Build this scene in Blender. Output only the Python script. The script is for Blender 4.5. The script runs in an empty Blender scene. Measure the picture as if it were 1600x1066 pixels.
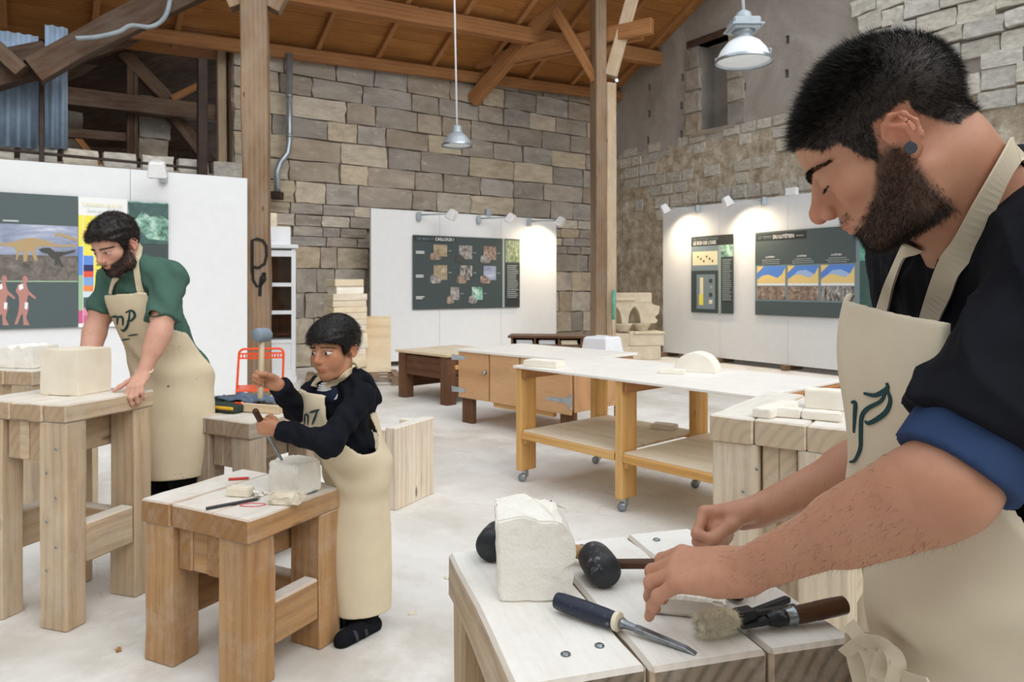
import bpy, bmesh, math, random
import numpy as np
from mathutils import Vector, Matrix, Euler
from mathutils.bvhtree import BVHTree
rnd = random.Random(7)
nrg = np.random.default_rng(11)
SC = bpy.context.scene
COL = SC.collection
# ------------------------------------------------------------------ camera, world, sun, exposure
F_PX, CX, HZ, EYE = 1132.0, 800.0, 445.0, 1.42
cam_d = bpy.data.cameras.new('camera')
cam = bpy.data.objects.new('camera', cam_d); COL.objects.link(cam)
cam.location = (0, 0, EYE); cam.rotation_euler = (math.pi/2, 0, 0)
cam_d.sensor_width = 36; cam_d.lens = 36*F_PX/1600
cam_d.shift_y = -(533-HZ)/1600
cam_d.clip_start = .05; cam_d.clip_end = 200
cam_d.dof.use_dof = True; cam_d.dof.focus_distance = 1.12; cam_d.dof.aperture_fstop = 13.0
SC.camera = cam
W = bpy.data.worlds.new('sky'); SC.world = W; W.use_nodes = True
wn = W.node_tree.nodes; bg = wn['Background']
bg.inputs[0].default_value = (.90, .95, 1.0, 1); bg.inputs[1].default_value = 1.05
def sun(name, rot, e, ang, c=(1, 1, 1)):
    l = bpy.data.lights.new(name, 'SUN'); l.energy = e; l.angle = ang; l.color = c
    o = bpy.data.objects.new(name, l); COL.objects.link(o); o.rotation_euler = rot; return o
sun('sun_offscreen', (math.radians(52), 0, math.radians(38)), 1.25, math.radians(50), (1, .97, .93))
SC.view_settings.view_transform = 'Standard'; SC.view_settings.look = 'None'
SC.view_settings.gamma = 1; SC.view_settings.exposure = 0.40
SC.view_settings.use_curve_mapping = False
# ------------------------------------------------------------------ room frame: s along the back wall, t towards it
U2 = Vector((.832, .5545, 0)).normalized(); N2 = Vector((-.5545, .832, 0)).normalized()
ROT = math.atan2(U2.y, U2.x)
TB, SR = 12.3, 11.0
def R(s, t, z=0.): return Vector((s*U2.x+t*N2.x, s*U2.y+t*N2.y, z))
def P(px, py, d): return Vector(((px-CX)/F_PX*d, d, EYE-(py-HZ)/F_PX*d))
def G(px, py, z=0.): d = (EYE-z)*F_PX/(py-HZ); return P(px, py, d)
def PT(px, py, t): # pixel on the plane t
    rx = (px-CX)/F_PX; d = t/(rx*N2.x+N2.y); return P(px, py, d)
def PS(px, py, s):
    rx = (px-CX)/F_PX; d = s/(rx*U2.x+U2.y); return P(px, py, d)
def st(v): return v.x*U2.x+v.y*U2.y, v.x*N2.x+v.y*N2.y
# ------------------------------------------------------------------ objects
def tag(o, label=None, cat=None, group=None, kind=None):
    if label: o['label'] = label
    if cat: o['category'] = cat
    if group: o['group'] = group
    if kind: o['kind'] = kind
    return o
def empty(name, loc=(0, 0, 0), rz=0, label=None, cat=None, group=None):
    o = bpy.data.objects.new(name, None); COL.objects.link(o); o.empty_display_size = .05
    o.location = loc; o.rotation_euler = (0, 0, rz)
    return tag(o, label, cat, group)
def link(name, me, mat=None, parent=None, loc=None, rot=None, mtx=None):
    o = bpy.data.objects.new(name, me); COL.objects.link(o)
    if mat is not None and not me.materials: me.materials.append(mat)
    if parent is not None: o.parent = parent
    if mtx is not None: o.matrix_local = mtx
    if loc is not None: o.location = loc
    if rot is not None: o.rotation_euler = rot
    return o
class MB:
    def __init__(s): s.v = []; s.f = []
    def add(s, vs, fs):
        n = len(s.v); s.v += [tuple(v) for v in vs]; s.f += [tuple(i+n for i in f) for f in fs]; return s
    def box(s, c, size, rot=None):
        hx, hy, hz = [k/2 for k in size]
        vs = [Vector((x*hx, y*hy, z*hz)) for x in (-1, 1) for y in (-1, 1) for z in (-1, 1)]
        if rot is not None:
            M = rot if isinstance(rot, Matrix) else Euler(rot).to_matrix()
            vs = [M @ v for v in vs]
        c = Vector(c)
        return s.add([v+c for v in vs], [(0, 1, 3, 2), (4, 6, 7, 5), (0, 4, 5, 1), (2, 3, 7, 6), (0, 2, 6, 4), (1, 5, 7, 3)])
    def tube(s, pts, r, n=8, cap=True):
        pts = [Vector(p) for p in pts]; rs = r if isinstance(r, (list, tuple)) else [r]*len(pts)
        rings = []; prev = None
        for i, p in enumerate(pts):
            d = (pts[min(i+1, len(pts)-1)]-pts[max(i-1, 0)]).normalized()
            if prev is None:
                a = Vector((0, 0, 1)) if abs(d.z) < .9 else Vector((1, 0, 0))
                x = d.cross(a).normalized()
            else: x = (prev-d*prev.dot(d)).normalized()
            prev = x; y = d.cross(x)
            rings.append([p+(x*math.cos(2*math.pi*k/n)+y*math.sin(2*math.pi*k/n))*rs[i] for k in range(n)])
        vs = [v for q in rings for v in q]; fs = []
        for i in range(len(pts)-1):
            for k in range(n):
                a = i*n+k; b = i*n+(k+1) % n; fs.append((a, b, b+n, a+n))
        if cap: fs.append(tuple(range(n-1, -1, -1))); fs.append(tuple(range(len(vs)-n, len(vs))))
        return s.add(vs, fs)
    def lathe(s, prof, n=24, M=None, capb=True, capt=True):
        vs = []
        for r, z in prof:
            for k in range(n):
                a = 2*math.pi*k/n; vs.append(Vector((r*math.cos(a), r*math.sin(a), z)))
        if M is not None: vs = [M @ v for v in vs]
        fs = []
        for i in range(len(prof)-1):
            for k in range(n):
                a = i*n+k; b = i*n+(k+1) % n; fs.append((a, b, b+n, a+n))
        if capb: fs.append(tuple(range(n-1, -1, -1)))
        if capt: fs.append(tuple(range(len(vs)-n, len(vs))))
        return s.add(vs, fs)
    def prism(s, poly, z0, z1, M=None):
        n = len(poly); vs = [Vector((x, y, z0)) for x, y in poly]+[Vector((x, y, z1)) for x, y in poly]
        if M is not None: vs = [M @ v for v in vs]
        fs = [tuple(range(n-1, -1, -1)), tuple(range(n, 2*n))]+[(i, (i+1) % n, (i+1) % n+n, i+n) for i in range(n)]
        return s.add(vs, fs)
    def ribbon(s, pts, ups, w, th=.003):
        pts = [Vector(p) for p in pts]; n = len(pts); vs = []
        ws = w if isinstance(w, (list, tuple)) else [w]*n
        for i, p in enumerate(pts):
            d = (pts[min(i+1, n-1)]-pts[max(i-1, 0)]).normalized()
            up = Vector(ups[i] if isinstance(ups, list) else ups); x = d.cross(up).normalized(); u = x.cross(d)
            for a, b in ((-1, -1), (1, -1), (1, 1), (-1, 1)): vs.append(p+x*a*ws[i]/2+u*b*th/2)
        fs = [(3, 2, 1, 0), (4*n-4, 4*n-3, 4*n-2, 4*n-1)]
        for i in range(n-1):
            for k in range(4):
                a = 4*i+k; b = 4*i+(k+1) % 4; fs.append((a, b, b+4, a+4))
        return s.add(vs, fs)
    def mesh(s, name, smooth=False, bevel=0, seg=1, sub=0, jit=0, angle=None, seed=1):
        me = bpy.data.meshes.new(name); me.from_pydata(s.v, [], s.f)
        if bevel or sub or jit or True:
            bm = bmesh.new(); bm.from_mesh(me)
            bmesh.ops.recalc_face_normals(bm, faces=bm.faces)
            if sub: bmesh.ops.subdivide_edges(bm, edges=bm.edges[:], cuts=sub, use_grid_fill=True)
            if jit:
                r = random.Random(seed)
                for v in bm.verts: v.co += Vector((r.gauss(0, jit), r.gauss(0, jit), r.gauss(0, jit)))
            if bevel:
                es = [e for e in bm.edges if len(e.link_faces) == 2 and e.calc_face_angle(0) > .5]
                bmesh.ops.bevel(bm, geom=es, offset=bevel, segments=seg, affect='EDGES', profile=.6)
            bm.to_mesh(me); bm.free()
        if smooth:
            me.polygons.foreach_set('use_smooth', [True]*len(me.polygons))
            if angle:
                me.set_sharp_from_angle(angle=angle)
        return me
    def build(s, name, mat, parent=None, loc=None, rot=None, smooth=False, **k):
        return link(name, s.mesh(name, smooth=smooth, **k), mat, parent, loc, rot)
def box(name, c, size, mat, parent=None, bevel=.003, rot=None, **k):
    """box centred on c; mesh about its own middle"""
    me = MB().box((0, 0, 0), size).mesh(name, bevel=bevel, **k)
    return link(name, me, mat, parent, loc=c, rot=rot)
def beam(name, a, b, w, h, mat, parent=None, up=(0, 0, 1), bevel=.006, jit=0, cuts=0):
    """a timber from a to b, local x along the grain; w across, h along up"""
    a, b = Vector(a), Vector(b); x = (b-a).normalized(); up = Vector(up)
    y = up.cross(x)
    if y.length < 1e-4: y = Vector((0, 1, 0)).cross(x)
    y.normalize(); z = x.cross(y); L = (b-a).length
    m = MB()
    if cuts == 0: m.box((0, 0, 0), (L, w, h))
    else:
        ring = [(-w/2, -h/2), (w/2, -h/2), (w/2, h/2), (-w/2, h/2)]; r = rnd
        vs = []; n = cuts+2
        for i in range(n):
            X = -L/2+L*i/(n-1)
            for p, q in ring: vs.append((X, p+r.gauss(0, jit), q+r.gauss(0, jit)))
        fs = [(3, 2, 1, 0), tuple(4*n-4+k for k in range(4))]
        for i in range(n-1):
            for k in range(4): A = 4*i+k; B = 4*i+(k+1) % 4; fs.append((A, B, B+4, A+4))
        m.add(vs, fs)
    me = m.mesh(name, bevel=bevel)
    M = Matrix((x, y, z)).transposed().to_4x4(); M.translation = (a+b)/2
    return link(name, me, mat, parent, mtx=M)
# ------------------------------------------------------------------ materials
MATS = {}
def newmat(name):
    m = bpy.data.materials.new(name); m.use_nodes = True; MATS[name] = m
    nt = m.node_tree; return m, nt, nt.nodes['Principled BSDF']
def nd(nt, typ, **k):
    n = nt.nodes.new(typ)
    for a, v in k.items():
        if a.startswith('i_'): n.inputs[int(a[2:])].default_value = v
        else: setattr(n, a, v)
    return n
def rgb(h):
    if isinstance(h, str):
        c = [int(h[i:i+2], 16)/255 for i in (0, 2, 4)]
        return tuple((x/12.92 if x <= .04045 else ((x+.055)/1.055)**2.4) for x in c)+(1,)
    return tuple(h)+(1,)
def coords(nt, scale=(1, 1, 1), rand=True):
    tc = nd(nt, 'ShaderNodeTexCoord'); mp = nd(nt, 'ShaderNodeMapping'); mp.inputs['Scale'].default_value = scale
    nt.links.new(tc.outputs['Object'], mp.inputs['Vector'])
    if rand:
        oi = nd(nt, 'ShaderNodeObjectInfo'); ml = nd(nt, 'ShaderNodeVectorMath', operation='MULTIPLY')
        cmb = nd(nt, 'ShaderNodeCombineXYZ')
        for k in range(3): nt.links.new(oi.outputs['Random'], cmb.inputs[k])
        ml.inputs[1].default_value = (37.3*scale[0], 0.6, 0.6) if scale[0] != scale[1] else (31, 57, 83)
        nt.links.new(cmb.outputs[0], ml.inputs[0]); nt.links.new(ml.outputs[0], mp.inputs['Location'])
    return mp.outputs['Vector']
def ramp(nt, fac, stops):
    r = nd(nt, 'ShaderNodeValToRGB'); e = r.color_ramp.elements
    while len(e) < len(stops): e.new(.5)
    for k, (p, c) in enumerate(stops): e[k].position = p; e[k].color = rgb(c)
    nt.links.new(fac, r.inputs[0]); return r.outputs[0]
def mix(nt, a, b, fac, blend='MIX'):
    m = nd(nt, 'ShaderNodeMix', data_type='RGBA', blend_type=blend)
    for s, v in ((m.inputs[6], a), (m.inputs[7], b)):
        if isinstance(v, (tuple, str)): s.default_value = rgb(v) if isinstance(v, str) else v
        else: nt.links.new(v, s)
    if isinstance(fac, (int, float)): m.inputs[0].default_value = fac
    else: nt.links.new(fac, m.inputs[0])
    return m.outputs[2]
def noise(nt, vec, scale, detail=4, rough=.6, dist=0):
    n = nd(nt, 'ShaderNodeTexNoise'); n.inputs['Scale'].default_value = scale; n.inputs['Detail'].default_value = detail
    n.inputs['Roughness'].default_value = rough; n.inputs['Distortion'].default_value = dist
    nt.links.new(vec, n.inputs['Vector']); return n.outputs['Fac']
def bump(nt, bsdf, h, strength=.3, dist=.01):
    b = nd(nt, 'ShaderNodeBump'); b.inputs['Strength'].default_value = strength; b.inputs['Distance'].default_value = dist
    nt.links.new(h, b.inputs['Height']); nt.links.new(b.outputs[0], bsdf.inputs['Normal'])
def plain(name, c, rough=.6, metal=0, spec=.4, var=.08, scale=8, bmp=0):
    m, nt, b = newmat(name)
    b.inputs['Roughness'].default_value = rough; b.inputs['Metallic'].default_value = metal
    b.inputs['Specular IOR Level'].default_value = spec
    v = coords(nt); n = noise(nt, v, scale, 5)
    C = Vector(rgb(c)[:3]); lo = tuple(C*(1-var*2)); hi = tuple(min(1, x) for x in C*(1+var*2))
    col = ramp(nt, n, [(.3, lo), (.7, hi)]); nt.links.new(col, b.inputs['Base Color'])
    if bmp: bump(nt, b, noise(nt, v, scale*6, 6), bmp, .004)
    return m
def mapr(nt, val, a, b, c=0, d=1):
    m = nd(nt, 'ShaderNodeMapRange'); m.clamp = True
    for k, x in zip((1, 2, 3, 4), (a, b, c, d)): m.inputs[k].default_value = x
    nt.links.new(val, m.inputs[0]); return m.outputs[0]
def math_(nt, op, a, b=None):
    m = nd(nt, 'ShaderNodeMath', operation=op)
    for i, v in enumerate((a, b)):
        if v is None: continue
        if isinstance(v, (int, float)): m.inputs[i].default_value = v
        else: nt.links.new(v, m.inputs[i])
    return m.outputs[0]
def wood(name, base, dark, light, rings=55, dust=0., dustc='e9e6df', grey=0., knots=True, rough=.7, bmp=.35, ends=None):
    """solid wood: growth rings about the grain axis (local x), knots, dust lying on upward faces"""
    m, nt, b = newmat(name); L = nt.links
    b.inputs['Roughness'].default_value = rough; b.inputs['Specular IOR Level'].default_value = .25
    v = coords(nt, (.35, 1, 1)); 
    sep = nd(nt, 'ShaderNodeSeparateXYZ'); L.new(v, sep.inputs[0])
    n0 = noise(nt, v, 3.5, 3, .5)
    oi = nd(nt, 'ShaderNodeObjectInfo')
    yy = math_(nt, 'ADD', sep.outputs[1], math_(nt, 'MULTIPLY', n0, .05))
    zz = math_(nt, 'ADD', sep.outputs[2], math_(nt, 'MULTIPLY', oi.outputs['Random'], -.12))
    r2 = math_(nt, 'SQRT', math_(nt, 'ADD', math_(nt, 'MULTIPLY', yy, yy), math_(nt, 'MULTIPLY', zz, zz)))
    ph = math_(nt, 'MULTIPLY', r2, rings*6.283/2)
    rg = math_(nt, 'ADD', math_(nt, 'MULTIPLY', math_(nt, 'SINE', ph), .5), .5)
    rg = math_(nt, 'POWER', rg, 2.2)
    fine = noise(nt, coords(nt, (.8, 14, 14)), 9, 4)
    big = noise(nt, v, 2.2, 3)
    col = mix(nt, base, dark, math_(nt, 'MULTIPLY', rg, .38))
    col = mix(nt, col, light, mapr(nt, big, .4, .7, 0, .75))
    col = mix(nt, col, dark, mapr(nt, fine, .52, .75, 0, .5))
    if knots:
        vo = nd(nt, 'ShaderNodeTexVoronoi'); vo.inputs['Scale'].default_value = 4.5
        L.new(v, vo.inputs['Vector'])
        col = mix(nt, col, tuple(x*.35 for x in rgb(dark)[:3])+(1,), mapr(nt, vo.outputs['Distance'], .035, .075, .85, 0))
    if grey:
        gm = mapr(nt, noise(nt, coords(nt, (.5, 2, 2)), 5, 5), .4, .65, 0, grey)
        col = mix(nt, col, '8f8a83', gm)
    tn = nd(nt, 'ShaderNodeTexCoord'); sn = nd(nt, 'ShaderNodeSeparateXYZ'); L.new(tn.outputs['Normal'], sn.inputs[0])
    endf = mapr(nt, math_(nt, 'ABSOLUTE', sn.outputs[0]), .8, .95)
    ec = mix(nt, ends or dark, tuple(x*.4 for x in rgb(ends or dark)[:3])+(1,), math_(nt, 'MULTIPLY', rg, .75))
    col = mix(nt, col, mix(nt, ec, base, .0 if ends else .55), math_(nt, 'MULTIPLY', endf, .9))
    h = math_(nt, 'ADD', math_(nt, 'MULTIPLY', rg, -.6), math_(nt, 'MULTIPLY', fine, -1))
    if dust:
        ge = nd(nt, 'ShaderNodeNewGeometry'); sp = nd(nt, 'ShaderNodeSeparateXYZ'); L.new(ge.outputs['Normal'], sp.inputs[0])
        up = mapr(nt, sp.outputs[2], .45, .9)
        dn = mapr(nt, math_(nt, 'ADD', noise(nt, coords(nt), 7, 6, .7), math_(nt, 'MULTIPLY', fine, .35)), .50, .74, .35+.5*dust, 1)
        side = math_(nt, 'MULTIPLY', mapr(nt, noise(nt, coords(nt), 5, 6, .75), .5, .8), dust*.35)
        fac = math_(nt, 'MAXIMUM', math_(nt, 'MULTIPLY', up, math_(nt, 'MULTIPLY', dn, min(1, dust*1.1))), side)
        col = mix(nt, col, dustc, fac)
    L.new(col, b.inputs['Base Color']); bump(nt, b, h, bmp, .003)
    return m
def stone(name, lo, hi, scale=6, rough=.95, bmp=.5, spots=None, rand_t=.0, dist=.01):
    m, nt, b = newmat(name); L = nt.links
    b.inputs['Roughness'].default_value = rough; b.inputs['Specular IOR Level'].default_value = .15
    v = coords(nt); n1 = noise(nt, v, scale, 8, .65); n2 = noise(nt, v, scale*7, 5, .7)
    col = ramp(nt, n1, [(.3, lo), (.68, hi)])
    if rand_t:
        oi = nd(nt, 'ShaderNodeObjectInfo')
        hs = nd(nt, 'ShaderNodeHueSaturation'); L.new(col, hs.inputs['Color'])
        L.new(mapr(nt, oi.outputs['Random'], 0, 1, 1-rand_t, 1+rand_t), hs.inputs['Value'])
        r2 = math_(nt, 'FRACT', math_(nt, 'MULTIPLY', oi.outputs['Random'], 7.77))
        L.new(mapr(nt, r2, 0, 1, .6, 1.25), hs.inputs['Saturation'])
        col = hs.outputs[0]
    if spots:
        sp = mapr(nt, noise(nt, v, scale*2.3, 6, .7), .58, .7, 0, spots[1]); col = mix(nt, col, spots[0], sp)
    L.new(col, b.inputs['Base Color'])
    bump(nt, b, math_(nt, 'ADD', n1, math_(nt, 'MULTIPLY', n2, .5)), bmp, dist)
    return m
wood('old_wood_brown', '8b6f55', '4a3828', 'ab9073', grey=.35, rings=40)
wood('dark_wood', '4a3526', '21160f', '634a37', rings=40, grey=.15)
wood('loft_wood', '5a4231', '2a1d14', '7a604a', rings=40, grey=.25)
wood('roof_beam', 'a8754a', '6b4426', 'c08d5c', rings=40)
wood('roof_board', 'a56f3c', '6a4220', 'bd864c', rings=45, rough=.6)
wood('new_pine', 'd9a866', 'b57f42', 'e6c084', rings=45)
wood('bench_pine', 'c6ad8d', '947659', 'd6c4a8', dust=.7, grey=.3)
wood('bench_honey', 'af8558', '785432', 'c49f74', dust=.8, grey=.2)
wood('bench_grey', 'b09a82', '776452', 'c9b79f', dust=.6, grey=.55)
wood('bench_pale', 'd8c6ac', 'a98e70', 'e6dac6', dust=.75, grey=.2)
wood('bench_front', 'c3ab8d', '7d664e', 'd8c8b0', dust=.95, grey=.45, rings=90, dustc='efece5', bmp=.5, ends='857768')
wood('bench_front_under', 'c0a27d', '84664a', 'd6c0a0', dust=.4, grey=.25, rings=60)
wood('tilted_pale', 'e3d5c0', 'b79c80', 'efe6d6', dust=.8, grey=.1)
wood('desk_wood', '68462f', '392417', '805b40', rings=35, dust=.12)
wood('plywood', 'd0a276', 'a77a50', 'dfb88e', rings=12, knots=False, bmp=.1)
wood('handle_wood', 'b58a58', '7c562f', 'cba476', rings=80, knots=False, rough=.5)
wood('handle_brown', '4a2f1e', '24150c', '624229', rings=80, knots=False, rough=.4)
wood('handle_pale', 'cdbb9d', 'a68f6d', 'ddd0b8', rings=80, knots=False, rough=.6)
wood('board_pale', 'dcc6a3', 'bb9d75', 'e8d8bd', rings=15, knots=False, dust=.3)
plain('table_white', 'f3efe8', .5, var=.02)
stone('ashlar', '8d8378', 'aea497', 1.6, bmp=.6, spots=('cfc6b8', .6), rand_t=.16)
stone('ashlar_light', 'a69a88', 'cbbfab', 3.2, bmp=.5, spots=('e0d8c8', .4), rand_t=.14)
stone('rubble', 'aaa498', 'd5d0c4', 4, bmp=.7, spots=('e8e4da', .5), rand_t=.12)
stone('mortar', '8d8478', 'b5ab9c', 5, bmp=.8, spots=('c9bfae', .4))
stone('limestone', 'ece5d6', 'f6f1e6', 7, bmp=.25, dist=.004)
stone('limestone_warm', 'e3d8c2', 'eee6d5', 7, bmp=.25, dist=.004)
stone('limestone_slab', 'd8c8ac', 'e8dcc5', 5, bmp=.3, rand_t=.06)
stone('limestone_carved', 'cabda6', 'e0d6c3', 5, bmp=.3)
stone('limestone_rough', 'ece7db', 'faf7f0', 10, bmp=.7, dist=.01)
plain('white_panel', 'dfe1e3', .6, var=.01)
plain('white_metal', 'e9eaec', .4, var=.02)
plain('grey_metal', '9aa3aa', .35, metal=.7, var=.1)
plain('lamp_grey', 'a7b1b8', .45, metal=.35, var=.06)
plain('lamp_white', 'e7edf2', .35, var=.02)
plain('galv', 'aeb7bd', .3, metal=.85, var=.12)
plain('iron', '3c2f2a', .6, metal=.3, var=.2)
plain('steel', '8f969b', .28, metal=.95, var=.15, scale=30)
plain('steel_dark', '3a3b3e', .4, metal=.7, var=.25, scale=30)
plain('steel_blue', '8d99a6', .35, metal=.8, var=.15)
plain('rubber', '2c3036', .55, var=.25, scale=40)
plain('rubber_grey', '7e8b96', .6, var=.1)
plain('orange_paint', 'e8501f', .35, var=.05)
plain('white_plastic', 'eef1f5', .45, var=.02)
plain('red_plastic', 'd8344a', .4)
plain('navy_handle', '1e2740', .5, var=.2, scale=60)
plain('black_cloth', '17181d', .9, spec=.15, var=.15, scale=20)
plain('dark_glass', '1a1b1d', .15, var=.1)
plain('cabinet_white', 'e3e6ea', .5, var=.02)
plain('teal_paint', '5fae9b', .6)
plain('black_paint', '181513', .7, var=.1)
plain('red_paint', 'c8352f', .5)
plain('yellow_strap', 'd9a92e', .7)
plain('dark_green_bag', '2f3d35', .8)
plain('blue_cloth', '5b6a7d', .85, var=.2, scale=20)
plain('pencil_black', '2a2a2d', .5)
plain('bristle', 'efe9d6', .9, var=.08, scale=60)
plain('cream', 'e9dfc4', .5)
plain('sheet_blue', '93a8bf', .55, var=.12, scale=4)
plain('conduit_grey', '8b959c', .6)
plain('pipe_zinc', 'a9b3ba', .35, metal=.6, var=.15, scale=3)
def dusty(name, base, dustc, amt, scale=35, rough=.5, metal=0):
    m, nt, b = newmat(name); v = coords(nt)
    n = mapr(nt, noise(nt, v, scale, 8, .75), .62-amt*.25, .8-amt*.25, 0, .9)
    nt.links.new(mix(nt, base, dustc, n), b.inputs['Base Color']); b.inputs['Roughness'].default_value = rough
    b.inputs['Metallic'].default_value = metal
    bump(nt, b, noise(nt, v, scale*2, 5), .2, .002); return m
dusty('mallet_rubber', '23262b', 'b9bcc0', .25, 30)
dusty('navy_dusty', '1c2438', 'cfd2d6', .12, 90)
dusty('tool_black', '222429', '8f9499', .2, 60, .4, .4)
dusty('steel_worn', '8e9398', '55504b', .3, 60, .35, .85)
def floor_mat():
    m, nt, b = newmat('concrete_floor'); L = nt.links; v = coords(nt, rand=False)
    n1 = noise(nt, v, .55, 6, .65, .4); n2 = noise(nt, v, 3.0, 7, .7, .3); n3 = noise(nt, v, 30, 4)
    col = ramp(nt, n1, [(.32, 'c6bfb5'), (.5, 'e2dfd9'), (.66, 'f2f1ee')])
    col = mix(nt, col, 'b5ada2', mapr(nt, n2, .58, .76, 0, .4))
    col = mix(nt, col, 'f4f2ee', mapr(nt, noise(nt, v, 1.7, 6, .7), .5, .68, 0, .7))
    vo = nd(nt, 'ShaderNodeTexVoronoi', feature='DISTANCE_TO_EDGE'); vo.inputs['Scale'].default_value = .45
    wv = nd(nt, 'ShaderNodeVectorMath', operation='ADD'); nn = nd(nt, 'ShaderNodeTexNoise'); nn.inputs['Scale'].default_value = 2.5
    L.new(v, nn.inputs['Vector']); L.new(nn.outputs['Color'], wv.inputs[0]); L.new(v, wv.inputs[1]); L.new(wv.outputs[0], vo.inputs['Vector'])
    col = mix(nt, col, 'a39b91', mapr(nt, vo.outputs['Distance'], .0, .004, .3, 0))
    L.new(col, b.inputs['Base Color']); b.inputs['Roughness'].default_value = .75
    bump(nt, b, math_(nt, 'ADD', n2, math_(nt, 'MULTIPLY', n3, .3)), .15, .01); return m
FLOOR = floor_mat()
def plaster_mat():
    """grey render with a ragged lower edge over washed rubble"""
    m, nt, b = newmat('old_plaster'); L = nt.links; v = coords(nt, rand=False)
    sp = nd(nt, 'ShaderNodeSeparateXYZ'); L.new(v, sp.inputs[0])
    n1 = noise(nt, v, .7, 7, .65, .5); n2 = noise(nt, v, 4, 8, .7); n3 = noise(nt, v, 18, 5)
    ren = ramp(nt, n1, [(.3, '8b847c'), (.5, 'a39c94'), (.7, 'bdb8b1')])
    rub = ramp(nt, n2, [(.3, '8a7a66'), (.5, 'bcae98'), (.66, 'e2dbcd')])
    edge = math_(nt, 'ADD', sp.outputs[2], math_(nt, 'MULTIPLY', noise(nt, v, 1.6, 5), .8))
    top = mapr(nt, edge, 4.55, 4.72)
    col = mix(nt, rub, ren, top)
    L.new(col, b.inputs['Base Color']); b.inputs['Roughness'].default_value = .95
    h = math_(nt, 'ADD', math_(nt, 'MULTIPLY', n2, mapr(nt, top, 0, 1, 1.6, .25)), math_(nt, 'MULTIPLY', n3, .25))
    bump(nt, b, h, .8, .05); return m
PLASTER = plaster_mat()
def glass_mat():
    m, nt, b = newmat('pane_glass'); b.inputs['Base Color'].default_value = (.95, .97, .97, 1); b.inputs['Roughness'].default_value = .03
    b.inputs['Transmission Weight'].default_value = 1; b.inputs['IOR'].default_value = 1.45
glass_mat()
def M_(n): return MATS[n]
# ================================================================== THE SETTING
def room_box(name, s0, s1, t0, t1, z0, z1, mat, bevel=0, parent=None):
    me = MB().box(((s1-s0)/2, (t1-t0)/2, (z1-z0)/2), (s1-s0, t1-t0, z1-z0)).mesh(name, bevel=bevel)
    return link(name, me, mat, parent, loc=R(s0, t0, z0), rot=(0, 0, ROT))
fl = room_box('floor', -9, 13, -5, 17, -.2, 0, FLOOR); tag(fl, kind='structure')
def zr(s, t): return 5.2+.045*s+.48*(12.3-t)
# ---- back wall with its stones
wb = room_box('wall_back', 2.75, 11.4, TB+.03, TB+.55, 0, 5.8, M_('mortar')); tag(wb, kind='structure')
UNIT = []
for k in range(8):
    bm = bmesh.new(); bmesh.ops.create_cube(bm, size=1)
    bmesh.ops.subdivide_edges(bm, edges=bm.edges[:], cuts=2, use_grid_fill=True)
    r = random.Random(k)
    for v in bm.verts:
        edge = sum(abs(abs(c)-.5) < 1e-4 for c in v.co)
        v.co += Vector((r.gauss(0, .012), r.gauss(0, .035), r.gauss(0, .018)))
        if edge >= 2: v.co *= .985
    me = bpy.data.meshes.new('stone_block'); bm.to_mesh(me); bm.free(); UNIT.append(me)
UMESH = {}
def stone_piece(parent, s, z, w, h, d, mat, name='stone', along='x', y=0):
    k = rnd.randrange(8); key = (k, mat)
    if key not in UMESH:
        me = UNIT[k].copy(); me.materials.append(M_(mat)); UMESH[key] = me
    o = bpy.data.objects.new(name, UMESH[key]); COL.objects.link(o); o.parent = parent
    o.location = (s, y, z); o.scale = (w, d, h); o.rotation_euler = (0, rnd.gauss(0, .008), 0)
    return o
z = .02; cnt = 0
while z < 5.6:
    h = rnd.uniform(.33, .42) if z > 2.75 else (rnd.uniform(.17, .25) if z > 1.9 else rnd.uniform(.36, .46))
    if z+h > 5.62: h = 5.62-z+.05
    s = .0
    while s < 8.25:
        big = z > 2.75 or s < .95
        w = rnd.uniform(.5, 1.05) if big else rnd.uniform(.25, .5)
        if z < 2.75 and s >= .95: w = rnd.uniform(.3, .6)
        if s+w > 8.3: w = 8.34-s
        hid = z+h < 2.6 and 2.75+s > 4.95 and 2.75+s+w < 8.9
        if w > .08 and not hid:
            mt = 'ashlar_light' if s == 0 or rnd.random() < .25 else 'ashlar'   # pale quoins and scattered pale blocks
            stone_piece(wb, s+w/2, z+h/2, w-.012, h-.014, .16, mt, y=.0+rnd.gauss(0, .008)); cnt += 1
        s += w
    z += h
# a long crack is a gap between stones; the putlog hole low on the left
# ---- right wall: local x runs from the corner towards the open end, y into the wall
SOCKETS = []
for px, py in ((1014, 137), (1014, 178), (1012, 219), (1066, 121), (1064, 165), (1064, 209), (1163, 136), (1161, 183), (1230, 62), (1229, 115)):
    v = PS(px, py, SR); SOCKETS.append((TB-st(v)[1]-.04, TB-st(v)[1]+.04, v.z-.075, v.z+.075))
def wall_r():
    m = MB(); X1 = 17.5; top = 10.0; th = .6
    holes = [(2.42, 3.2, 4.42, 6.15, .48)]+[q+(.3,) for q in SOCKETS]        # the niche and the small putlog sockets
    xs = sorted({-.4, X1}|{q[i] for q in holes for i in (0, 1)}); zs = sorted({0., top}|{q[i] for q in holes for i in (2, 3)})
    for x0, x1 in zip(xs[:-1], xs[1:]):
        zc = [0.]; own = [q for q in holes if q[0] <= x0 and q[1] >= x1]
        for z in sorted({z for q in own for z in q[2:4]}|{top}):
            z0 = zc[-1]; d = max([q[4] for q in own if q[2] <= z0 and q[3] >= z], default=0.)
            m.box(((x0+x1)/2, (d+th)/2, (z0+z)/2), (x1-x0, th-d, z-z0)); zc.append(z)
    me = m.mesh('wall_right')
    M = Matrix((-N2, U2, Vector((0, 0, 1)))).transposed().to_4x4(); M.translation = R(SR, TB, 0)
    o = link('wall_right', me, PLASTER); o.matrix_world = M; return o
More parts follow.
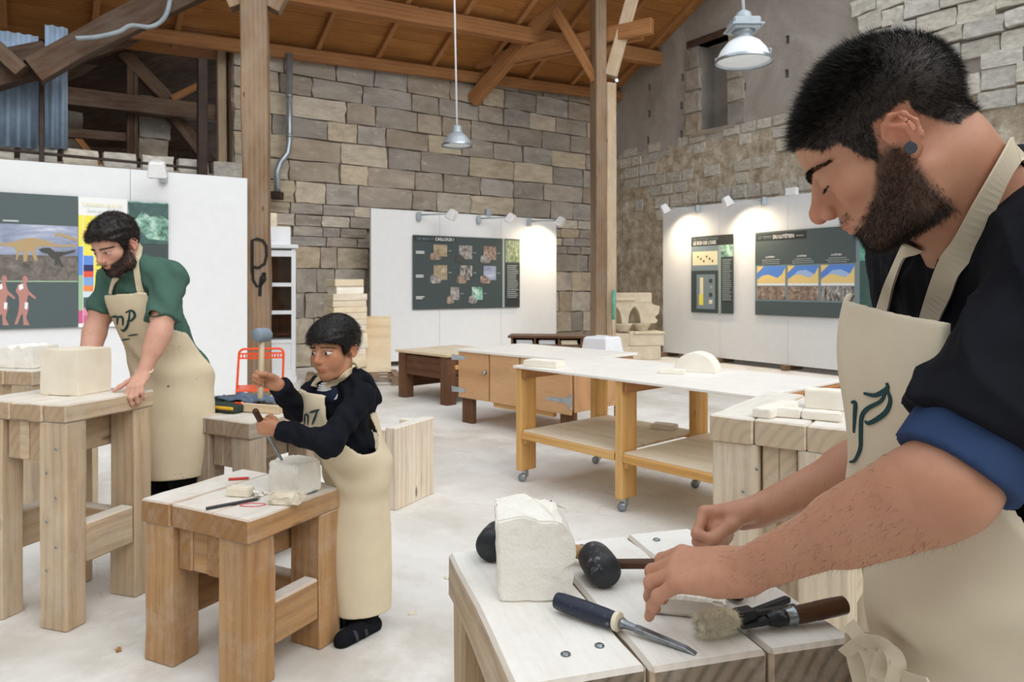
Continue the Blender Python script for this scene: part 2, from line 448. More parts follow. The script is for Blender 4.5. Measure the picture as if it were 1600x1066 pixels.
wr = tag(wall_r(), kind='structure')
# dressed jambs, lintel and sill of the niche
for zc, hh in ((4.62, .42), (5.06, .42), (5.5, .42), (5.92, .4)):
    stone_piece(wr, 2.28+rnd.uniform(-.03, .03), zc, rnd.uniform(.3, .42), hh-.02, .1, 'ashlar', 'jamb_stone', y=.02)
    stone_piece(wr, 3.34+rnd.uniform(-.03, .03), zc, rnd.uniform(.3, .42), hh-.02, .1, 'ashlar', 'jamb_stone', y=.02)
beam('lintel', (2.15, .12, 6.22), (3.45, .12, 6.22), .3, .14, M_('dark_wood'), wr)
stone_piece(wr, 2.81, 4.40, 1.1, .1, .3, 'ashlar', 'sill', y=.12)
# rubble: laid stones high on the right, washed-over stones in a low band
z = 3.6
while z < 6.6:
    h = rnd.uniform(.2, .3); x = 5.75+max(0, 5.2-z)*.55+rnd.uniform(-.12, .12)
    while x < 8.6:
        w = rnd.uniform(.3, .62)
        if z > 4.75 or rnd.random() < .75: stone_piece(wr, x+w/2, z+h/2+rnd.gauss(0, .018), w-.01, (h-.008)*rnd.uniform(.82, 1.1), .26 if z > 4.75 else .16, 'rubble', y=rnd.gauss(.0, .011)).rotation_euler = (0, rnd.gauss(0, .06), 0)
        x += w
    z += h
z = 2.75
while z < 4.3:
    h = rnd.uniform(.2, .3); x = rnd.uniform(.05, .3)
    while x < 6.4:
        w = rnd.uniform(.25, .5)
        if rnd.random() < .5: stone_piece(wr, x+w/2, z+h/2, w*.85, h*.85, .1, 'rubble', y=.032+rnd.gauss(0, .008))
        x += w
    z += h
# ---- roof: boards, rafters, purlin, eave plate
ce = empty('ceiling'); ce['kind'] = 'structure'
sl = Vector((-N2.x, -N2.y, .48)).normalized(); rn = U2.cross(sl).normalized()
if rn.z < 0: rn = -rn
L_sl = math.hypot(1, .48)
nb = 25
for i in range(nb):
    tm = 12.75-(i+.5)*.2
    for (a, b) in ((-4.5, 1.6), (1.6, 6.4), (6.4, 11.3)):
        off = .6*((i*7) % 5-2) if a > -4 else 0; off2 = .6*((i*7) % 5-2) if b < 11 else 0
        A = R(a+off, tm, zr(a+off, tm)+.06); B = R(b+off2, tm, zr(b+off2, tm)+.06)
        beam('board', A+rn*rnd.uniform(0, .006), B, .2*L_sl-.006, .025, M_('roof_board'), ce, up=rn, bevel=.002)
s = -3.6
while s < 11.2:
    beam('rafter', R(s, 12.5, zr(s, 12.5)), R(s, 7.8, zr(s, 7.8)), .085, .11, M_('roof_beam'), ce, up=rn)
    s += 1.1
beam('purlin', R(-4.2, 10.95, zr(-4.2, 10.95)-.19), R(11.1, 10.95, zr(11.1, 10.95)-.19), .2, .27, M_('roof_beam'), ce)
beam('purlin', R(-4.2, 8.6, zr(-4.2, 8.6)-.19), R(11.1, 8.6, zr(11.1, 8.6)-.19), .2, .27, M_('roof_beam'), ce)
beam('wall_plate', R(1.1, 12.12, zr(1.1, 12.12)-.16), R(11.0, 12.12, zr(11.0, 12.12)-.16), .1, .2, M_('roof_beam'), ce)
cover = MB(); q = [R(a, t_, zr(a, t_)+dz) for dz in (.08, .12) for (a, t_) in ((-9, 16.2), (11.6, 16.2), (11.6, 7.7), (-9, 7.7))]
cover.add([q[k] for k in range(8)], [(0, 1, 2, 3), (7, 6, 5, 4), (0, 4, 5, 1), (1, 5, 6, 2), (2, 6, 7, 3), (3, 7, 4, 0)])
cv = cover.build('roof_covering', M_('dark_wood'), ce)
# ---- the dark bay behind the left screen
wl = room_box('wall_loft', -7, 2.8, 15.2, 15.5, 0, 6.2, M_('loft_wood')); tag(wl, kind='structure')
we = room_box('wall_left_extended', -7.2, -7.0, -5.0, 15.5, 0, 5.4, M_('mortar')); tag(we, kind='structure')  # side of the bay, extended unseen past the camera to block low sky light
wf = room_box('wall_front_added', -7.2, 11.5, -5.4, -5.0, 0, 4.6, M_('mortar')); tag(wf, kind='structure')  # unseen wall added behind the camera to cut fill from the low sky
wp = room_box('wall_partition', -6.5, 2.75, 10.6, 10.75, 0, 2.95, M_('mortar')); tag(wp, kind='structure')
k = 0
for i in range(16):
    stone_piece(wp, 2.2+i*.44, 3.02, .38, .2, .2, 'rubble', 'coping_stone', y=.05)
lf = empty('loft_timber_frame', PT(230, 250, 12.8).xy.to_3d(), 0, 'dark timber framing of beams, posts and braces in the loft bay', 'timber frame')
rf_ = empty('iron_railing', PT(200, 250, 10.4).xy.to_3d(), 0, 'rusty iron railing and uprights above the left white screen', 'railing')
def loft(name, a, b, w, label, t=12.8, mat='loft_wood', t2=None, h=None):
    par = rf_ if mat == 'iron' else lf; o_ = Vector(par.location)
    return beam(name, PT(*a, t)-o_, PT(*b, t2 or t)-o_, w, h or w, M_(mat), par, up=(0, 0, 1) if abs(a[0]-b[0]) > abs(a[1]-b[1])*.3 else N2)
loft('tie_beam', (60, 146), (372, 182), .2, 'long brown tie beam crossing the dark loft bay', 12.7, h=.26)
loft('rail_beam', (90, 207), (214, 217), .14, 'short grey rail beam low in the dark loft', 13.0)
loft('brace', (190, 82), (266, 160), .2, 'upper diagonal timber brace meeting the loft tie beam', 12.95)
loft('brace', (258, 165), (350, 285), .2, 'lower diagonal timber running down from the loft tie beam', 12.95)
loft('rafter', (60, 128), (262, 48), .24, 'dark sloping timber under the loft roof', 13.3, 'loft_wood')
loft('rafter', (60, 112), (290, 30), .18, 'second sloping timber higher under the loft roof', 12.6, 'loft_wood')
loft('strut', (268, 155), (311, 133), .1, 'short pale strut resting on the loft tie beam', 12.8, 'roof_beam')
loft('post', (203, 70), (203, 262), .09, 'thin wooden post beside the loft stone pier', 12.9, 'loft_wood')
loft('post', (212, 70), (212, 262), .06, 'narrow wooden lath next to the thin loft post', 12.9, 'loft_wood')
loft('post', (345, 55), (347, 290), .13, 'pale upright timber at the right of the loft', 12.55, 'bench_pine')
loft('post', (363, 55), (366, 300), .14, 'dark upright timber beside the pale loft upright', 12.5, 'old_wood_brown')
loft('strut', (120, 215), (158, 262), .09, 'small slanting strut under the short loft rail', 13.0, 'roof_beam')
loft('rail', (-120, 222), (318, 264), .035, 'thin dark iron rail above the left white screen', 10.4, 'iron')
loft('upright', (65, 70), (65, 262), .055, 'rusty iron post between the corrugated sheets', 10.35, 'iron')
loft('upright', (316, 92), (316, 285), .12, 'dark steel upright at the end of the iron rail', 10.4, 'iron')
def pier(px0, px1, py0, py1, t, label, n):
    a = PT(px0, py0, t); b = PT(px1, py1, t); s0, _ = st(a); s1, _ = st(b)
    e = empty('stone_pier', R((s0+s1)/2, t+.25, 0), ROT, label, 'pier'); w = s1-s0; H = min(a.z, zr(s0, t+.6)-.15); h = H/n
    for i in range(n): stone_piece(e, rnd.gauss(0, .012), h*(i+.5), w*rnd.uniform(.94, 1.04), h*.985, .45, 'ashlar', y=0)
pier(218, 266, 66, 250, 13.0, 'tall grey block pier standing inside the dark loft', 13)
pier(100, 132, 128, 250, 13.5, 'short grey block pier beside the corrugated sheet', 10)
# corrugated sheets
def corr(px0, px1, t, label):
    a = PT(px0, 70, t); b = PT(px1, 236, t); s0, _ = st(a); s1, _ = st(b); z1 = a.z+.25; z0 = b.z+.02
    n = 60; vs = []; 
    for dy in (0, .006):
        for i in range(n+1):
            x = (s1-s0)*i/n; y = .022*math.sin(x/.105*2*math.pi)+dy
            vs += [(x, y, 0), (x, y, z1-z0)]
    fs = []; N = 2*(n+1)
    for i in range(n):
        q = 2*i; fs += [(q, q+2, q+3, q+1), (N+q, N+q+1, N+q+3, N+q+2), (q, N+q, N+q+2, q+2), (q+1, q+3, N+q+3, N+q+1)]
    o = MB().add(vs, fs).build('corrugated_sheet', M_('sheet_blue'), smooth=True)
    o.location = R(s0, t, z0); o.rotation_euler = (0, 0, ROT); tag(o, label, 'metal sheet')
corr(-70, 60, 10.5, 'wide blue-grey corrugated metal sheet left of the rusty iron post')
corr(70, 106, 10.5, 'narrow blue-grey corrugated metal sheet right of the rusty iron post')
# big dark truss member over the left screen
e = empty('roof_truss', PT(60, 232, 10.3), 0, 'heavy dark roof truss timber above the corrugated sheets', 'truss')
org = e.location.copy()
def rel(v): return v-org
beam('tie_beam', rel(PT(-160, 150, 10.2)), rel(PT(78, 92, 10.2)), .3, .36, M_('dark_wood'), e, cuts=3, jit=.01)
beam('principal_rafter', rel(PT(50, 112, 10.0)), rel(PT(345, -40, 10.0)), .26, .3, M_('dark_wood'), e, cuts=4, jit=.012)
beam('brace', rel(PT(-10, 70, 10.0)), rel(PT(36, 112, 9.9)), .14, .16, M_('loft_wood'), e)
0 and beam('batten', rel(PT(60, 45, 9.9)), rel(PT(150, 10, 9.9)), .1, .12, M_('roof_beam'), e)
hp = [PT(x, y, 9.7) for x, y in ((118, 60), (150, 58), (185, 50), (205, 40), (235, 42), (255, 30), (264, 8), (268, -25))]; pts = []
for i in range(len(hp)-1):
    p0, p1, p2, p3 = hp[max(i-1, 0)], hp[i], hp[i+1], hp[min(i+2, len(hp)-1)]
    for k in range(6):
        t = k/6; pts.append(.5*((2*p1)+(p2-p0)*t+(2*p0-5*p1+4*p2-p3)*t*t+(3*p1-p0-3*p2+p3)*t**3))
o = MB().tube(pts, .028, 8).build('cable_hose', M_('conduit_grey'), smooth=True); tag(o, 'grey-blue flexible conduit hanging along the dark truss', 'cable')
# ---- timber posts
def post_left():
    b = P(404, 0, 9.15); b.z = 0
    e = empty('timber_post', b, math.radians(12), 'thick brown timber post with a painted black mark beside the white screen', 'post')
    beam('shaft', (0, 0, 0), (-.06, 0, 6.45), .31, .29, M_('old_wood_brown'), e, up=(0, 1, 0), bevel=.02, cuts=8, jit=.006)
    beam('corbel', (-.24, 0, 4.9), (-.55, 0, 5.6), .2, .2, M_('old_wood_brown'), e, up=(0, 1, 0))
    beam('corbel', (.16, 0, 4.9), (.5, 0, 5.6), .2, .2, M_('old_wood_brown'), e, up=(0, 1, 0))
    # brushed mark on the face
    def stroke(pts, w):
        MB().ribbon([(x, -.155, z) for x, z in pts], (0, -1, 0), w, .012).build('brush_mark', M_('black_paint'), e)
    zc = 1.70
    D = [(-.055, zc-.13), (-.055, zc+.27), (.0, zc+.29), (.07, zc+.27), (.11, zc+.20), (.115, zc+.08), (.09, zc-.02), (.02, zc-.07), (-.05, zc-.06)]
    stroke(D, .035)
    stroke([(-.05, zc-.09), (-.045, zc-.22), (-.0, zc-.30), (.05, zc-.29), (.075, zc-.2)], .032)
    stroke([(.09, zc-.13), (.05, zc-.2), (.04, zc-.3), (.035, zc-.42)], .04)
    stroke([(.09, zc-.13), (.1, zc-.22), (.06, zc-.27)], .03)
    return e
post_left()
def post_right():
    b = P(943, 0, 12.56); b.z = 0
    e = empty('timber_post', b, ROT*.4, 'tall double timber post with braces standing before the room corner', 'post')
    inv = e.matrix_basis.to_3x3().inverted() if False else Euler((0, 0, ROT*.4)).to_matrix().inverted()
    def l(v): return inv @ (Vector(v)-b)
    beam('shaft', (-.1, 0, 0), (-.09, 0, 6.75), .2, .3, M_('old_wood_brown'), e, up=(0, 1, 0), bevel=.015, cuts=6, jit=.005)
    beam('shaft', (.095, -.01, 0), (.1, -.01, 4.9), .175, .26, M_('bench_pine'), e, up=(0, 1, 0), bevel=.015, cuts=6, jit=.004)
    a, c = PT(737, 104, 12.35), P(1004, 47, 12.3)
    off = Vector((.13, -.2, 0))
    beam('collar_beam', l(a+off), l(c+off), .12, .26, M_('roof_beam'), e)
    beam('collar_beam', l(a-off+Vector((0.0, 0, 0))), l(c-off*.6+Vector((.1, 0, 0))), .12, .24, M_('roof_beam'), e)
    beam('principal_rafter', l(PT(738, 158, 12.25)), l(PT(905, -35, 10.0)), .19, .24, M_('roof_beam'), e)
    beam('brace', l(P(868, 16, 12.9)), l(P(932, 126, 12.5)), .14, .15, M_('roof_beam'), e)
    beam('brace', l(P(954, 120, 12.5)), l(P(996, -30, 12.45)), .2, .22, M_('bench_pine'), e)
    o = MB().lathe([(.0, 0), (.035, 0), (.03, .02), (0, .02)], 10).build('bolt', M_('galv'), e)
    o.location = l(P(963, 126, 12.28)); o.rotation_euler = (math.pi/2, 0, 0)
post_right()
# ---- pipe
e = empty('downpipe', PT(452, 0, 12.0).xy.to_3d(), 0, 'zinc downpipe with a swan-neck bend fixed to the stone wall', 'pipe')
b0 = e.location.copy()
pp = [PT(452, 84, 12.02), PT(452, 222, 12.02), PT(449, 240, 12.0), PT(438, 254, 11.98), PT(433, 268, 11.98), PT(433, 303, 11.98)]
MB().tube([v-b0 for v in pp], .052, 14).build('pipe', M_('pipe_zinc'), e, smooth=True)
for py in (150, 212): 
    v = PT(452, py, 12.02)-b0; MB().lathe([(.058, -.03), (.058, .03)], 14).build('collar', M_('pipe_zinc'), e, loc=v, smooth=True)
beam('outlet', PT(433, 300, 11.98)-b0, PT(433, 312, 11.98)-b0, .17, .17, M_('iron'), e, up=(1, 0, 0))
# ---- white screens
def screen(name, s0, s1, t0, z1, n, label, axis='s'):
    if axis == 's': e = empty(name, R(s0, t0, 0), ROT, label, 'screen'); L = s1-s0
    else: e = empty(name, R(t0, s0, 0), ROT-math.pi/2, label, 'screen'); L = s0-s1
    for i in range(n):
        box('panel', (L*(i+.5)/n, .04, (z1+.09)/2), (L/n-.004, .06, z1-.09), M_('white_panel'), e, bevel=.002)
    for i in range(n+1):
        x = min(max(L*i/n, .06), L-.06)
        box('foot', (x, .12, .045), (.07, .5, .09), M_('old_wood_brown'), e)
        box('stud', (x, .1, z1/2+.03), (.05, .05, z1-.15), M_('bench_pine'), e)
    return e
SCL = screen('display_screen', -1.6, 2.22, 9.15, 2.72, 3, 'long white display screen behind the man in the green shirt')
SCC = screen('display_screen', 4.83, 8.78, 11.56, 2.72, 3, 'free-standing white display screen before the ashlar wall')
SCR = screen('display_screen', 10.29, 4.6, 10.44, 2.9, 4, 'long white display screen along the plastered wall', 't')
box('junction_box', (2.35, .04, 2.77), (.1, .08, .14), M_('lamp_grey'), SCC)
box('junction_box', (2.9, .04, 2.96), (.2, .08, .12), M_('white_plastic'), SCR)
# ---- arm spotlights on the screens
def spot(base, out, along, label, group, on, aim):
    """bracket at base, arm reaching out then along, lamp box at the end aimed at a point"""
    e = empty('arm_spotlight', base, 0, label, 'spotlight', group)
    end = out*.42+along
    box('bracket', (0, 0, 0), (.07, .07, .14), M_('lamp_grey'), e)
    MB().tube([(0, 0, .02), end+Vector((0, 0, .03))], .013, 8).build('arm', M_('lamp_grey'), e, smooth=True)
    d = (aim-(Vector(base)+end)).normalized()
    x = d.cross(Vector((0, 0, 1))).normalized(); y = d.cross(x)
    M = Matrix((x, y, d)).transposed().to_4x4(); M.translation = end
    m = MB().add([(a*.10*k, b*.075*k, z) for z, k in ((-.1, .75), (.07, 1.)) for a, b in ((-1, -1), (1, -1), (1, 1), (-1, 1))],
                 [(3, 2, 1, 0), (0, 1, 5, 4), (1, 2, 6, 5), (2, 3, 7, 6), (3, 0, 4, 7), (4, 5, 6, 7)])
    hd = link('lamp_head', m.mesh('lamp_head', bevel=.012), M_('white_metal'), e, mtx=M)
    MB().box((0, 0, .072), (.15, .11, .006)).build('lens', M_('dark_glass'), hd)
    if on:
        l = bpy.data.lights.new('spot_light', 'SPOT'); l.energy = on; l.spot_size = 2.5; l.spot_blend = 1.0; l.color = (1, .80, .55); l.shadow_soft_size = .06
        lo = bpy.data.objects.new('spot_light', l); COL.objects.link(lo); lo.parent = e
        Ml = Matrix((x, -y, -d)).transposed().to_4x4(); Ml.translation = end+d*.1; lo.matrix_local = Ml
    return e
for i, (s_, lab, on) in enumerate(((5.72, 'white arm spotlight at the start of the screen, unlit', 0), (6.95, 'white arm spotlight above the dark rock poster, unlit', 0), (8.1, 'white arm spotlight throwing warm light on the stone-poster corner', 75))):
    b = R(s_, 11.53, 2.63); spot(b, -N2, U2*.42, lab, None, on, R(s_+.12, 11.56, 1.75))
for i, (t_, lab, on) in enumerate(((9.36, 'white arm spotlight clipped at the corner end of the long screen', 65), (7.89, 'white arm spotlight over the wide strata poster', 65), (5.7, 'unlit white arm spotlight on the far stretch of the long screen', 0))):
    b = R(10.41, t_, 2.84); spot(b, -U2, N2*.42, lab, None, on, R(10.44, t_+.1, 1.8))
for s_, lab in ((1.28, 'small white clip spotlight over the painted-tree poster'), (-.42, 'white clip spotlight over the dinosaur poster')):
    spot(R(s_, 9.12, 2.66), -N2, U2*-.12, lab, None, 0, R(s_, 9.12, 1.6))
# ---- pendant lamps
def pendant(c, r, label, topz, detailed):
    e = empty('pendant_lamp', c, 0, label, 'lamp')
    s_ = r/.2
    MB().lathe([(.2*s_, 0), (.197*s_, .018*s_), (.19*s_, .03*s_), (.165*s_, .085*s_), (.12*s_, .14*s_), (.075*s_, .17*s_), (.07*s_, .172*s_), (.11*s_, .137*s_), (.158*s_, .08*s_), (.188*s_, .014*s_)], 32, capb=False, capt=False).build('shade', M_('lamp_white' if detailed else 'lamp_grey'), e, smooth=True)
    MB().lathe([(.203*s_, -.008*s_), (.207*s_, .006*s_), (.2*s_, .02*s_)], 32, capb=False, capt=False).build('rim', M_('galv'), e, smooth=True)
    MB().lathe([(.0, .012*s_), (.186*s_, .012*s_)], 32, capb=False, capt=False).build('diffuser', M_('lamp_white'), e, smooth=True)
    if detailed:
        MB().lathe([(.075*s_, .165*s_), (.06*s_, .185*s_), (.062*s_, .2*s_), (.09*s_, .225*s_)], 20).build('neck', M_('lamp_grey'), e, smooth=True)
        hs = box('gear_housing', (0, 0, .265*s_), (.2*s_, .2*s_, .085*s_), M_('lamp_grey'), e, bevel=.012)
        box('gear_flange', (0, 0, .25*s_), (.235*s_, .235*s_, .014*s_), M_('lamp_grey'), e)
        for k in range(7):
            for sy in (-1, 1):
                box('fin', ((k-3)*.026*s_, sy*.105*s_, .285*s_), (.008*s_, .012*s_, .05*s_), M_('lamp_grey'), hs, bevel=0)
        MB().lathe([(.07*s_, .305*s_), (.06*s_, .33*s_), (.05*s_, .36*s_), (.02*s_, .38*s_)], 16).build('cap', M_('lamp_grey'), e, smooth=True)
        for a in (-.7, .9, 2.6):
            MB().tube([(math.cos(a)*.2*s_, math.sin(a)*.2*s_, .02*s_), (math.cos(a)*.206*s_, math.sin(a)*.206*s_, .055*s_), (math.cos(a)*.19*s_, math.sin(a)*.19*s_, .06*s_)], .007*s_, 6).build('clip', M_('galv'), e)
        z0 = .37*s_
    else:
        MB().lathe([(.08*s_, .165*s_), (.075*s_, .19*s_), (.06*s_, .2*s_), (.06*s_, .26*s_), (.02*s_, .27*s_)], 20).build('neck', M_('lamp_grey'), e, smooth=True)
        z0 = .26*s_
    MB().tube([(0, 0, z0), (-.04*s_, 0, (z0+topz-c.z)/2), (-.02, 0, topz-c.z)], .012 if not detailed else .012, 8).build('cord', M_('white_plastic'), e, smooth=True)
pendant(P(714, 228, 9.6), .2, 'small white bell pendant lamp hanging before the ashlar wall', 7.6, False)
pendant(P(1162, 97, 5.6), .21, 'big industrial pendant lamp with grey gear housing and white shade', 5.2, True)
# ================================================================== FURNITURE
def axes(rz): return Vector((math.cos(rz), math.sin(rz), 0)), Vector((-math.sin(rz), math.cos(rz), 0))
NAIL = None
def nails(parent, pts, r=.007):
    for p, n in pts:
        m = MB().lathe([(r, 0), (r*.95, .002), (r*.5, .0035), (0, .0035)], 10, capt=False)
        o = m.build('nail_head', M_('steel'), parent, smooth=True)
        o.matrix_local = Matrix.Translation(p) @ Vector((0, 0, 1)).rotation_difference(Vector(n)).to_matrix().to_4x4()
def bench(label, corner, rz, Wd, D, H, ends, th=.085, lw=.15, ld=.11, mat='bench_pine', mtop=None, low=.12, lowh=.16, over=.01, group=None, legs=None, upper=.16):
    """mason's banker: planks run along local y, their ends on the -y face; corner = its front right (x+, y-) top corner"""
    X, Y = axes(math.radians(rz)); c = Vector((corner[0], corner[1], 0))-X*Wd/2+Y*D/2
    e = empty('workbench', c, math.radians(rz), label, 'workbench', group)
    mt, mb = M_(mtop or mat), M_(mat); x = -Wd/2; tot = sum(ends)
    for w in ends:
        w_ = Wd*w/tot
        beam('plank', (x+w_/2, -D/2+rnd.gauss(0, .003), H-th/2), (x+w_/2, D/2+rnd.gauss(0, .003), H-th/2), w_-.004, th+rnd.gauss(0, .0012), mt, e, bevel=.006, cuts=5, jit=.0012)
        x += w_
    hz = H-th
    for sx in (-1, 1):
        for sy in (-1, 1):
            if legs and (sx, sy) not in legs: continue
            xx = sx*(Wd/2-lw/2-over); yy = sy*(D/2-ld/2-over)
            beam('leg', (xx, yy, 0), (xx, yy, hz), lw, ld, mb, e, up=(0, 1, 0), bevel=.006, cuts=3, jit=.0015)
    for sx in (-1, 1):
        xx = sx*(Wd/2-lw-over-.045)
        beam('upper_rail', (xx, -D/2+.03, hz-upper/2), (xx, D/2-.03, hz-upper/2), .07, upper, mb, e)
        xs = sx*(Wd/2-.05)
        beam('stretcher', (xs, -D/2+ld+over, low+lowh/2), (xs, D/2-ld-over, low+lowh/2), .07, lowh, mb, e, bevel=.008)
    for sy in (-1, 1):
        yy = sy*(D/2-ld*.55)
        beam('cross_rail', (-Wd/2+lw+over+.08, yy, hz-upper*.5), (Wd/2-lw-over-.08, yy, hz-upper*.5), .06, upper, mb, e)
        beam('foot_rail', (-Wd/2+lw+over, sy*(D/2-.07), low+lowh*.4), (Wd/2-lw-over, sy*(D/2-.07), low+lowh*.4), .06, lowh*.8, mb, e) if sy > 0 else None
    def top(u, v, z=0): return X*u+Y*v+c+Vector((0, 0, H+z))
    return e, top, X, Y
B1, top1, X1, Y1 = bench('short honey-coloured workbench where the boy carves', G(390, 814, .61), -27, .57, .49, .61, (.8, 1.1, .9), mat='bench_honey', lw=.155, ld=.12, th=.085)
nails(B1, [((-.21, -.225, z), (0, -1, 0)) for z in (.18, .3, .46)]+[((.17, -.226, z), (0, -1, 0)) for z in (.14, .24, .38, .44, .5)]+[((.22, -.226, z), (0, -1, 0)) for z in (.2, .49)], .006)
B2, top2, X2, Y2 = bench('tall pine workbench carrying the big squared stone block', G(102, 634, .93), -18, .52, .47, .93, (1, 1, 1, .8, 1.2), th=.075, lw=.145, ld=.1, mat='bench_pine', low=.25, lowh=.17, upper=.17)
nails(B2, [((.16+.05*(k % 2), -.236, .25+.1*k), (0, -1, 0)) for k in range(6)], .006)
B3, top3, X3, Y3 = bench('pine workbench by the dinosaur poster with a jagged stone on it', G(50, 580, .93), -14, .6, .5, .93, (1, 1, 1), mat='bench_pine')
B4, top4, X4, Y4 = bench('grey worn workbench laden with a tool roll', G(392, 661, .75), -28, .46, .5, .75, (1, 1, 1.3), mat='bench_grey', lw=.14, ld=.1)
B5, top5, X5, Y5 = bench('pale workbench with loose stone offcuts on it', G(1332, 672, .93), -36, .50, .72, .93, (1, 1.1, .9), mat='bench_pale', th=.095, lw=.17, ld=.13, low=.28, lowh=.15, upper=.22)
nails(B5, [((-.17+.05*(k % 3), -.361, .3+.09*k), (0, -1, 0)) for k in range(6)], .006)
B6, top6, X6, Y6 = bench('whitened foreground workbench with thick cracked planks and dark end grain', G(1337, 994, .90), 15, .525, .49, .90, (1.03, 1, .8), mat='bench_front_under', mtop='bench_front', th=.085, lw=.12, ld=.09, low=.2)
nails(B6, [((-.17, -.185, .90), (0, 0, 1)), ((-.115, -.175, .90), (0, 0, 1)), ((.17, -.15, .90), (0, 0, 1)), ((-.20, .2, .90), (0, 0, 1)), ((.0, .205, .9), (0, 0, 1)), ((.16, .2, .9), (0, 0, 1))], .0075)
# overturned bench standing on its side
a = G(619, 799); b = G(679, 771); d = (b-a).normalized(); rz = math.atan2(d.y, d.x); Lb = (b-a).length
e = empty('overturned_workbench', a, rz, 'small pale workbench tipped over on its side on the open floor', 'workbench')
for i in range(3):
    beam('plank', (Lb*(i+.5)/3, .045, 0), (Lb*(i+.5)/3, .045, .52), Lb/3-.004, .085, M_('tilted_pale'), e, up=(0, 1, 0), cuts=3, jit=.002)
for zc in (.075, .43):
    for xx in (.04, Lb-.04):
        beam('leg_stub', (xx, .088, zc), (xx, .24, zc), .075, .14, M_('tilted_pale'), e)
    beam('rail', (.08, .13, zc), (Lb-.08, .13, zc), .06, .12, M_('tilted_pale'), e)
# ---- dark old table
def simple_table(name, label, corner_l, rz, Wd, D, H, th, lw, mat, mtop, over=.03, apron=.2, ap_in=.0):
    """corner_l = front left top corner"""
    X, Y = axes(math.radians(rz)); c = Vector((corner_l[0], corner_l[1], 0))+X*Wd/2+Y*D/2
    e = empty(name, c, math.radians(rz), label, 'table')
    box('top', (0, 0, H-th/2), (Wd, D, th), M_(mtop), e)
    for sx in (-1, 1):
        for sy in (-1, 1):
            beam('leg', (sx*(Wd/2-over-lw/2), sy*(D/2-over-lw/2), 0), (sx*(Wd/2-over-lw/2), sy*(D/2-over-lw/2), H-th), lw, lw, M_(mat), e, up=(0, 1, 0))
    return e
e = simple_table('old_table', 'low dark brown table with deep aprons by the white screen', G(617, 546, .60), -46, 1.05, 1.0, .60, .03, .14, 'desk_wood', 'board_pale')
for y in (-.43, .43): beam('apron', (-.36, y, .42), (.36, y, .42), .03, .24, M_('desk_wood'), e)
for x in (-.46, .46):
    beam('apron', (x, -.35, .45), (x, .35, .45), .03, .2, M_('desk_wood'), e)
    beam('bottom_board', (x, -.35, .22), (x, .35, .22), .03, .2, M_('desk_wood'), e)
beam('drawer_runner', (.49, -.36, .44), (.49, .36, .44), .04, .05, M_('new_pine'), e)
# ---- cupboard table
X, Y = axes(math.radians(-45)); c0 = G(711, 545, .76); Wd, D, H = 1.58, .98, .76
c = Vector((c0.x, c0.y, 0))+X*Wd/2+Y*D/2
e = empty('cupboard_table', c, math.radians(-45), 'plywood cupboard table with strap-hinged doors and a white top', 'table')
box('top', (0, 0, H-.0125), (Wd, D, .025), M_('table_white'), e)
for sx in (-1, 1):
    for sy in (-1, 1):
        beam('leg', (sx*(Wd/2-.12), sy*(D/2-.09), 0), (sx*(Wd/2-.12), sy*(D/2-.09), .30), .16, .06, M_('desk_wood'), e, up=(0, 1, 0))
box('carcass', (0, .02, .505), (Wd-.06, D-.1, .45), M_('plywood'), e)
for i, (x0, x1) in enumerate(((-Wd/2+.03, -.30), (-.29, .12), (.13, Wd/2-.03))):
    dr = box('door', ((x0+x1)/2, -D/2+.028, .50), (x1-x0-.006, .022, .47), M_('plywood'), e)
    if i == 0:
        for z in (-.16, .17): 
            MB().add([(-.33+.0, -.014, z-.03), (-.12, -.014, z-.018), (-.12, -.014, z+.018), (-.33, -.014, z+.03), (-.33+.0, -.011, z-.03), (-.12, -.011, z-.018), (-.12, -.011, z+.018), (-.33, -.011, z+.03)], [(0, 1, 2, 3), (7, 6, 5, 4), (0, 4, 5, 1), (1, 5, 6, 2), (2, 6, 7, 3), (3, 7, 4, 0)]).build('strap_hinge', M_('galv'), dr)
        MB().lathe([(.0, 0), (.02, 0), (.018, .03), (.0, .03)], 12).build('lock', M_('galv'), dr, loc=(.18, -.01, .05), rot=(math.pi/2, 0, 0), smooth=True)
    if i == 2:
        MB().add([(.02, -.014, -.125), (.30, -.014, -.14), (.30, -.014, -.085), (.02, -.014, -.10), (.02, -.011, -.125), (.30, -.011, -.14), (.30, -.011, -.085), (.02, -.011, -.10)], [(0, 1, 2, 3), (7, 6, 5, 4), (0, 4, 5, 1), (1, 5, 6, 2), (2, 6, 7, 3), (3, 7, 4, 0)]).build('strap_hinge', M_('galv'), dr)
        MB().box((.31, -.014, -.115), (.03, .012, .13)).build('hinge_plate', M_('galv'), dr)
beam('under_rail', (-.3, -D/2+.1, .24), (.5, -D/2+.1, .24), .05, .06, M_('new_pine'), e)
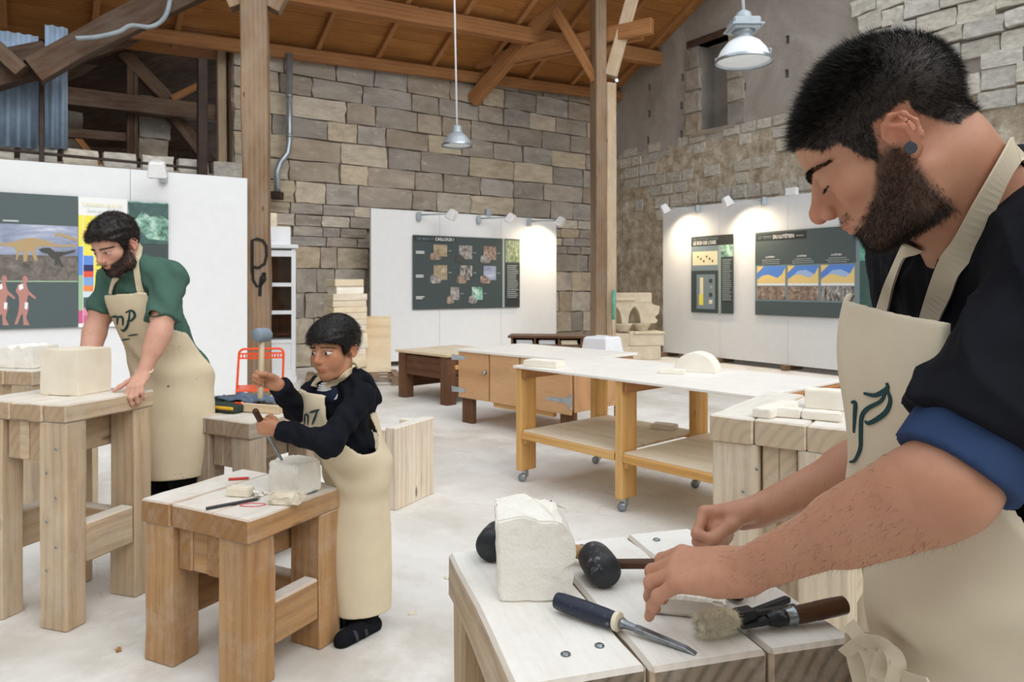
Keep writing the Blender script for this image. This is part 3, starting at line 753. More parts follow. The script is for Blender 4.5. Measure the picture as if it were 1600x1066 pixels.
# ---- rolling pine table
X, Y = axes(math.radians(-48.4)); c0 = G(801, 571, .84); Wd, D, H = 1.93, .98, .84
c = Vector((c0.x, c0.y, 0))+X*Wd/2+Y*D/2
RT = e = empty('rolling_table', c, math.radians(-48.4), 'long pine rolling table with white top, lower shelf and casters', 'table')
def topR(u, v, z=0): return c_rt+X_rt*u+Y_rt*v+Vector((0, 0, .84+z))
c_rt, X_rt, Y_rt = c, X, Y
box('top', (0, 0, H-.009), (Wd, D, .018), M_('table_white'), e)
for ix, xx in enumerate((-Wd/2+.04, 0., Wd/2-.04)):
    for sy in (-1, 1):
        yy = sy*(D/2-.095)
        beam('leg', (xx, yy, .085), (xx, yy, H-.02), .06, .15, M_('new_pine'), e, up=(0, 1, 0))
        cs = MB().lathe([(.0, 0), (.022, 0), (.022, .02), (0, .02)], 16).build('caster', M_('grey_metal'), e, loc=(xx-.01, yy-.02, .03), rot=(math.pi/2, 0, .4), smooth=True)
        cs.scale = (1.3, 1.3, 1.3)
        box('fork', (xx, yy-.01, .058), (.035, .04, .05), M_('galv'), e)
    beam('cross_bearer', (xx+.045, -D/2+.02, H-.055), (xx+.045, D/2-.02, H-.055), .03, .07, M_('roof_beam'), e)
    beam('shelf_bearer', (xx+.045, -D/2+.03, .31), (xx+.045, D/2-.03, .31), .03, .05, M_('new_pine'), e)
for x0, x1 in ((-Wd/2+.075, -.035), (.035, Wd/2-.075)):
    for k in range(3): box('shelf_board', ((x0+x1)/2, (k-1)*(D-.06)/3, .372), (x1-x0, (D-.06)/3-.004, .018), M_('board_pale'), e)
    beam('shelf_edge', (x0, -D/2+.03, .345), (x1, -D/2+.03, .345), .03, .05, M_('new_pine'), e)
    beam('shelf_edge', (x0, D/2-.03, .345), (x1, D/2-.03, .345), .03, .05, M_('new_pine'), e)
# ---- slim old desk behind
v = G(797, 525, .78); e = empty('school_desk', (v.x+.48, v.y+.2, 0), math.radians(-6), 'slim dark desk with open pigeonholes of paper behind the cupboard table', 'desk')
box('top', (0, 0, .765), (.98, .42, .03), M_('desk_wood'), e)
box('shelf', (0, .0, .66), (.9, .38, .02), M_('desk_wood'), e)
box('back', (0, .18, .71), (.9, .02, .1), M_('desk_wood'), e)
for x in (-.44, -.15, .15, .43): box('divider', (x, 0, .71), (.025, .38, .09), M_('desk_wood'), e)
for sx in (-1, 1):
    for sy in (-1, 1): beam('leg', (sx*.43, sy*.16, 0), (sx*.43, sy*.16, .66), .06, .06, M_('desk_wood'), e, up=(0, 1, 0))
for x, n in ((-.28, 'thick paper bundle in the left pigeonhole of the slim desk'), (.0, 'white paper bundle in the middle pigeonhole of the slim desk'), (.28, 'cream paper bundle in the right pigeonhole of the slim desk')):
    Xd, Yd = axes(math.radians(-6)); w = e.location+Xd*x-Yd*.02+Vector((0, 0, .670))
    m = MB()
    for k in range(6): m.box((rnd.gauss(0, .004), rnd.gauss(0, .004), .004+k*.009), (.2, .28, .008))
    tag(m.build('paper_bundle', M_('white_plastic' if x < .1 else 'cream'), loc=w, rot=(0, 0, math.radians(-6))), n, 'paper')
# ---- white plastic bin
v = P(941, 0, 8.7); e = empty('plastic_bin', (v.x, v.y, 0), math.radians(-42), 'white upturned plastic tub behind the white table tops', 'tub')
m = MB(); a, b = .16, .26
m.add([(sx*r, sy*r, z) for r, z in ((b+.02, 0), (b+.02, .03), (b, .03), (a, .78), (a-.02, .80)) for sx, sy in ((-1, -1), (1, -1), (1, 1), (-1, 1))],
      [(3, 2, 1, 0)]+[(4*i+k, 4*i+(k+1) % 4, 4*i+4+(k+1) % 4, 4*i+4+k) for i in range(4) for k in range(4)]+[(16, 17, 18, 19)])
m.build('tub_body', M_('white_plastic'), e, bevel=.01, seg=2)
MB().box((0, 0, .805), (.16, .05, .014)).build('base_ridge', M_('white_plastic'), e, bevel=.004)
# ---- orange folding chair
v = P(406, 0, 6.85); e = empty('folding_chair', (v.x, v.y, 0), math.radians(14), 'orange metal folding chair in front of the white cabinet', 'chair')
OR = M_('orange_paint')
def tb(n, pts, r=.011): return MB().tube(pts, r, 10).build(n, OR, e, smooth=True)
def rc(w, z0, z1, y0, y1): # rounded top hoop
    p = [(-w, y0, z0)]; 
    for k in range(7): a = math.pi-k*math.pi/12; p.append((-w+.05+.05*math.cos(a), y1, z1-.05+.05*math.sin(a)))
    for k in range(7): a = math.pi/2-k*math.pi/12; p.append((w-.05+.05*math.cos(a), y1, z1-.05+.05*math.sin(a)))
    p.append((w, y0, z0)); return p
tb('back_hoop', rc(.205, .0, .80, -.22, .16))
tb('leg', [(-.185, .26, 0), (-.185, .0, .47)]); tb('leg', [(.185, .26, 0), (.185, .0, .47)])
tb('foot_bar', [(-.185, .24, .04), (.185, .24, .04)], .009)
st_ = box('seat', (0, -.08, .455), (.37, .36, .018), OR, e, bevel=.008, seg=2)
bk = MB()
for x0 in range(15):
    bk.box((-.196+x0*.028, .146, .735), (.012, .012, .032))
bk.box((0, .15, .757), (.41, .012, .014)); bk.box((0, .145, .713), (.41, .012, .014))
bk.build('back_slat', OR, e)
# ---- white glazed cabinet
v = G(462, 598); Xc, Yc = axes(math.radians(16)); W_, D_, H_ = .95, .42, 2.0
c = v-Xc*W_/2+Yc*D_/2
e = empty('glazed_cabinet', (c.x, c.y, 0), math.radians(16), 'tall white cabinet with dark glazed panes behind the thick post', 'cabinet')
CWm = M_('cabinet_white')
box('side', (-W_/2+.015, 0, H_/2), (.03, D_, H_-.06), CWm, e); box('side', (W_/2-.015, 0, H_/2), (.03, D_, H_-.06), CWm, e)
box('back', (0, D_/2-.01, H_/2), (W_-.06, .02, H_-.1), M_('desk_wood'), e)
for z in (.06, .62, 1.02, 1.42): box('shelf', (0, 0, z), (W_-.06, D_-.06, .025), CWm, e)
box('cornice', (0, -.02, H_-.03), (W_+.07, D_+.08, .06), CWm, e, bevel=.012); box('plinth', (0, -.01, .05), (W_+.03, D_+.04, .1), CWm, e)
for s_ in (-1, 1):
    dr = empty('door', (s_*.235, -D_/2-.012, 0)); dr.parent = e
    for x in (-.205, .205): box('stile', (x, 0, 1.02), (.05, .025, 1.83), CWm, dr)
    for z in (.13, .60, 1.02, 1.42, 1.87): box('door_rail', (0, 0, z), (.41, .022, .055 if z not in (.13, 1.87) else .09), CWm, dr)
    box('lower_panel', (0, .004, .365), (.37, .012, .42), CWm, dr)
    for z, h in ((.81, .37), (1.22, .35), (1.645, .40)): box('pane', (0, .004, z), (.37, .004, h), M_('pane_glass'), dr, bevel=0)
for k, (x, z, w, m_, lab) in enumerate(((.25, 2.0, .3, 'white_plastic', 'white carton sitting on top of the glazed cabinet'), (.1, 2.26, .22, 'cream', 'small pale carton stacked on the white carton'))):
    q = e.location+Xc*x+Vector((0, 0, z)); m = MB().box((0, 0, .13 if k == 0 else .1), (w, .3, .26 if k == 0 else .2)).box((0, 0, .262 if k == 0 else .202), (w*.1, .3, .004))
    tag(m.build('carton', M_(m_), loc=q, rot=(0, 0, math.radians(16)), bevel=.003), lab, 'box')
# ---- pallets, slab stack, leaning board
def pallet(loc, rz, W_, D_, label):
    e = empty('pallet', loc, rz, label, 'pallet')
    for k in range(5): box('top_slat', ((k-2)*(W_-.1)/4, 0, .13), (.1, D_, .02), M_('old_wood_brown'), e)
    for k in (-1, 0, 1):
        box('bearer', (0, k*(D_/2-.05), .11), (W_, .09, .02), M_('old_wood_brown'), e)
        for j in (-1, 0, 1): box('block', (j*(W_/2-.07), k*(D_/2-.05), .05), (.12, .09, .1), M_('old_wood_brown'), e)
    return e
v = G(545, 600); pallet((v.x+.05, v.y+.05, 0), math.radians(14), 1.3, .8, 'low wooden pallet carrying the limestone slab stack')
XS, YS = axes(math.radians(30)); base = v+Vector((-.08, .12, 0)); z = .14
for k in range(15):
    h = rnd.uniform(.075, .10); w = .50 if k < 13 else .42; w += rnd.gauss(0, .012); dd = .42+rnd.gauss(0, .01)
    if k == 13: h = .11
    o = MB().box((0, 0, h/2), (w, dd, h)).mesh('limestone_slab', bevel=.006, sub=1, jit=.002, seed=k)
    lab = 'pale limestone slab lying in the tall stack by the wall' if k < 13 else ('whitest slab near the top of the limestone stack' if k == 13 else 'small warm slab topmost on the limestone stack')
    ob = link('limestone_slab', o, M_('limestone' if k == 13 else 'limestone_slab'), loc=base+Vector((rnd.gauss(0, .008), rnd.gauss(0, .008), z)), rot=(0, 0, math.radians(32+rnd.gauss(0, 1))))
    tag(ob, lab, 'slab', 'limestone slabs in the tall stack' if k < 13 else None); z += h
o = box('leaning_board', (-1.985, 10.60, .143+.408), (.42, .03, .82), M_('board_pale'), rot=(math.radians(-9), 0, math.radians(12)))
tag(o, 'plain beige board leaning upright on the pallet', 'board')
# ---- carved stone arcade in the corner, painting, painted staff
q = P(992, 0, 13.9); e = empty('stone_arcade', (q.x, q.y, 0), math.radians(8), 'carved limestone arcade fragment with two pointed arches on blocks', 'sculpture')
LC = M_('limestone_carved')
for x, w, z, h in ((.12, .62, .13, .26), (-.32, .3, .13, .26), (.15, .68, .40, .27), (-.34, .3, .38, .24)): box('base_block', (x, 0, z), (w, .5, h), LC, e, bevel=.012)
box('base_moulding', (.2, -.02, .51), (.6, .55, .04), LC, e, bevel=.01)
for x in (-.24, .12): 
    MB().lathe([(.10, 0), (.11, .015), (.12, .03), (.16, .10), (.185, .13), (.185, .155)], 20).build('capital', LC, e, loc=(x, -.02, .53), smooth=True, angle=.6)
# arches: a slab with pointed openings
def pointed(cx, w, h, n=8):
    p = [(cx-w/2, 0)]
    for k in range(1, n): a = k/n*math.pi/2.6; p.append((cx-w/2+w*(1-math.cos(a))*.72, h*math.sin(a)/math.sin(math.pi/2.6)))
    p.append((cx, h)); 
    for k in range(n-1, 0, -1): a = k/n*math.pi/2.6; p.append((cx+w/2-w*(1-math.cos(a))*.72, h*math.sin(a)/math.sin(math.pi/2.6)))
    p.append((cx+w/2, 0)); return p
out = [(-.58, 0)]+pointed(-.43, .24, .32)+pointed(-.06, .24, .32)+[(.36, 0), (.40, .05), (.34, .12), (.42, .18), (.44, .32), (.30, .36), (.28, .40), (-.58, .40)]
out = [p for i, p in enumerate(out) if i == 0 or p != out[i-1]]
MB().prism(out, -.17, .17, Matrix.Rotation(math.pi/2, 4, 'X')).build('arcade', LC, e, loc=(0, 0, .685), bevel=.008)
box('lintel', (-.2, 0, 1.17), (.95, .36, .19), LC, e, bevel=.01); box('lintel_moulding', (-.35, -.19, 1.14), (.6, .06, .06), LC, e, bevel=.02)
# painting leaning on top
def sky_mat():
    m, nt, b = newmat('painted_landscape'); v = coords(nt, rand=False); sp = nd(nt, 'ShaderNodeSeparateXYZ'); nt.links.new(v, sp.inputs[0])
    n = noise(nt, v, 9, 5); zz = math_(nt, 'ADD', sp.outputs[2], math_(nt, 'MULTIPLY', n, .2))
    nt.links.new(ramp(nt, mapr(nt, zz, -.06, .26), [(0, '35527d'), (.25, '8a7a5a'), (.5, '5a5044'), (.7, '6f94c4'), (.85, 'b8cde2'), (1, '4d7cb8')]), b.inputs['Base Color']); b.inputs['Roughness'].default_value = .4
sky_mat()
q2 = q+Vector((.06, .1, 1.265)); e2 = empty('landscape_painting', q2, math.radians(12), 'small blue landscape painting leaning on the carved stone lintel', 'painting')
p_ = box('canvas', (0, .05, .19), (.42, .02, .36), M_('painted_landscape'), e2, rot=(math.radians(-14), math.radians(4), 0))
box('frame_edge', (.215, .052, .19), (.015, .024, .36), M_('dark_wood'), e2, rot=(math.radians(-14), math.radians(4), 0))
a, b_ = P(957, 528, 12.3), P(959, 453, 12.35); a.z = 0.0
e3 = empty('painted_staff', a, 0, 'thin wooden staff with a teal painted top leaning on the double post', 'staff')
dz = b_-a
MB().tube([(0, 0, 0), dz*.62], .028, 8).build('shaft', M_('bench_pine'), e3, smooth=True); MB().tube([dz*.62, dz], .029, 8).build('painted_end', M_('teal_paint'), e3, smooth=True)
# ================================================================== POSTERS (printed sheets)
def flat(name, c, rough=.55):
    m, nt, b = newmat(name); b.inputs['Base Color'].default_value = rgb(c); b.inputs['Roughness'].default_value = rough
    n = noise(nt, coords(nt), 3, 2); nt.links.new(mix(nt, rgb(c), tuple(x*.94 for x in rgb(c)[:3])+(1,), n), b.inputs['Base Color']); return m
def printmat(name, stops, scale=8, det=6, stretch=(1, 1, 1)):
    m, nt, b = newmat(name); v = coords(nt, stretch); nt.links.new(ramp(nt, noise(nt, v, scale, det, .65, .6), stops), b.inputs['Base Color']); b.inputs['Roughness'].default_value = .5; return m
for n, c in (('slate', '4e5b5d'), ('slate_dark', '3c4849'), ('slate_light', '7d8f97'), ('p_white', 'eef0ef'), ('p_cream', 'ece3bf'), ('p_yellow', 'f0e45a'), ('p_blue', '5f8fdc'), ('p_navy', '2c2a66'), ('p_red', 'e2553c'), ('p_sky', '7fa9dc'), ('p_orange', 'ee8a4c'), ('p_pale', 'cfe0ea'), ('p_pink', 'cf5f8d'), ('p_rose', 'd98aa0'), ('p_green', '9fbf9f'), ('p_sand', 'efd28a'), ('p_sea', '5d8fe0'), ('p_sealight', 'a5c3ee'), ('p_text', 'b9c2c2'), ('p_black', '2b3133'), ('p_dino', 'b39a70'), ('p_dark', '454540'), ('p_skin', 'b8837a'), ('p_strip', '9aa8a4')): flat(n, c)
printmat('p_stormsky', [(.3, '6d7692'), (.55, 'a3abc2'), (.75, 'dfe4ec')], 5, 5, (.4, 1, 1.2))
printmat('p_mud', [(.3, '4c463f'), (.6, '77706a'), (.8, '9c968e')], 14)
printmat('p_jungle', [(.35, '2f4a40'), (.5, '7fae9c'), (.65, 'cfe5da')], 9, 7)
printmat('p_leaf', [(.35, '56654a'), (.55, '8f9c7c'), (.75, 'd9dec6')], 22, 5, (1, 1, .6))
printmat('p_teal', [(.3, '4d8f80'), (.6, '79b8a6'), (.8, 'a5d6c6')], 12)
printmat('p_tealdark', [(.3, '33504c'), (.7, '4c6a66')], 7)
printmat('p_rockgrey', [(.35, '5c5654'), (.55, '9b9592'), (.75, 'd5d2d0')], 16)
printmat('p_rockwarm', [(.35, '5a4c44'), (.55, '9a8577'), (.75, 'd8cbb9')], 16)
printmat('p_rockstripe', [(.4, '3e3a38'), (.55, 'a7a3a0'), (.7, 'e4e2e0')], 12, 6, (2.2, 1, .7))
printmat('p_hill', [(.3, '7d6a52'), (.6, 'ab9c80'), (.8, 'd8d4c4')], 10)
class Sheet:
    def __init__(s, name, label, bl, br, top, off=.004):
        """bl, br bottom corners and top: the height of the top edge; lies on a vertical plane"""
        s.o = bl.copy(); d = br-bl; d.z = 0; s.w = d.length; s.ex = d.normalized(); s.h = top-bl.z
        s.n = Vector((s.ex.y, -s.ex.x, 0))
        s.e = empty(name, bl+s.n*.0, math.atan2(s.ex.y, s.ex.x), label, 'poster'); s.k = 0
    def rect(s, name, u0, v0, u1, v1, mat, abs_=False, lift=None):
        if not abs_: u0, u1, v0, v1 = u0*s.w, u1*s.w, v0*s.h, v1*s.h
        s.k += 1; y = -(.002+.0008*(s.k % 12 if lift is None else lift))
        return MB().box(((u0+u1)/2, y/2, (v0+v1)/2), (u1-u0, -y, v1-v0)).build(name, M_(mat), s.e)
    def poly(s, name, pts, mat, lift=13):
        y = -(.002+.0008*lift); q = [(u, v) for u, v in pts]; n = len(q)
        return MB().add([(u, y, v) for u, v in q]+[(u, 0, v) for u, v in q], [tuple(range(n))]+[((i+1) % n, i, i+n, (i+1) % n+n) for i in range(n)]).build(name, M_(mat), s.e)
    def px(s, plane, px, py):
        w = plane(px, py)-s.o; return (w.dot(s.ex), w.z)
    def text(s, txt, u, v, h, mat, bold=0, width=None, lift=14):
        c = bpy.data.curves.new('t', 'FONT'); c.body = txt; c.size = 1; c.offset = bold; c.resolution_u = 2
        t = bpy.data.objects.new('t', c); COL.objects.link(t); dg = bpy.context.evaluated_depsgraph_get()
        me = bpy.data.meshes.new_from_object(t.evaluated_get(dg)); bpy.data.objects.remove(t)
        xs = [p.co.x for p in me.vertices]; w = max(xs)-min(xs) if xs else 1
        k = h/.72; kx = k if width is None else width/w
        y = -(.002+.0008*lift)
        for p in me.vertices: p.co = Vector((u+p.co.x*kx, y, v+p.co.y*k))
        return link('lettering', me, M_(mat), s.e)
    def lines(s, u0, u1, v1, n, dv, mat='p_text', th=.3, centre=False):
        m = MB()
        for i in range(n):
            l = rnd.uniform(.75, 1)*(u1-u0); a = u0+(u1-u0-l)/2 if centre else u0
            m.box((a+l/2, -.008, v1-i*dv), (l, .008, dv*th))
        o = m.build('text_block', M_(mat), s.e); o['kind'] = 'stuff'; return o
# -- centre
pc = lambda x, y: PT(x, y, 11.54)
bl, br, tp = pc(645, 484), pc(812, 481), pc(645, 367).z
S = Sheet('rock_poster', 'dark poster of rocks titled CAILLOUX on the free-standing screen', bl, br, tp)
S.rect('sheet', 0, 0, 1, 1, 'slate_dark', lift=0)
S.rect('header_band', 0, .92, .38, .99, 'p_black', lift=1); S.text('CAILLOUX !', .19*S.w, .935*S.h, .042*S.h, 'p_white', .02, .17*S.w)
S.text('DE BEAUX', .03*S.w, .935*S.h, .036*S.h, 'slate_light', 0, .15*S.w)
S.rect('vertical_strip', .825, 0, .845, 1, 'p_strip', lift=2); S.rect('leaf_photo', .855, .66, 1, .98, 'p_leaf', lift=3); S.rect('side_panel', .855, .02, 1, .64, 'p_black', lift=3)
S.lines(.87*S.w, .985*S.w, .61*S.h, 18, .027*S.h)
for k, v in enumerate((.78, .46, .17)): S.lines(.025*S.w, .1*S.w, v*S.h, 2, .022*S.h, 'p_white', .5)
fr = [(.18, .72, .3, .88, 'p_hill', 'p_rockwarm'), (.41, .69, .53, .88, 'p_rockgrey', 'p_dark'), (.64, .69, .76, .88, 'p_rockwarm', 'p_rockgrey'),
      (.18, .40, .3, .60, 'p_hill', 'p_rockgrey'), (.42, .40, .53, .60, 'p_rockstripe', 'p_rockwarm'), (.64, .40, .76, .60, 'p_stormsky', 'p_rockwarm'),
      (.33, .12, .41, .30, 'p_rockgrey', 'p_rockgrey'), (.53, .12, .63, .30, 'p_jungle', 'p_rockgrey')]
for i, (a, b, c, d, m1, m2) in enumerate(fr):
    S.rect('photo', a, b, c, d, m1, lift=4+i % 3)
    q = [(a-.035+ (c-a)*x, b-.05+(d-b)*y) for x, y in ((.0, .1), (.05, .5), (.3, .62), (.6, .45), (.85, .2), (.75, .02), (.2, .0))]
    S.poly('rock_cutout', [(u*S.w, v*S.h) for u, v in q], m2 if m1 != m2 else 'p_rockwarm', 9)
    S.lines((c+.01)*S.w, (c+.045)*S.w, (d+b)/2*S.h, 1, .02*S.h)
# -- right, tall narrow
pr = lambda x, y: PS(x, y, 10.42)
bl, br, tp = pr(1080, 488), pr(1146, 491), pr(1087, 370).z
S = Sheet('strata_poster', 'narrow dark poster headed SUD DE L\'OISE on the long screen', bl, br, tp)
S.rect('sheet', 0, 0, 1, 1, 'slate_dark', lift=0); S.rect('header_band', 0, .88, 1, 1, 'p_black', lift=1)
S.text("LE SUD DE L'OISE", .06*S.w, .89*S.h, .045*S.h, 'p_white', .02, .55*S.w); S.text('LE LUTÉTIEN DANS', .06*S.w, .945*S.h, .035*S.h, 'slate_light', 0, .6*S.w)
S.rect('map_band', 0, .55, .68, .87, 'slate_light', lift=2); S.rect('map', .04, .62, .64, .80, 'p_cream', lift=3)
for k in range(6): S.poly('map_mark', [((.16+.07*k+dx)*S.w, (.72-.03*(k % 3)+dz)*S.h) for dx, dz in ((0, 0), (.03, 0), (.03, .025), (0, .025))], 'p_black', 6)
S.rect('strip', .66, 0, .72, .87, 'p_strip', lift=4); S.rect('leaf_photo', .72, .72, 1, .87, 'p_jungle', lift=3)
S.rect('column_panel', .14, .05, .58, .50, 'slate_light', lift=3); S.rect('column_yellow', .2, .10, .30, .24, 'p_yellow', lift=5); S.rect('column_white', .22, .24, .30, .46, 'p_cream', lift=5)
for k in range(4): S.rect('sample', .44, .12+.09*k, .52, .17+.09*k, ('p_cream', 'p_dark', 'p_rockgrey', 'p_dark')[k], lift=6)
S.lines(.76*S.w, .97*S.w, .68*S.h, 22, .024*S.h)
# -- right, wide
bl, br, tp = pr(1180, 492), pr(1392, 503), pr(1187, 363).z
S = Sheet('sea_map_poster', 'wide dark poster DU LUTÉTIEN with three sea maps', bl, br, tp)
S.rect('sheet', 0, 0, 1, 1, 'slate', lift=0); S.rect('header_band', .01, .89, .42, .98, 'p_black', lift=1)
S.text('LE TEMPS', .03*S.w, .915*S.h, .035*S.h, 'slate_light', 0, .11*S.w); S.text('DU LUTÉTIEN', .155*S.w, .912*S.h, .042*S.h, 'p_white', .025, .17*S.w)
S.lines(.34*S.w, .40*S.w, .93*S.h, 1, .025*S.h)
S.rect('band', 0, .17, .8, .60, 'slate_light', lift=2); S.rect('vertical_strip', .775, 0, .80, .95, 'slate_light', lift=1)
for k in range(3):
    a = .02+k*.255; b = a+.235; U = lambda f: (a+(b-a)*f)*S.w
    S.rect('sea_map', a, .355, b, .585, 'p_sea', lift=4); S.rect('caption', a, .355, b, .385, 'p_white', lift=6)
    V = lambda f: (.385+.2*f)*S.h
    S.poly('land', [(U(0), V(0)), (U(1), V(0)), (U(1), V(.9)), (U(.88), V(.5)), (U(.72), V(.3)), (U(.4), V(.5)), (U(.2), V(.45)), (U(0), V(.2))], 'p_sand', 8)
    S.poly('land', [(U(0), V(.6)), (U(.25), V(1)), (U(0), V(1))], 'p_sand', 8)
    if k: S.poly('shallow_sea', [(U(.2), V(.45)), (U(.4), V(.5)), (U(.72), V(.3)), (U(.88), V(.5)), (U(.6), V(.75)), (U(.35), V(.7))], 'p_sealight', 10)
    S.rect('rock_photo', a, .19, b, .345, 'p_rockwarm' if k < 2 else 'p_rockstripe', lift=5)
    S.text('LUTÉTIEN', U(.32), .685*S.h, .02*S.h, 'p_white', .02); S.lines(U(.15), U(.85), .66*S.h, 3, .022*S.h, centre=True)
S.rect('teal_photo', .80, .62, 1, .95, 'p_teal', lift=3); S.rect('teal_side', .80, .0, 1, .62, 'p_tealdark', lift=3)
# -- left: wide evolution sheet
pl = lambda x, y: PT(x, y, 9.13)
bl, br, tp = pl(-150, 514), pl(122, 512), pl(0, 300).z
bl.z = br.z = pl(60, 513).z
S = Sheet('dinosaur_poster', 'dark evolution poster with dinosaurs and walking figures', bl, br, tp)
C = lambda x, y: S.px(pl, x/4.636, 290+y/4.636)
S.rect('sheet', 0, 0, 1, 1, 'slate', lift=0)
v0 = C(0, 690)[1]; v1 = C(0, 275)[1]; vm = C(0, 500)[1]
S.rect('painted_sky', 0, vm, S.w, v1, 'p_stormsky', True, 2); S.rect('painted_ground', 0, v0, S.w, vm, 'p_mud', True, 2); S.rect('green_line', 0, v0-.012, S.w, v0, 'p_green', True, 3)
S.rect('caption_line', C(20, 0)[0], C(0, 258)[1], C(135, 0)[0], C(0, 246)[1], 'p_text', True, 3)
dino = [(-250, 440), (-120, 425), (0, 418), (60, 412), (110, 405), (160, 388), (230, 380), (300, 388), (350, 405), (420, 430), (548, 428), (545, 444), (430, 446), (350, 440), (280, 442), (250, 470), (275, 545), (250, 545), (225, 482), (205, 472), (195, 550), (170, 550), (168, 475), (140, 480), (125, 540), (115, 540), (120, 475), (100, 445), (50, 440), (0, 434), (-120, 440)]
S.poly('long_necked_dinosaur', [C(*p) for p in dino], 'p_dino', 6)
S.poly('dinosaur_head', [C(*p) for p in ((395, 350), (430, 342), (470, 355), (562, 385), (562, 406), (470, 378), (430, 362), (400, 370))], 'p_dino', 6)
S.poly('running_dinosaur', [C(*p) for p in ((280, 462), (310, 452), (360, 450), (400, 480), (470, 480), (545, 466), (545, 480), (460, 505), (430, 520), (440, 545), (460, 588), (448, 588), (420, 550), (405, 582), (396, 577), (400, 530), (370, 520), (340, 492), (300, 482))], 'p_dark', 7)
man = [(165, 662), (178, 652), (195, 658), (205, 690), (190, 705), (205, 760), (260, 810), (255, 825), (205, 792), (195, 830), (210, 880), (190, 960), (215, 1012), (170, 1012), (165, 930), (150, 942), (130, 1000), (110, 1012), (106, 997), (130, 930), (140, 860), (135, 800), (113, 765), (130, 718), (165, 705)]
for dx in (0, -150, -300):
    S.poly('walking_figure', [C(x+dx, y) for x, y in man], 'p_skin', 5)
    S.poly('figure_highlight', [C(x+dx, y) for x, y in ((135, 725), (165, 712), (170, 745), (140, 760))], 'p_white', 7); S.poly('figure_highlight', [C(x+dx, y) for x, y in ((180, 845), (205, 850), (195, 900), (178, 890))], 'p_white', 7)
# -- time scale sheet
bl, br, tp = pl(122.6, 513), pl(199, 510), pl(150, 309).z
br.z = bl.z = pl(150, 511).z
S = Sheet('time_scale_chart', 'white geological time chart with coloured bands behind the green-shirted man', bl, br, tp)
S.rect('sheet', 0, 0, 1, 1, 'p_white', lift=0)
S.text("L'évolution de la vie", .08*S.w, .93*S.h, .035*S.h, 'p_cream', .01, .8*S.w); S.text('Échelle des temps', .18*S.w, .885*S.h, .022*S.h, 'p_text', 0, .45*S.w)
S.rect('era_band', 0, .62, .09, .86, 'p_yellow', lift=1); S.rect('era_band', 0, .40, .09, .62, 'p_blue', lift=1); S.rect('era_band', 0, .13, .09, .40, 'p_green', lift=1); S.rect('era_band', 0, .03, .09, .13, 'p_pink', lift=1)
for v0, v1, m_ in ((.74, .86, 'p_yellow'), (.66, .74, 'p_orange'), (.55, .66, 'p_yellow'), (.48, .55, 'p_blue'), (.43, .48, 'p_navy'), (.385, .43, 'p_red'), (.32, .385, 'p_sky'), (.275, .32, 'p_orange'), (.23, .275, 'p_pale'), (.15, .23, 'slate'), (.09, .15, 'p_rose'), (.03, .09, 'p_pink')):
    S.rect('period_band', .1, v0, .3, v1, m_, lift=2)
S.rect('table_yellow', .31, .3, .98, .86, 'p_yellow', lift=1); S.lines(.36*S.w, .9*S.w, .8*S.h, 12, .04*S.h, 'p_dark', .15)
bl, br, tp = pl(199.6, 513), pl(263, 512), pl(199.6, 314).z
br.z = bl.z = pl(150, 511).z
S = Sheet('forest_poster', 'dark sheet with a green painted savannah tree scene', bl, br, tp)
S.rect('sheet', 0, 0, 1, 1, 'slate_dark', lift=0); S.rect('forest_picture', .0, .66, 1, 1, 'p_jungle', lift=2)
S.poly('painted_branch', [(u*S.w, v*S.h) for u, v in ((0, .99), (1, .99), (1, .86), (.8, .9), (.55, .88), (.35, .93), (.2, .86), (.05, .84))], 'p_tealdark', 5)
S.poly('painted_shore', [(u*S.w, v*S.h) for u, v in ((0, .66), (1, .66), (1, .69), (.5, .70), (.25, .78), (0, .8))], 'p_tealdark', 5)
# ================================================================== STONES AND TOOLS
def rock(name, c, size, rz, mat, label, cat='stone', sub=4, jit=.0015, bevel=.004, shape=None, seed=3, group=None, rx=0):
    """squared stone whose underside sits at c.z"""
    me = MB().box((0, 0, size[2]/2), size).mesh(name)
    bm = bmesh.new(); bm.from_mesh(me); bmesh.ops.subdivide_edges(bm, edges=bm.edges[:], cuts=sub, use_grid_fill=True)
    r = random.Random(seed)
    for v in bm.verts:
        if shape: v.co = Vector(shape(v.co.x/size[0]*2, v.co.y/size[1]*2, v.co.z/size[2], v.co))
        edge = sum((abs(abs(v.co.x)-size[0]/2) < 1e-4, abs(abs(v.co.y)-size[1]/2) < 1e-4, abs(v.co.z-size[2]) < 1e-4))
        k = 1 if edge < 2 else 1.6
        dz = 0 if v.co.z < 1e-4 else r.gauss(0, jit*k)
        v.co += Vector((r.gauss(0, jit*k), r.gauss(0, jit*k), dz))
    bm.to_mesh(me); bm.free()
    if bevel:
        bm = bmesh.new(); bm.from_mesh(me); es = [e for e in bm.edges if e.calc_face_angle(0) > .9]
        bmesh.ops.bevel(bm, geom=es, offset=bevel, segments=2, affect='EDGES'); bm.to_mesh(me); bm.free()
    me.polygons.foreach_set('use_smooth', [True]*len(me.polygons)); me.set_sharp_from_angle(angle=.6)
    o = link(name, me, M_(mat), loc=c, rot=(rx, 0, rz)); return tag(o, label, cat, group)
HB = .9005
def shp(x, y, z, c):
    X, Y, Z = c
    if x > 0:
        notch = -.018*math.exp(-((z-.40)/.05)**2) if y < .2 else 0
        X += notch*(x**3) - .016*x*max(0, z-.78)/.22 - .006*x*math.sin(z*7+1)
        Z += -.014*x**2*(z > .99)
    X += .006*(z-.5)*-1
    if z > .98: Z += .004*math.sin(5*x+3*y)
    return X, Y, Z
g0 = G(776, 942, .9); g1 = G(893, 943, .9)
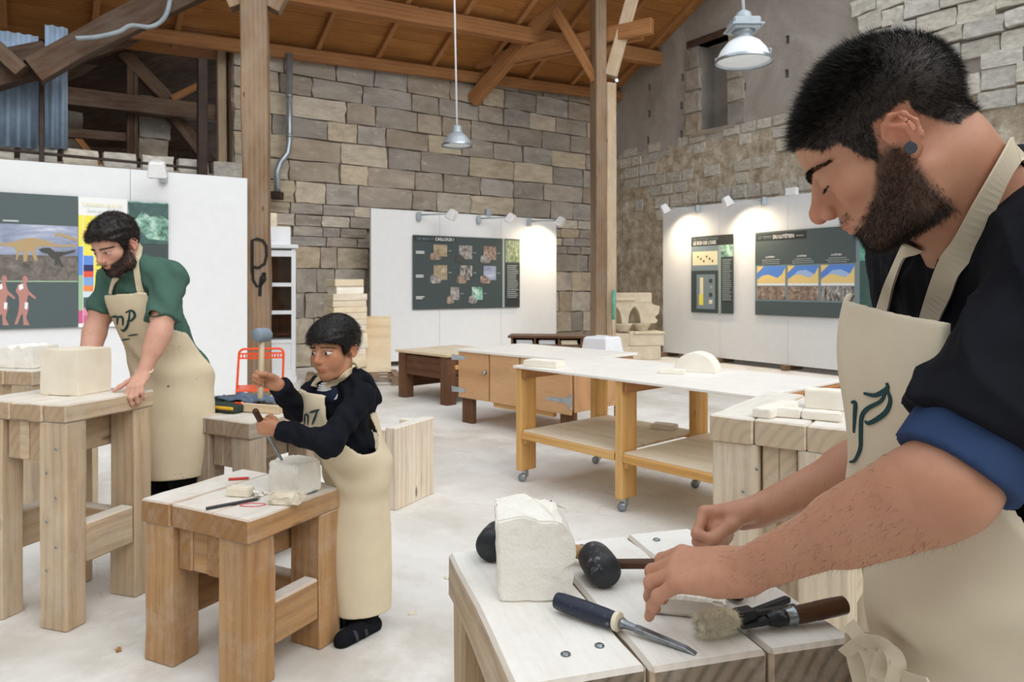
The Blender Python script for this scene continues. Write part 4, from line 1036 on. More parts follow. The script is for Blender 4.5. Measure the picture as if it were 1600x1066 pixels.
rock('stone_block', ((g0.x+g1.x)/2, g0.y+.066, HB), (.124, .13, .137), math.radians(3), 'limestone_rough', 'roughly squared white stone block on the foreground bench', sub=12, jit=.0008, bevel=.003, shape=shp)
def small_shape(x, y, z, c): return c.x+.008*(z-.5)*(1 if x > 0 else -1)*-1, c.y*(1-.12*(z > .9)), c.z-.003*(z > .9)*x
a, b = G(1014, 960, .9), G(1140, 973, .9)
d = (b-a); SRZ = math.atan2(d.y, d.x); mid = (a+b)/2+Vector((-math.sin(SRZ), math.cos(SRZ), 0))*.036
rock('stone_offcut', (mid.x, mid.y, HB), (.118, .07, .031), SRZ, 'limestone_rough', 'thin grey-white stone held down under the foreground man\'s hand', sub=6, jit=.0005, shape=small_shape)
# --- mallets
def mallet(c, axis, hdir, rad, hl, L, label, m_head, m_handle, hr=.011):
    axis, hdir = Vector(axis).normalized(), Vector(hdir).normalized(); up = hdir.cross(axis)
    e = empty('mallet', c, 0, label, 'mallet')
    M = Matrix((hdir, up, axis)).transposed().to_4x4()
    MB().lathe([(0, -hl/2), (rad*.8, -hl/2), (rad*.95, -hl/2+.006), (rad, -hl/2+.014), (rad*1.03, 0), (rad, hl/2-.014), (rad*.95, hl/2-.006), (rad*.8, hl/2), (0, hl/2)], 32, M, False, False).build('head', M_(m_head), e, smooth=True)
    p = [hdir*(rad*.8), hdir*(L*.45), hdir*(L*.8), hdir*L]
    me = MB().tube([(x.length, 0, 0) for x in p], [hr*.9, hr*.95, hr*1.15, hr*.95], 16).mesh('handle', smooth=True, bevel=.003)
    Mh = Matrix((hdir, axis, hdir.cross(axis))).transposed().to_4x4(); link('handle', me, M_(m_handle), e, mtx=Mh)
    return e
mc = G(939, 918, .9); mallet((mc.x, mc.y+.025, .9+.0305), (.18, -1, 0), (1, .12, -.055), .0295, .082, .285, 'black rubber mallet lying on the bench before the carver\'s hand', 'mallet_rubber', 'handle_brown', .0095)
mallet((-.032, 1.385, .9+.031), (-.25, -.97, 0), (.97, -.22, -.05), .03, .08, .2, 'dark mallet mostly hidden behind the white stone block', 'mallet_rubber', 'handle_wood', .011)
# --- chisels
def chisel(label, pts, parts, loc=None):
    e = empty('chisel', loc or pts[0], 0, label, 'chisel'); o = Vector(e.location)
    for (nm, a, b, prof, mat, kind) in parts:
        a, b = Vector(a), Vector(b); d = (b-a); L = d.length; d.normalize(); y = Vector((0, 0, 1)).cross(d).normalized(); z = d.cross(y)
        M = Matrix((d, y, z)).transposed().to_4x4(); M.translation = a-o
        m = MB()
        if kind == 'r': m.tube([(t*L, 0, 0) for t, r in prof], [r for t, r in prof], 18)
        else:
            vs = []; n = len(prof)
            for t, w, h, zo in prof: vs += [(t*L, -w/2, zo-h/2), (t*L, w/2, zo-h/2), (t*L, w/2, zo+h/2), (t*L, -w/2, zo+h/2)]
            fs = [(3, 2, 1, 0), tuple(4*n-4+k for k in range(4))]+[(4*i+k, 4*i+(k+1) % 4, 4*i+4+(k+1) % 4, 4*i+4+k) for i in range(n-1) for k in range(4)]
            m.add(vs, fs)
        me = m.mesh(nm, smooth=kind == 'r', bevel=.001 if kind == 'b' else 0, angle=.7 if kind == 'r' else None)
        link(nm, me, M_(mat), e, mtx=M)
    return e
A, B, T = G(869, 938, .9165), G(961, 970, .9155), G(1088, 1020, .902)
dv = (T-A).normalized(); Fp = B+(B-A).normalized()*.008
chisel('steel chisel with a navy dust-speckled handle on the foreground bench', [A], [
    ('handle', A, B, [(0, .008), (.015, .0125), (.1, .0138), (.5, .0143), (.85, .0135), (1, .0125)], 'navy_dusty', 'r'),
    ('ferrule', B, Fp, [(0, .0135), (.1, .0142), (.9, .0142), (1, .012)], 'cream', 'r'),
    ('shank', Fp, Fp+(T-Fp)*.22, [(0, .0055), (.15, .009), (.4, .0062), (1, .0052)], 'steel_worn', 'r'),
    ('blade', Fp+(T-Fp)*.19, T, [(0, .008, .008, 0), (.06, .0135, .0085, 0), (.85, .0115, .005, 0), (1, .0105, .0008, -.002)], 'steel_worn', 'b')])
A, B, T = G(1322, 951, .9175), G(1241, 962, .9165), G(1131, 981, .9125)
A.z += .006
F2 = B+(T-B).normalized()*.016
chisel('chisel with a turned brown wooden handle and black blade beside the brush', [A], [
    ('handle', A, B, [(0, .009), (.04, .0135), (.3, .0142), (.6, .0138), (.62, .0132), (.66, .0138), (.70, .0132), (.74, .0138), (.78, .0132), (.82, .0136), (1, .0125)], 'handle_brown', 'r'),
    ('ferrule', B, F2, [(0, .0132), (.15, .0145), (.35, .0125), (1, .012)], 'steel', 'r'),
    ('bolster', F2, F2+(T-F2)*.3, [(0, .0115), (.5, .0125), (1, .008)], 'tool_black', 'r'),
    ('blade', F2+(T-F2)*.25, T, [(0, .014, .010, 0), (.5, .016, .007, -.001), (1, .015, .003, -.002)], 'tool_black', 'b')])
A, T = G(1232, 936, .9085), G(1122, 977, .9045)
chisel('thin all-steel black point chisel lying behind the brush', [A], [
    ('shaft', A, A+(T-A)*.8, [(0, .010, .008, 0), (.03, .0115, .009, 0), (1, .0105, .008, 0)], 'tool_black', 'b'),
    ('point', A+(T-A)*.79, T, [(0, .0105, .008, 0), (1, .003, .002, 0)], 'steel_dark', 'b')])
A, B = G(1158, 930, .914), G(1112, 908, .914); A2 = B+(B-A)*.5
chisel('stubby round wooden tool handle poking out beneath the hand', [A], [
    ('handle', A, B, [(0, .010), (.08, .0128), (.5, .0125), (1, .011)], 'handle_brown', 'r'), ('tang', B, A2, [(0, .006), (1, .004)], 'steel_dark', 'r')])
# --- brush with a thick tuft of bristles
BC = G(1126, 1004, .90)+Vector((0, .02, .019)); BD = (G(1186, 985, .92)-G(1126, 998, .92)); BD.z = 0; BD.normalize()
e = empty('dusting_brush', BC, math.atan2(BD.y, BD.x), 'flat brush with cream bristles and dark ferrule on the bench edge', 'brush')
box('ferrule', (.05, 0, .0), (.034, .026, .024), M_('tool_black'), e, bevel=.003)
beam('handle', (.065, 0, .0), (.155, .004, -.005), .016, .012, M_('tool_black'), e, bevel=.004)
m = MB(); r = random.Random(5); ctr = MB()
ctr.lathe([(0, -.030), (.008, -.028), (.014, -.02), (.016, 0), (.014, .025), (.011, .036)], 16, Matrix.Rotation(math.pi/2, 4, 'Y'))
core = ctr.build('bristle_core', M_('bristle'), e, smooth=True)
for k in range(7000):
    u = r.uniform(-.03, .034); a = r.uniform(0, 2*math.pi); rr = .013*math.sqrt(max(.05, 1-(u/.042)**2))
    b0 = Vector((u, rr*math.cos(a)*1.15, rr*math.sin(a)*.95)); out = Vector((-.25-.6*max(0, -u/.034), math.cos(a), math.sin(a)))
    out = (out+Vector((r.gauss(0, .45), r.gauss(0, .45), r.gauss(0, .45)))).normalized(); l = r.uniform(.007, .013)
    sd = out.cross(Vector((r.gauss(0, 1), r.gauss(0, 1), r.gauss(0, 1)))).normalized()*.00035
    tip = b0+out*l+Vector((r.gauss(0, .0012), r.gauss(0, .0012), r.gauss(0, .0012)))
    m.add([b0-sd, b0+sd, tip], [(0, 1, 2)])
br = m.build('bristles', M_('bristle'), e); br['kind'] = 'stuff'
# --- stones on the other benches and tables
v = G(119, 620, .93); Xb, Yb = axes(math.radians(-16)); c = v-Xb*.10+Yb*.095
rock('stone_block', (c.x, c.y, .9305), (.205, .19, .202), math.radians(-14), 'limestone_warm', 'large squared cream stone block on the tall bench by the man in green', jit=.0006, bevel=.003)
v = G(22, 577, .93); rock('jagged_stone', (v.x, v.y+.13, .9305), (.24, .2, .125), math.radians(-10), 'limestone_rough', 'white stone with a jagged carved top on the bench by the dinosaur poster', sub=6, shape=lambda x, y, z, c: (c.x, c.y, c.z+(.014*math.sin(x*9)*(z > .9))), jit=.002)
v = G(431, 776, .61); Xb, Yb = axes(math.radians(-35)); c = v+Yb*.08+Xb*.0
BLK = rock('stone_block', (c.x+.008, c.y, .6105), (.15, .135, .125), math.radians(-28), 'limestone_rough', 'white stone block the boy is carving on the short bench', sub=8, jit=.0016, bevel=.006)
BLK_TOP = Vector((c.x+.008, c.y, .735))
v = G(373, 777, .61); rock('stone_chip', (v.x, v.y+.02, .6105), (.095, .05, .035), math.radians(-12), 'limestone_warm', 'small squared cream offcut beside the pencil on the boy\'s bench', jit=.0006)
v = G(445, 790, .61); rock('stone_chip', (v.x, v.y+.03, .6105), (.115, .07, .04), math.radians(-8), 'limestone_warm', 'chipped cream offcut in front of the stone the boy carves', jit=.004, sub=4)
v = G(402, 778, .61); rock('stone_chip', (v.x, v.y+.02, .6105), (.03, .025, .02), .5, 'limestone_rough', 'tiny stone chip lying between the two cream offcuts', jit=.003, sub=2)
def stick(name, a, b, r, mat, label, cat, tip=None):
    a, b = Vector(a), Vector(b); d = b-a; L = d.length; d.normalize(); y = Vector((0, 0, 1)).cross(d).normalized()
    e = empty(name, a, 0, label, cat); M = Matrix((d, y, d.cross(y))).transposed().to_4x4()
    link('shaft', MB().tube([(0, 0, 0), (L*.93, 0, 0)], r, 6).mesh('shaft'), M_(mat), e, mtx=M)
    link('tip', MB().tube([(L*.93, 0, 0), (L, 0, 0)], [r, r*.2], 6).mesh('tip'), M_(tip or mat), e, mtx=M)
stick('pencil', G(322, 795, .6165), G(407, 779, .6165), .006, 'pencil_black', 'long black pencil lying on the boy\'s bench', 'pencil', 'steel')
stick('pencil', G(357, 749, .616), G(390, 747, .616), .0055, 'red_paint', 'red pencil at the back of the boy\'s bench', 'pencil', 'handle_wood')
v = G(478, 768, .61); e = empty('metal_disc', (v.x, v.y, .6105), 0, 'thin metal lid lying behind the stone the boy carves', 'lid')
MB().lathe([(.0, 0), (.045, 0), (.047, .004), (.042, .006), (.04, .003), (0, .003)], 24).build('lid_plate', M_('steel_worn'), e, smooth=True, angle=.5); MB().lathe([(.012, .003), (.01, .007), (0, .007)], 12).build('lid_knob', M_('steel_worn'), e)
v = G(395, 790, .61); e = tag(MB().tube([(.045*math.cos(k*.5)*(1+.12*math.sin(k)), .02*math.sin(k*.5), .0) for k in range(14)], .0014, 5).build('string_loop', M_('red_plastic'), loc=(v.x, v.y, .6125)), 'thin pink string loop beside the black pencil', 'string')
for (px, py, L, D_, h, rz, lab) in ((1216, 648, .28, .07, .032, 49, 'long narrow stone offcut at the edge of the pale bench'), (1298, 641, .15, .1, .075, -30, 'thick squared stone offcut at the back of the pale bench'), (1232, 653, .11, .07, .032, -30, 'small slant-edged stone offcut on the pale bench end'), (1288, 658, .13, .065, .03, -30, 'flat stone offcut in front of the broad upright offcut')):
    v = G(px, py, .93); rock('stone_offcut', (v.x, v.y+D_*.35, .931), (L, D_, h), math.radians(rz), 'limestone', lab, jit=.0008, sub=3, seed=px)
v = G(851, 574, .84); rock('stone_slab', (v.x, v.y+.05, .8405), (.26, .15, .045), math.radians(-30), 'limestone', 'flat white stone slab at the left end of the rolling table', jit=.0008, sub=3)
v = G(1052, 585, .84); rock('stone_slab', (v.x+.0, v.y+.04, .8405), (.16, .09, .028), math.radians(-20), 'limestone', 'thin stone slab leaning by the half-round stone', jit=.0008, sub=3)
v = G(1040, 672, .38); rock('stone_slab', (v.x, v.y+.04, .3815), (.17, .12, .035), math.radians(-30), 'limestone_warm', 'small stone slab lying on the rolling table\'s shelf', jit=.0008, sub=3)
v = G(1096, 583, .84); n = 18; prof = [(.14*math.cos(math.pi*k/n), .13*math.sin(math.pi*k/n)) for k in range(n+1)]
o = MB().prism(prof, -.085, .085, Matrix.Rotation(math.pi/2, 4, 'X')).build('half_round_stone', M_('limestone'), loc=(v.x, v.y+.1, .8405), rot=(0, 0, math.radians(-28)), bevel=.003, smooth=True, angle=.6); tag(o, 'half-round white stone standing on the rolling table', 'stone')
# --- tool roll and tray on the grey bench
v = G(352, 645, .75); rz = math.radians(-22)
e = empty('tool_bag', (v.x, v.y+.08, .7505), rz, 'flat dark tool bag with yellow trim on the grey bench', 'bag')
box('bag_body', (-.04, 0, .022), (.30, .2, .04), M_('dark_green_bag'), e, bevel=.012, seg=2)
for y in (-.102, .102): beam('trim', (-.19, y, .03), (.11, y, .028), .012, .018, M_('yellow_strap'), e)
box('buckle', (-.14, 0, .046), (.03, .05, .008), M_('galv'), e)
me = MB(); n = 14
for i in range(n):
    for j in range(n):
        x, y = -.16+.32*i/(n-1), -.1+.2*j/(n-1); me.v.append((x, y, .046+.010*math.sin(i*1.1+j*.6)+.007*math.sin(j*1.9-i)))
me.f = [(i*n+j, (i+1)*n+j, (i+1)*n+j+1, i*n+j+1) for i in range(n-1) for j in range(n-1)]
cl = me.build('work_cloth', M_('blue_cloth'), loc=(v.x+.08, v.y+.16, .753), rot=(0, 0, rz), smooth=True)
md = cl.modifiers.new('t', 'SOLIDIFY'); md.thickness = .006; tag(cl, 'crumpled blue-grey cloth lying over the tool bag', 'cloth')
v = G(415, 645, .75); e = empty('wooden_tray', (v.x+.02, v.y+.12, .7505), rz, 'shallow pale wooden tray with an orange corner on the grey bench', 'tray')
box('bottom', (0, 0, .008), (.26, .3, .014), M_('board_pale'), e)
for x in (-.125, .125): box('side', (x, 0, .025), (.014, .3, .045), M_('board_pale'), e)
for y in (-.145, .145): box('end', (0, y, .025), (.236, .014, .045), M_('board_pale'), e)
box('corner_guard', (-.125, -.148, .025), (.05, .02, .048), M_('orange_paint'), e)
# stone chips scattered on the floor
for k, (px, py, lab) in enumerate(((185, 1017, 'brown wood chip on the floor before the tall pine bench'), (303, 912, 'brown wood chip on the floor under the short honey bench'), (584, 968, 'cream stone chip on the floor beside the boy\'s sandal'), (700, 905, 'cream stone chip on the floor beside the whitened bench'), (645, 960, 'cream stone chip lying between the boy and the whitened bench'), (590, 852, 'cream stone chip on the floor below the overturned bench'))):
    v = G(px, py); rock('floor_chip', (v.x, v.y, .001), (.03, .015, .008), rnd.random()*3, 'handle_wood' if k < 2 else 'limestone_warm', lab, 'chip', 1, .002, 0, group='chips scattered on the floor', seed=k)
# ================================================================== SOFT BODIES: smooth-union fields meshed with surface nets
def A3(v): return np.array(v, dtype=np.float32)
class Field:
    def __init__(s): s.pr = []
    def cap(s, a, b, ra, rb=None, k=.02, op='u'): s.pr.append((op, 'c', (A3(a), A3(b), ra, ra if rb is None else rb), k)); return s
    def ell(s, c, r, M=None, k=.02, op='u'): s.pr.append((op, 'e', (A3(c), A3(r), np.eye(3, dtype=np.float32) if M is None else np.array(M, dtype=np.float32)), k)); return s
    def sph(s, c, r, k=.02, op='u'): return s.cap(c, A3(c)+A3((0, 0, 1e-4)), r, r, k, op)
    @staticmethod
    def d(kind, q, P):
        if kind == 'c':
            a, b, ra, rb = q; ba = b-a; pa = P-a
            h = np.clip((pa @ ba)/max(float(ba @ ba), 1e-12), 0, 1)
            return np.sqrt(((pa-h[..., None]*ba)**2).sum(-1))-(ra+(rb-ra)*h)
        c, r, M = q; p = (P-c) @ M
        k0 = np.sqrt(((p/r)**2).sum(-1)); k1 = np.sqrt(((p/(r*r))**2).sum(-1))
        return k0*(k0-1)/np.maximum(k1, 1e-6)
    def ev(s, P, C, hd):
        D = np.full(P.shape[:-1], .25, dtype=np.float32)
        for op, kind, q, k in s.pr:
            m = s.d(kind, q, C) < hd*1.25+k+.012
            if not m.any(): continue
            b = s.d(kind, q, P[m]); a = D[m]
            if op == 'u':
                h = np.clip(.5+.5*(b-a)/k, 0, 1); D[m] = b+(a-b)*h-k*h*(1-h)
            else:
                h = np.clip(.5-.5*(a+b)/k, 0, 1); D[m] = a+(-b-a)*h+k*h*(1-h)
        return D
    def bounds(s, pad=.03):
        lo, hi = [], []
        for op, kind, q, k in s.pr:
            if op != 'u': continue
            if kind == 'c':
                r = max(q[2], q[3]); lo.append(np.minimum(q[0], q[1])-r); hi.append(np.maximum(q[0], q[1])+r)
            else:
                r = max(q[1]); lo.append(q[0]-r); hi.append(q[0]+r)
        return np.min(lo, 0)-pad, np.max(hi, 0)+pad
EDG = [(0, 1), (2, 3), (4, 5), (6, 7), (0, 2), (1, 3), (4, 6), (5, 7), (0, 4), (1, 5), (2, 6), (3, 7)]
COR = np.array([(x, y, z) for x in (0, 1) for y in (0, 1) for z in (0, 1)])
def nets(ev, lo, hi, h):
    """vertices, quads of the zero surface of ev(P, centres, halfdiag)"""
    bs = 8*h; n = np.ceil((np.array(hi)-np.array(lo))/bs).astype(int)+1; lo = np.array(lo, dtype=np.float32)
    I = np.stack(np.meshgrid(*[np.arange(k) for k in n], indexing='ij'), -1).reshape(-1, 3)
    C = (lo+(I+.5)*bs).astype(np.float32); hd = bs*.87
    d = np.concatenate([ev(C[i:i+60000, None, :], C[i:i+60000], hd)[:, 0] for i in range(0, len(C), 60000)])
    sel = np.abs(d) < hd*1.3+.006; I, C = I[sel], C[sel]
    g = np.stack(np.meshgrid(*[np.arange(9)]*3, indexing='ij'), -1).reshape(-1, 3)
    N = n*8+2; keyf = lambda q: (q[..., 0].astype(np.int64)*N[1]+q[..., 1])*N[2]+q[..., 2]
    keys, pos, faces = [], [], []
    for i in range(0, len(I), 1500):
        Ib, Cb = I[i:i+1500], C[i:i+1500]
        gi = Ib[:, None, :]*8+g[None]; Pt = (lo+gi*h).astype(np.float32)
        V = ev(Pt, Cb, hd).reshape(-1, 9, 9, 9)
        c8 = np.stack([V[:, x:x+8, y:y+8, z:z+8] for x, y, z in COR], -1)
        s8 = c8 < 0; mx = s8.any(-1) & ~s8.all(-1)
        w = np.argwhere(mx)
        if len(w):
            vals = c8[mx]; acc = np.zeros((len(w), 3)); cnt = np.zeros(len(w))
            for a, b in EDG:
                va, vb = vals[:, a], vals[:, b]; cr = (va < 0) != (vb < 0)
                t = np.where(cr, va/np.where(va == vb, 1, va-vb), 0)
                acc += np.where(cr[:, None], COR[a]+(COR[b]-COR[a])*t[:, None], 0); cnt += cr
            cell = Ib[w[:, 0]]*8+w[:, 1:]
            pos.append(lo+(cell+acc/cnt[:, None])*h); keys.append(keyf(cell))
        for ax in range(3):
            sh = [slice(0, 8)]*3; sh2 = list(sh); sh2[ax] = slice(1, 9)
            a = V[:, sh[0], sh[1], sh[2]] < 0; b = V[:, sh2[0], sh2[1], sh2[2]] < 0
            w = np.argwhere(a != b)
            if not len(w): continue
            q = Ib[w[:, 0]]*8+w[:, 1:]; fl = a[tuple(w.T)]
            u, v = (ax+1) % 3, (ax+2) % 3; du = np.zeros(3, int); du[u] = 1; dv = np.zeros(3, int); dv[v] = 1
            f = np.stack([keyf(q-du-dv), keyf(q-dv), keyf(q), keyf(q-du)], -1)
            f[~fl] = f[~fl][:, ::-1]; faces.append(f)
    keys = np.concatenate(keys); pos = np.concatenate(pos); o = np.argsort(keys); keys, pos = keys[o], pos[o]
    F = np.concatenate(faces); idx = np.searchsorted(keys, F); idx = np.clip(idx, 0, len(keys)-1)
    ok = (keys[idx] == F).all(1); return pos, idx[ok]
def mesh_np(name, V, F, mat, parent, org, colf=None, relax=0):
    if relax:
        E = np.concatenate([F[:, [0, 1]], F[:, [1, 2]], F[:, [2, 3]], F[:, [3, 0]]])
        for _ in range(relax):
            s_ = np.zeros_like(V); c_ = np.zeros(len(V)); np.add.at(s_, E[:, 0], V[E[:, 1]]); np.add.at(c_, E[:, 0], 1); np.add.at(s_, E[:, 1], V[E[:, 0]]); np.add.at(c_, E[:, 1], 1)
            V = V*.5+.5*s_/np.maximum(c_, 1)[:, None]
    me = bpy.data.meshes.new(name); me.vertices.add(len(V)); me.vertices.foreach_set('co', (V-np.array(org)).astype(np.float32).ravel())
    me.loops.add(F.size); me.loops.foreach_set('vertex_index', F.ravel().astype(np.int32))
    me.polygons.add(len(F)); me.polygons.foreach_set('loop_start', np.arange(0, F.size, 4, dtype=np.int32))
    me.update(calc_edges=True); me.polygons.foreach_set('use_smooth', np.ones(len(F), bool))
    if colf is not None:
        ca = me.color_attributes.new('Col', 'FLOAT_COLOR', 'POINT'); c = np.ones((len(V), 4), np.float32); c[:, :3] = colf; ca.data.foreach_set('color', c.ravel())
    me.update(); return link(name, me, mat, parent)
def vnormals(V, F):
    n = np.cross(V[F[:, 2]]-V[F[:, 0]], V[F[:, 3]]-V[F[:, 1]]); s_ = np.zeros_like(V)
    for k in range(4): np.add.at(s_, F[:, k], n)
    return s_/np.maximum(np.linalg.norm(s_, axis=1), 1e-12)[:, None]
def strands(name, roots, dirs, lens, width, mat, parent, org, curl=.2, seg=2, seed=1, grav=0):
    """thin tapering blades, one per root"""
    g = np.random.default_rng(seed); n = len(roots)
    sd = np.cross(dirs, g.normal(size=(n, 3))); sd /= np.maximum(np.linalg.norm(sd, axis=1), 1e-9)[:, None]
    bend = g.normal(size=(n, 3))*curl; bend[:, 2] -= grav
    vs = []; L = lens[:, None]
    for k in range(seg+1):
        t = k/seg; p = roots+dirs*L*t+bend*L*t*t*.6; w = width*(1-t)
        if k < seg: vs += [p-sd*w/2, p+sd*w/2]
        else: vs.append(p)
    V = np.stack(vs, 1); m = V.shape[1]; V = V.reshape(-1, 3)-np.array(org)
    b = np.arange(n)[:, None]*m; tri = []
    for k in range(seg-1): a = 2*k; tri += [b+np.array([[a, a+1, a+3]]), b+np.array([[a, a+3, a+2]])]
    a = 2*(seg-1); tri.append(b+np.array([[a, a+1, a+2]])); F = np.concatenate(tri)
    me = bpy.data.meshes.new(name); me.vertices.add(len(V)); me.vertices.foreach_set('co', V.astype(np.float32).ravel())
    me.loops.add(F.size); me.loops.foreach_set('vertex_index', F.ravel().astype(np.int32)); me.polygons.add(len(F)); me.polygons.foreach_set('loop_start', np.arange(0, F.size, 3, dtype=np.int32))
    me.update(calc_edges=True); o = link(name, me, mat, parent); o['kind'] = 'stuff'; return o
def skin_mat(name, rough=.48, sss=.12):
    m, nt, b = newmat(name); L = nt.links
    at = nd(nt, 'ShaderNodeAttribute', attribute_name='Col'); v = coords(nt, rand=False)
    n = noise(nt, v, 60, 5, .6); n2 = noise(nt, v, 14, 4)
    c = mix(nt, at.outputs['Color'], (.75, .62, .58, 1), mapr(nt, n2, .42, .72, 0, .35), 'MULTIPLY')
    c = mix(nt, c, (.82, .74, .72, 1), mapr(nt, n, .5, .75, 0, .4), 'MULTIPLY')
    L.new(c, b.inputs['Base Color']); b.inputs['Roughness'].default_value = rough; b.inputs['Specular IOR Level'].default_value = .35
    b.inputs['Subsurface Weight'].default_value = sss; b.inputs['Subsurface Radius'].default_value = (.012, .005, .003); b.inputs['Subsurface Scale'].default_value = .6
    bump(nt, b, noise(nt, v, 320, 3), .12, .001); return m
SKIN = skin_mat('skin')
def cloth_mat(name, c, var=.06, weave=900, rough=.9, bmp=.15, sheen=.0):
    m, nt, b = newmat(name); v = coords(nt, rand=False); C = Vector(rgb(c)[:3])
    col = ramp(nt, noise(nt, v, 9, 5), [(.3, tuple(C*(1-var))), (.7, tuple(min(1, x) for x in C*(1+var)))])
    nt.links.new(col, b.inputs['Base Color']); b.inputs['Roughness'].default_value = rough; b.inputs['Specular IOR Level'].default_value = .12
    bump(nt, b, noise(nt, v, weave, 2), bmp, .001); return m
cloth_mat('knit_black', '191a20', .15); cloth_mat('cotton_canvas', 'd9cdb6', .04); cloth_mat('canvas_khaki', 'd8caae', .05); cloth_mat('tee_blue', '344669', .1); cloth_mat('tee_green', '4a675c', .08); cloth_mat('hoodie_black', '16181f', .15); cloth_mat('trouser_black', '0f1013', .1); cloth_mat('tee_stripe', '2a3246', .1)
cloth_mat('logo_ink', '2f4a4c', .1)
def hair_mat(name, c, rough=.45):
    m, nt, b = newmat(name); b.inputs['Base Color'].default_value = rgb(c); b.inputs['Roughness'].default_value = rough; b.inputs['Specular IOR Level'].default_value = .35
    nt.links.new(ramp(nt, noise(nt, coords(nt, rand=False), 90, 3), [(.3, tuple(x*.6 for x in rgb(c)[:3])), (.7, tuple(min(1, x*1.5) for x in rgb(c)[:3]))]), b.inputs['Base Color']); return m
hair_mat('hair_black', '15130f'); hair_mat('hair_dark', '1c1512'); hair_mat('hair_boy', '14110f'); hair_mat('beard_brown', '241912')
plain('eye_white', 'ddd6cf', .2, var=.02); plain('iris_brown', '2a170d', .15); plain('plug_grey', '454c55', .35)
# ---------------------------------------------------------------- anatomy
def frame(yaw, pitch=0, roll=0):
    """columns forward, left, up; yaw about z (0 = +x), pitch positive looks down"""
    M = Matrix.Rotation(yaw, 3, 'Z') @ Matrix.Rotation(pitch, 3, 'Y') @ Matrix.Rotation(roll, 3, 'X'); return np.array(M)
class Head:
    def __init__(s, E, M, sc=1.): s.E, s.M, s.s = np.array(E, float), np.array(M, float), sc
    def p(s, x, y, z): return s.E+s.M @ (np.array((x, y, z))*s.s)
    def loc(s, V): return (V-s.E) @ s.M/s.s
def add_head(f, H, o):
    """o: shape options"""
    p, q, M = H.p, H.s, H.M
    def el(c, r, k=.02, op='u'): f.ell(p(*c), A3(r)*q, M, k*q, op)
    def cp(a, b, ra, rb=None, k=.02, op='u'): f.cap(p(*a), p(*b), ra*q, (ra if rb is None else rb)*q, k*q, op)
    cz = o.get('chinz', 0.); jw = o.get('jaw', 1.); ns = o.get('nose', 1.); cn = o.get('chin', 0.)
    el((-.008, 0, .050), (.095, .076, .083)); el((.042, 0, .046), (.066, .065, .053)); el((.046, 0, -.02), (.050, .056, .064), .025)
    el((.072, 0, -.038), (.034, .034, .036), .02); el((.086, 0, -.044), (.024, .020, .018), .012)
    for y in (1, -1):
        el((.066, y*.042, -.014), (.026, .021, .020), .02)
        cp((.002, y*.054*jw, -.046), (.026, y*.047*jw, -.082), .016, .016, .025); cp((.026, y*.047*jw, -.082), (.080+cn, y*.015, -.095+cz), .017, .016, .022)
    el((.088+cn, 0, -.090+cz), (.018, .021, .018), .018); el((.042, 0, -.066), (.050, .042*jw, .028), .025)
    for y in (1, -1):
        cp((.092-o.get('kid', 0)*.006, y*.036, .0235), (.102-o.get('kid', 0)*.006, y*.010, .0215), .0085, .009, .014)
        if o.get('kid'): el((.060, y*.033, -.038), (.034, .028, .030), .02)
        f.sph(p(.1105, y*.032, .006), .0155*q, .012*q, 's')
    cp((.101, 0, .017), (.126*(1-.0)+.004*(ns-1), 0, -.014), .0075, .0092*ns, .009); f.sph(p(.1290+.006*(ns-1), 0, -.0205), .0108*ns*q, .008*q)
    el((.099, 0, -.008), (.020, .0095, .028), .010); el((.108, 0, -.020), (.016, .0105, .013), .008)
    for y in (1, -1):
        f.sph(p(.1165, y*.0115*ns, -.0265), .0082*ns*q, .006*q)
        f.sph(p(.1235, y*.0055, -.0335), .0032*q, .003*q, 's')
        f.sph(p(.0885, y*.0315, .0075), .0137*q, .004*q)
        op = o.get('eye_open', .0)
        if op: el((.1035, y*.0325, .0065), (.012, .0125, op), .002, 's')
        elif o.get('slit', 0): cp((.0995, y*.022, .0005), (.0985, y*.043, .001), .0011, .0011, .002, 's')
    for y in (1, -1):
        cp((.1005, y*.021, -.0555), (.1105, y*.0035, -.0520), .0042, .0062, .006); cp((.0995, y*.018, -.0595), (.108, y*.002, -.0625), .004, .0068, .006)
    mo = o.get('mouth', .0012)
    for y in (1, -1): cp((.103, y*.022, -.0572), (.1165, 0, -.0568), mo, mo*1.2, .003, 's')
    el((.1165, 0, -.0755), (.010, .022, .008), .012, 's')
    for y in (1, -1):
        eo, es = o.get('ear_dz', -.009), o.get('ear', .86)
        tr = lambda x, yy, z: (-.008+(x+.008)*es, y*(.0725+(yy-.0725)*es), .004+(z-.004)*es+eo)
        t = lambda x, yy, z: tr(x, yy, z)
        hx = [(.009, .071, .004), (.011, .073, .018), (.004, .077, .031), (-.011, .082, .036), (-.025, .087, .028), (-.030, .089, .010), (-.025, .086, -.008), (-.015, .081, -.021), (-.004, .076, -.026)]
        ee = lambda c, r, k, op='u': el(tr(*c), [q_*es for q_ in r], k, op)
        ee((-.011, .075, .006), (.017, .006, .029), .006)
        for a, b in zip(hx[:-1], hx[1:]): cp(t(*a), t(*b), .0040*es, .0040*es, .004)
        ee((-.006, .0775, -.021), (.0085, .005, .010), .005); f.sph(p(*t(.0065, .0745, -.001)), .0048*q, .005*q)
        cp(t(-.004, .083, .024), t(-.017, .0865, .013), .0034, .0038, .004); cp(t(-.017, .0865, .013), t(-.014, .083, -.010), .0038, .0036, .004)
        ee((-.003, .0870, .002), (.0090, .0095, .0130), .003, 's'); ee((-.012, .0885, .0285), (.010, .0065, .0038), .002, 's'); ee((-.0245, .091, .012), (.0032, .0055, .013), .002, 's')
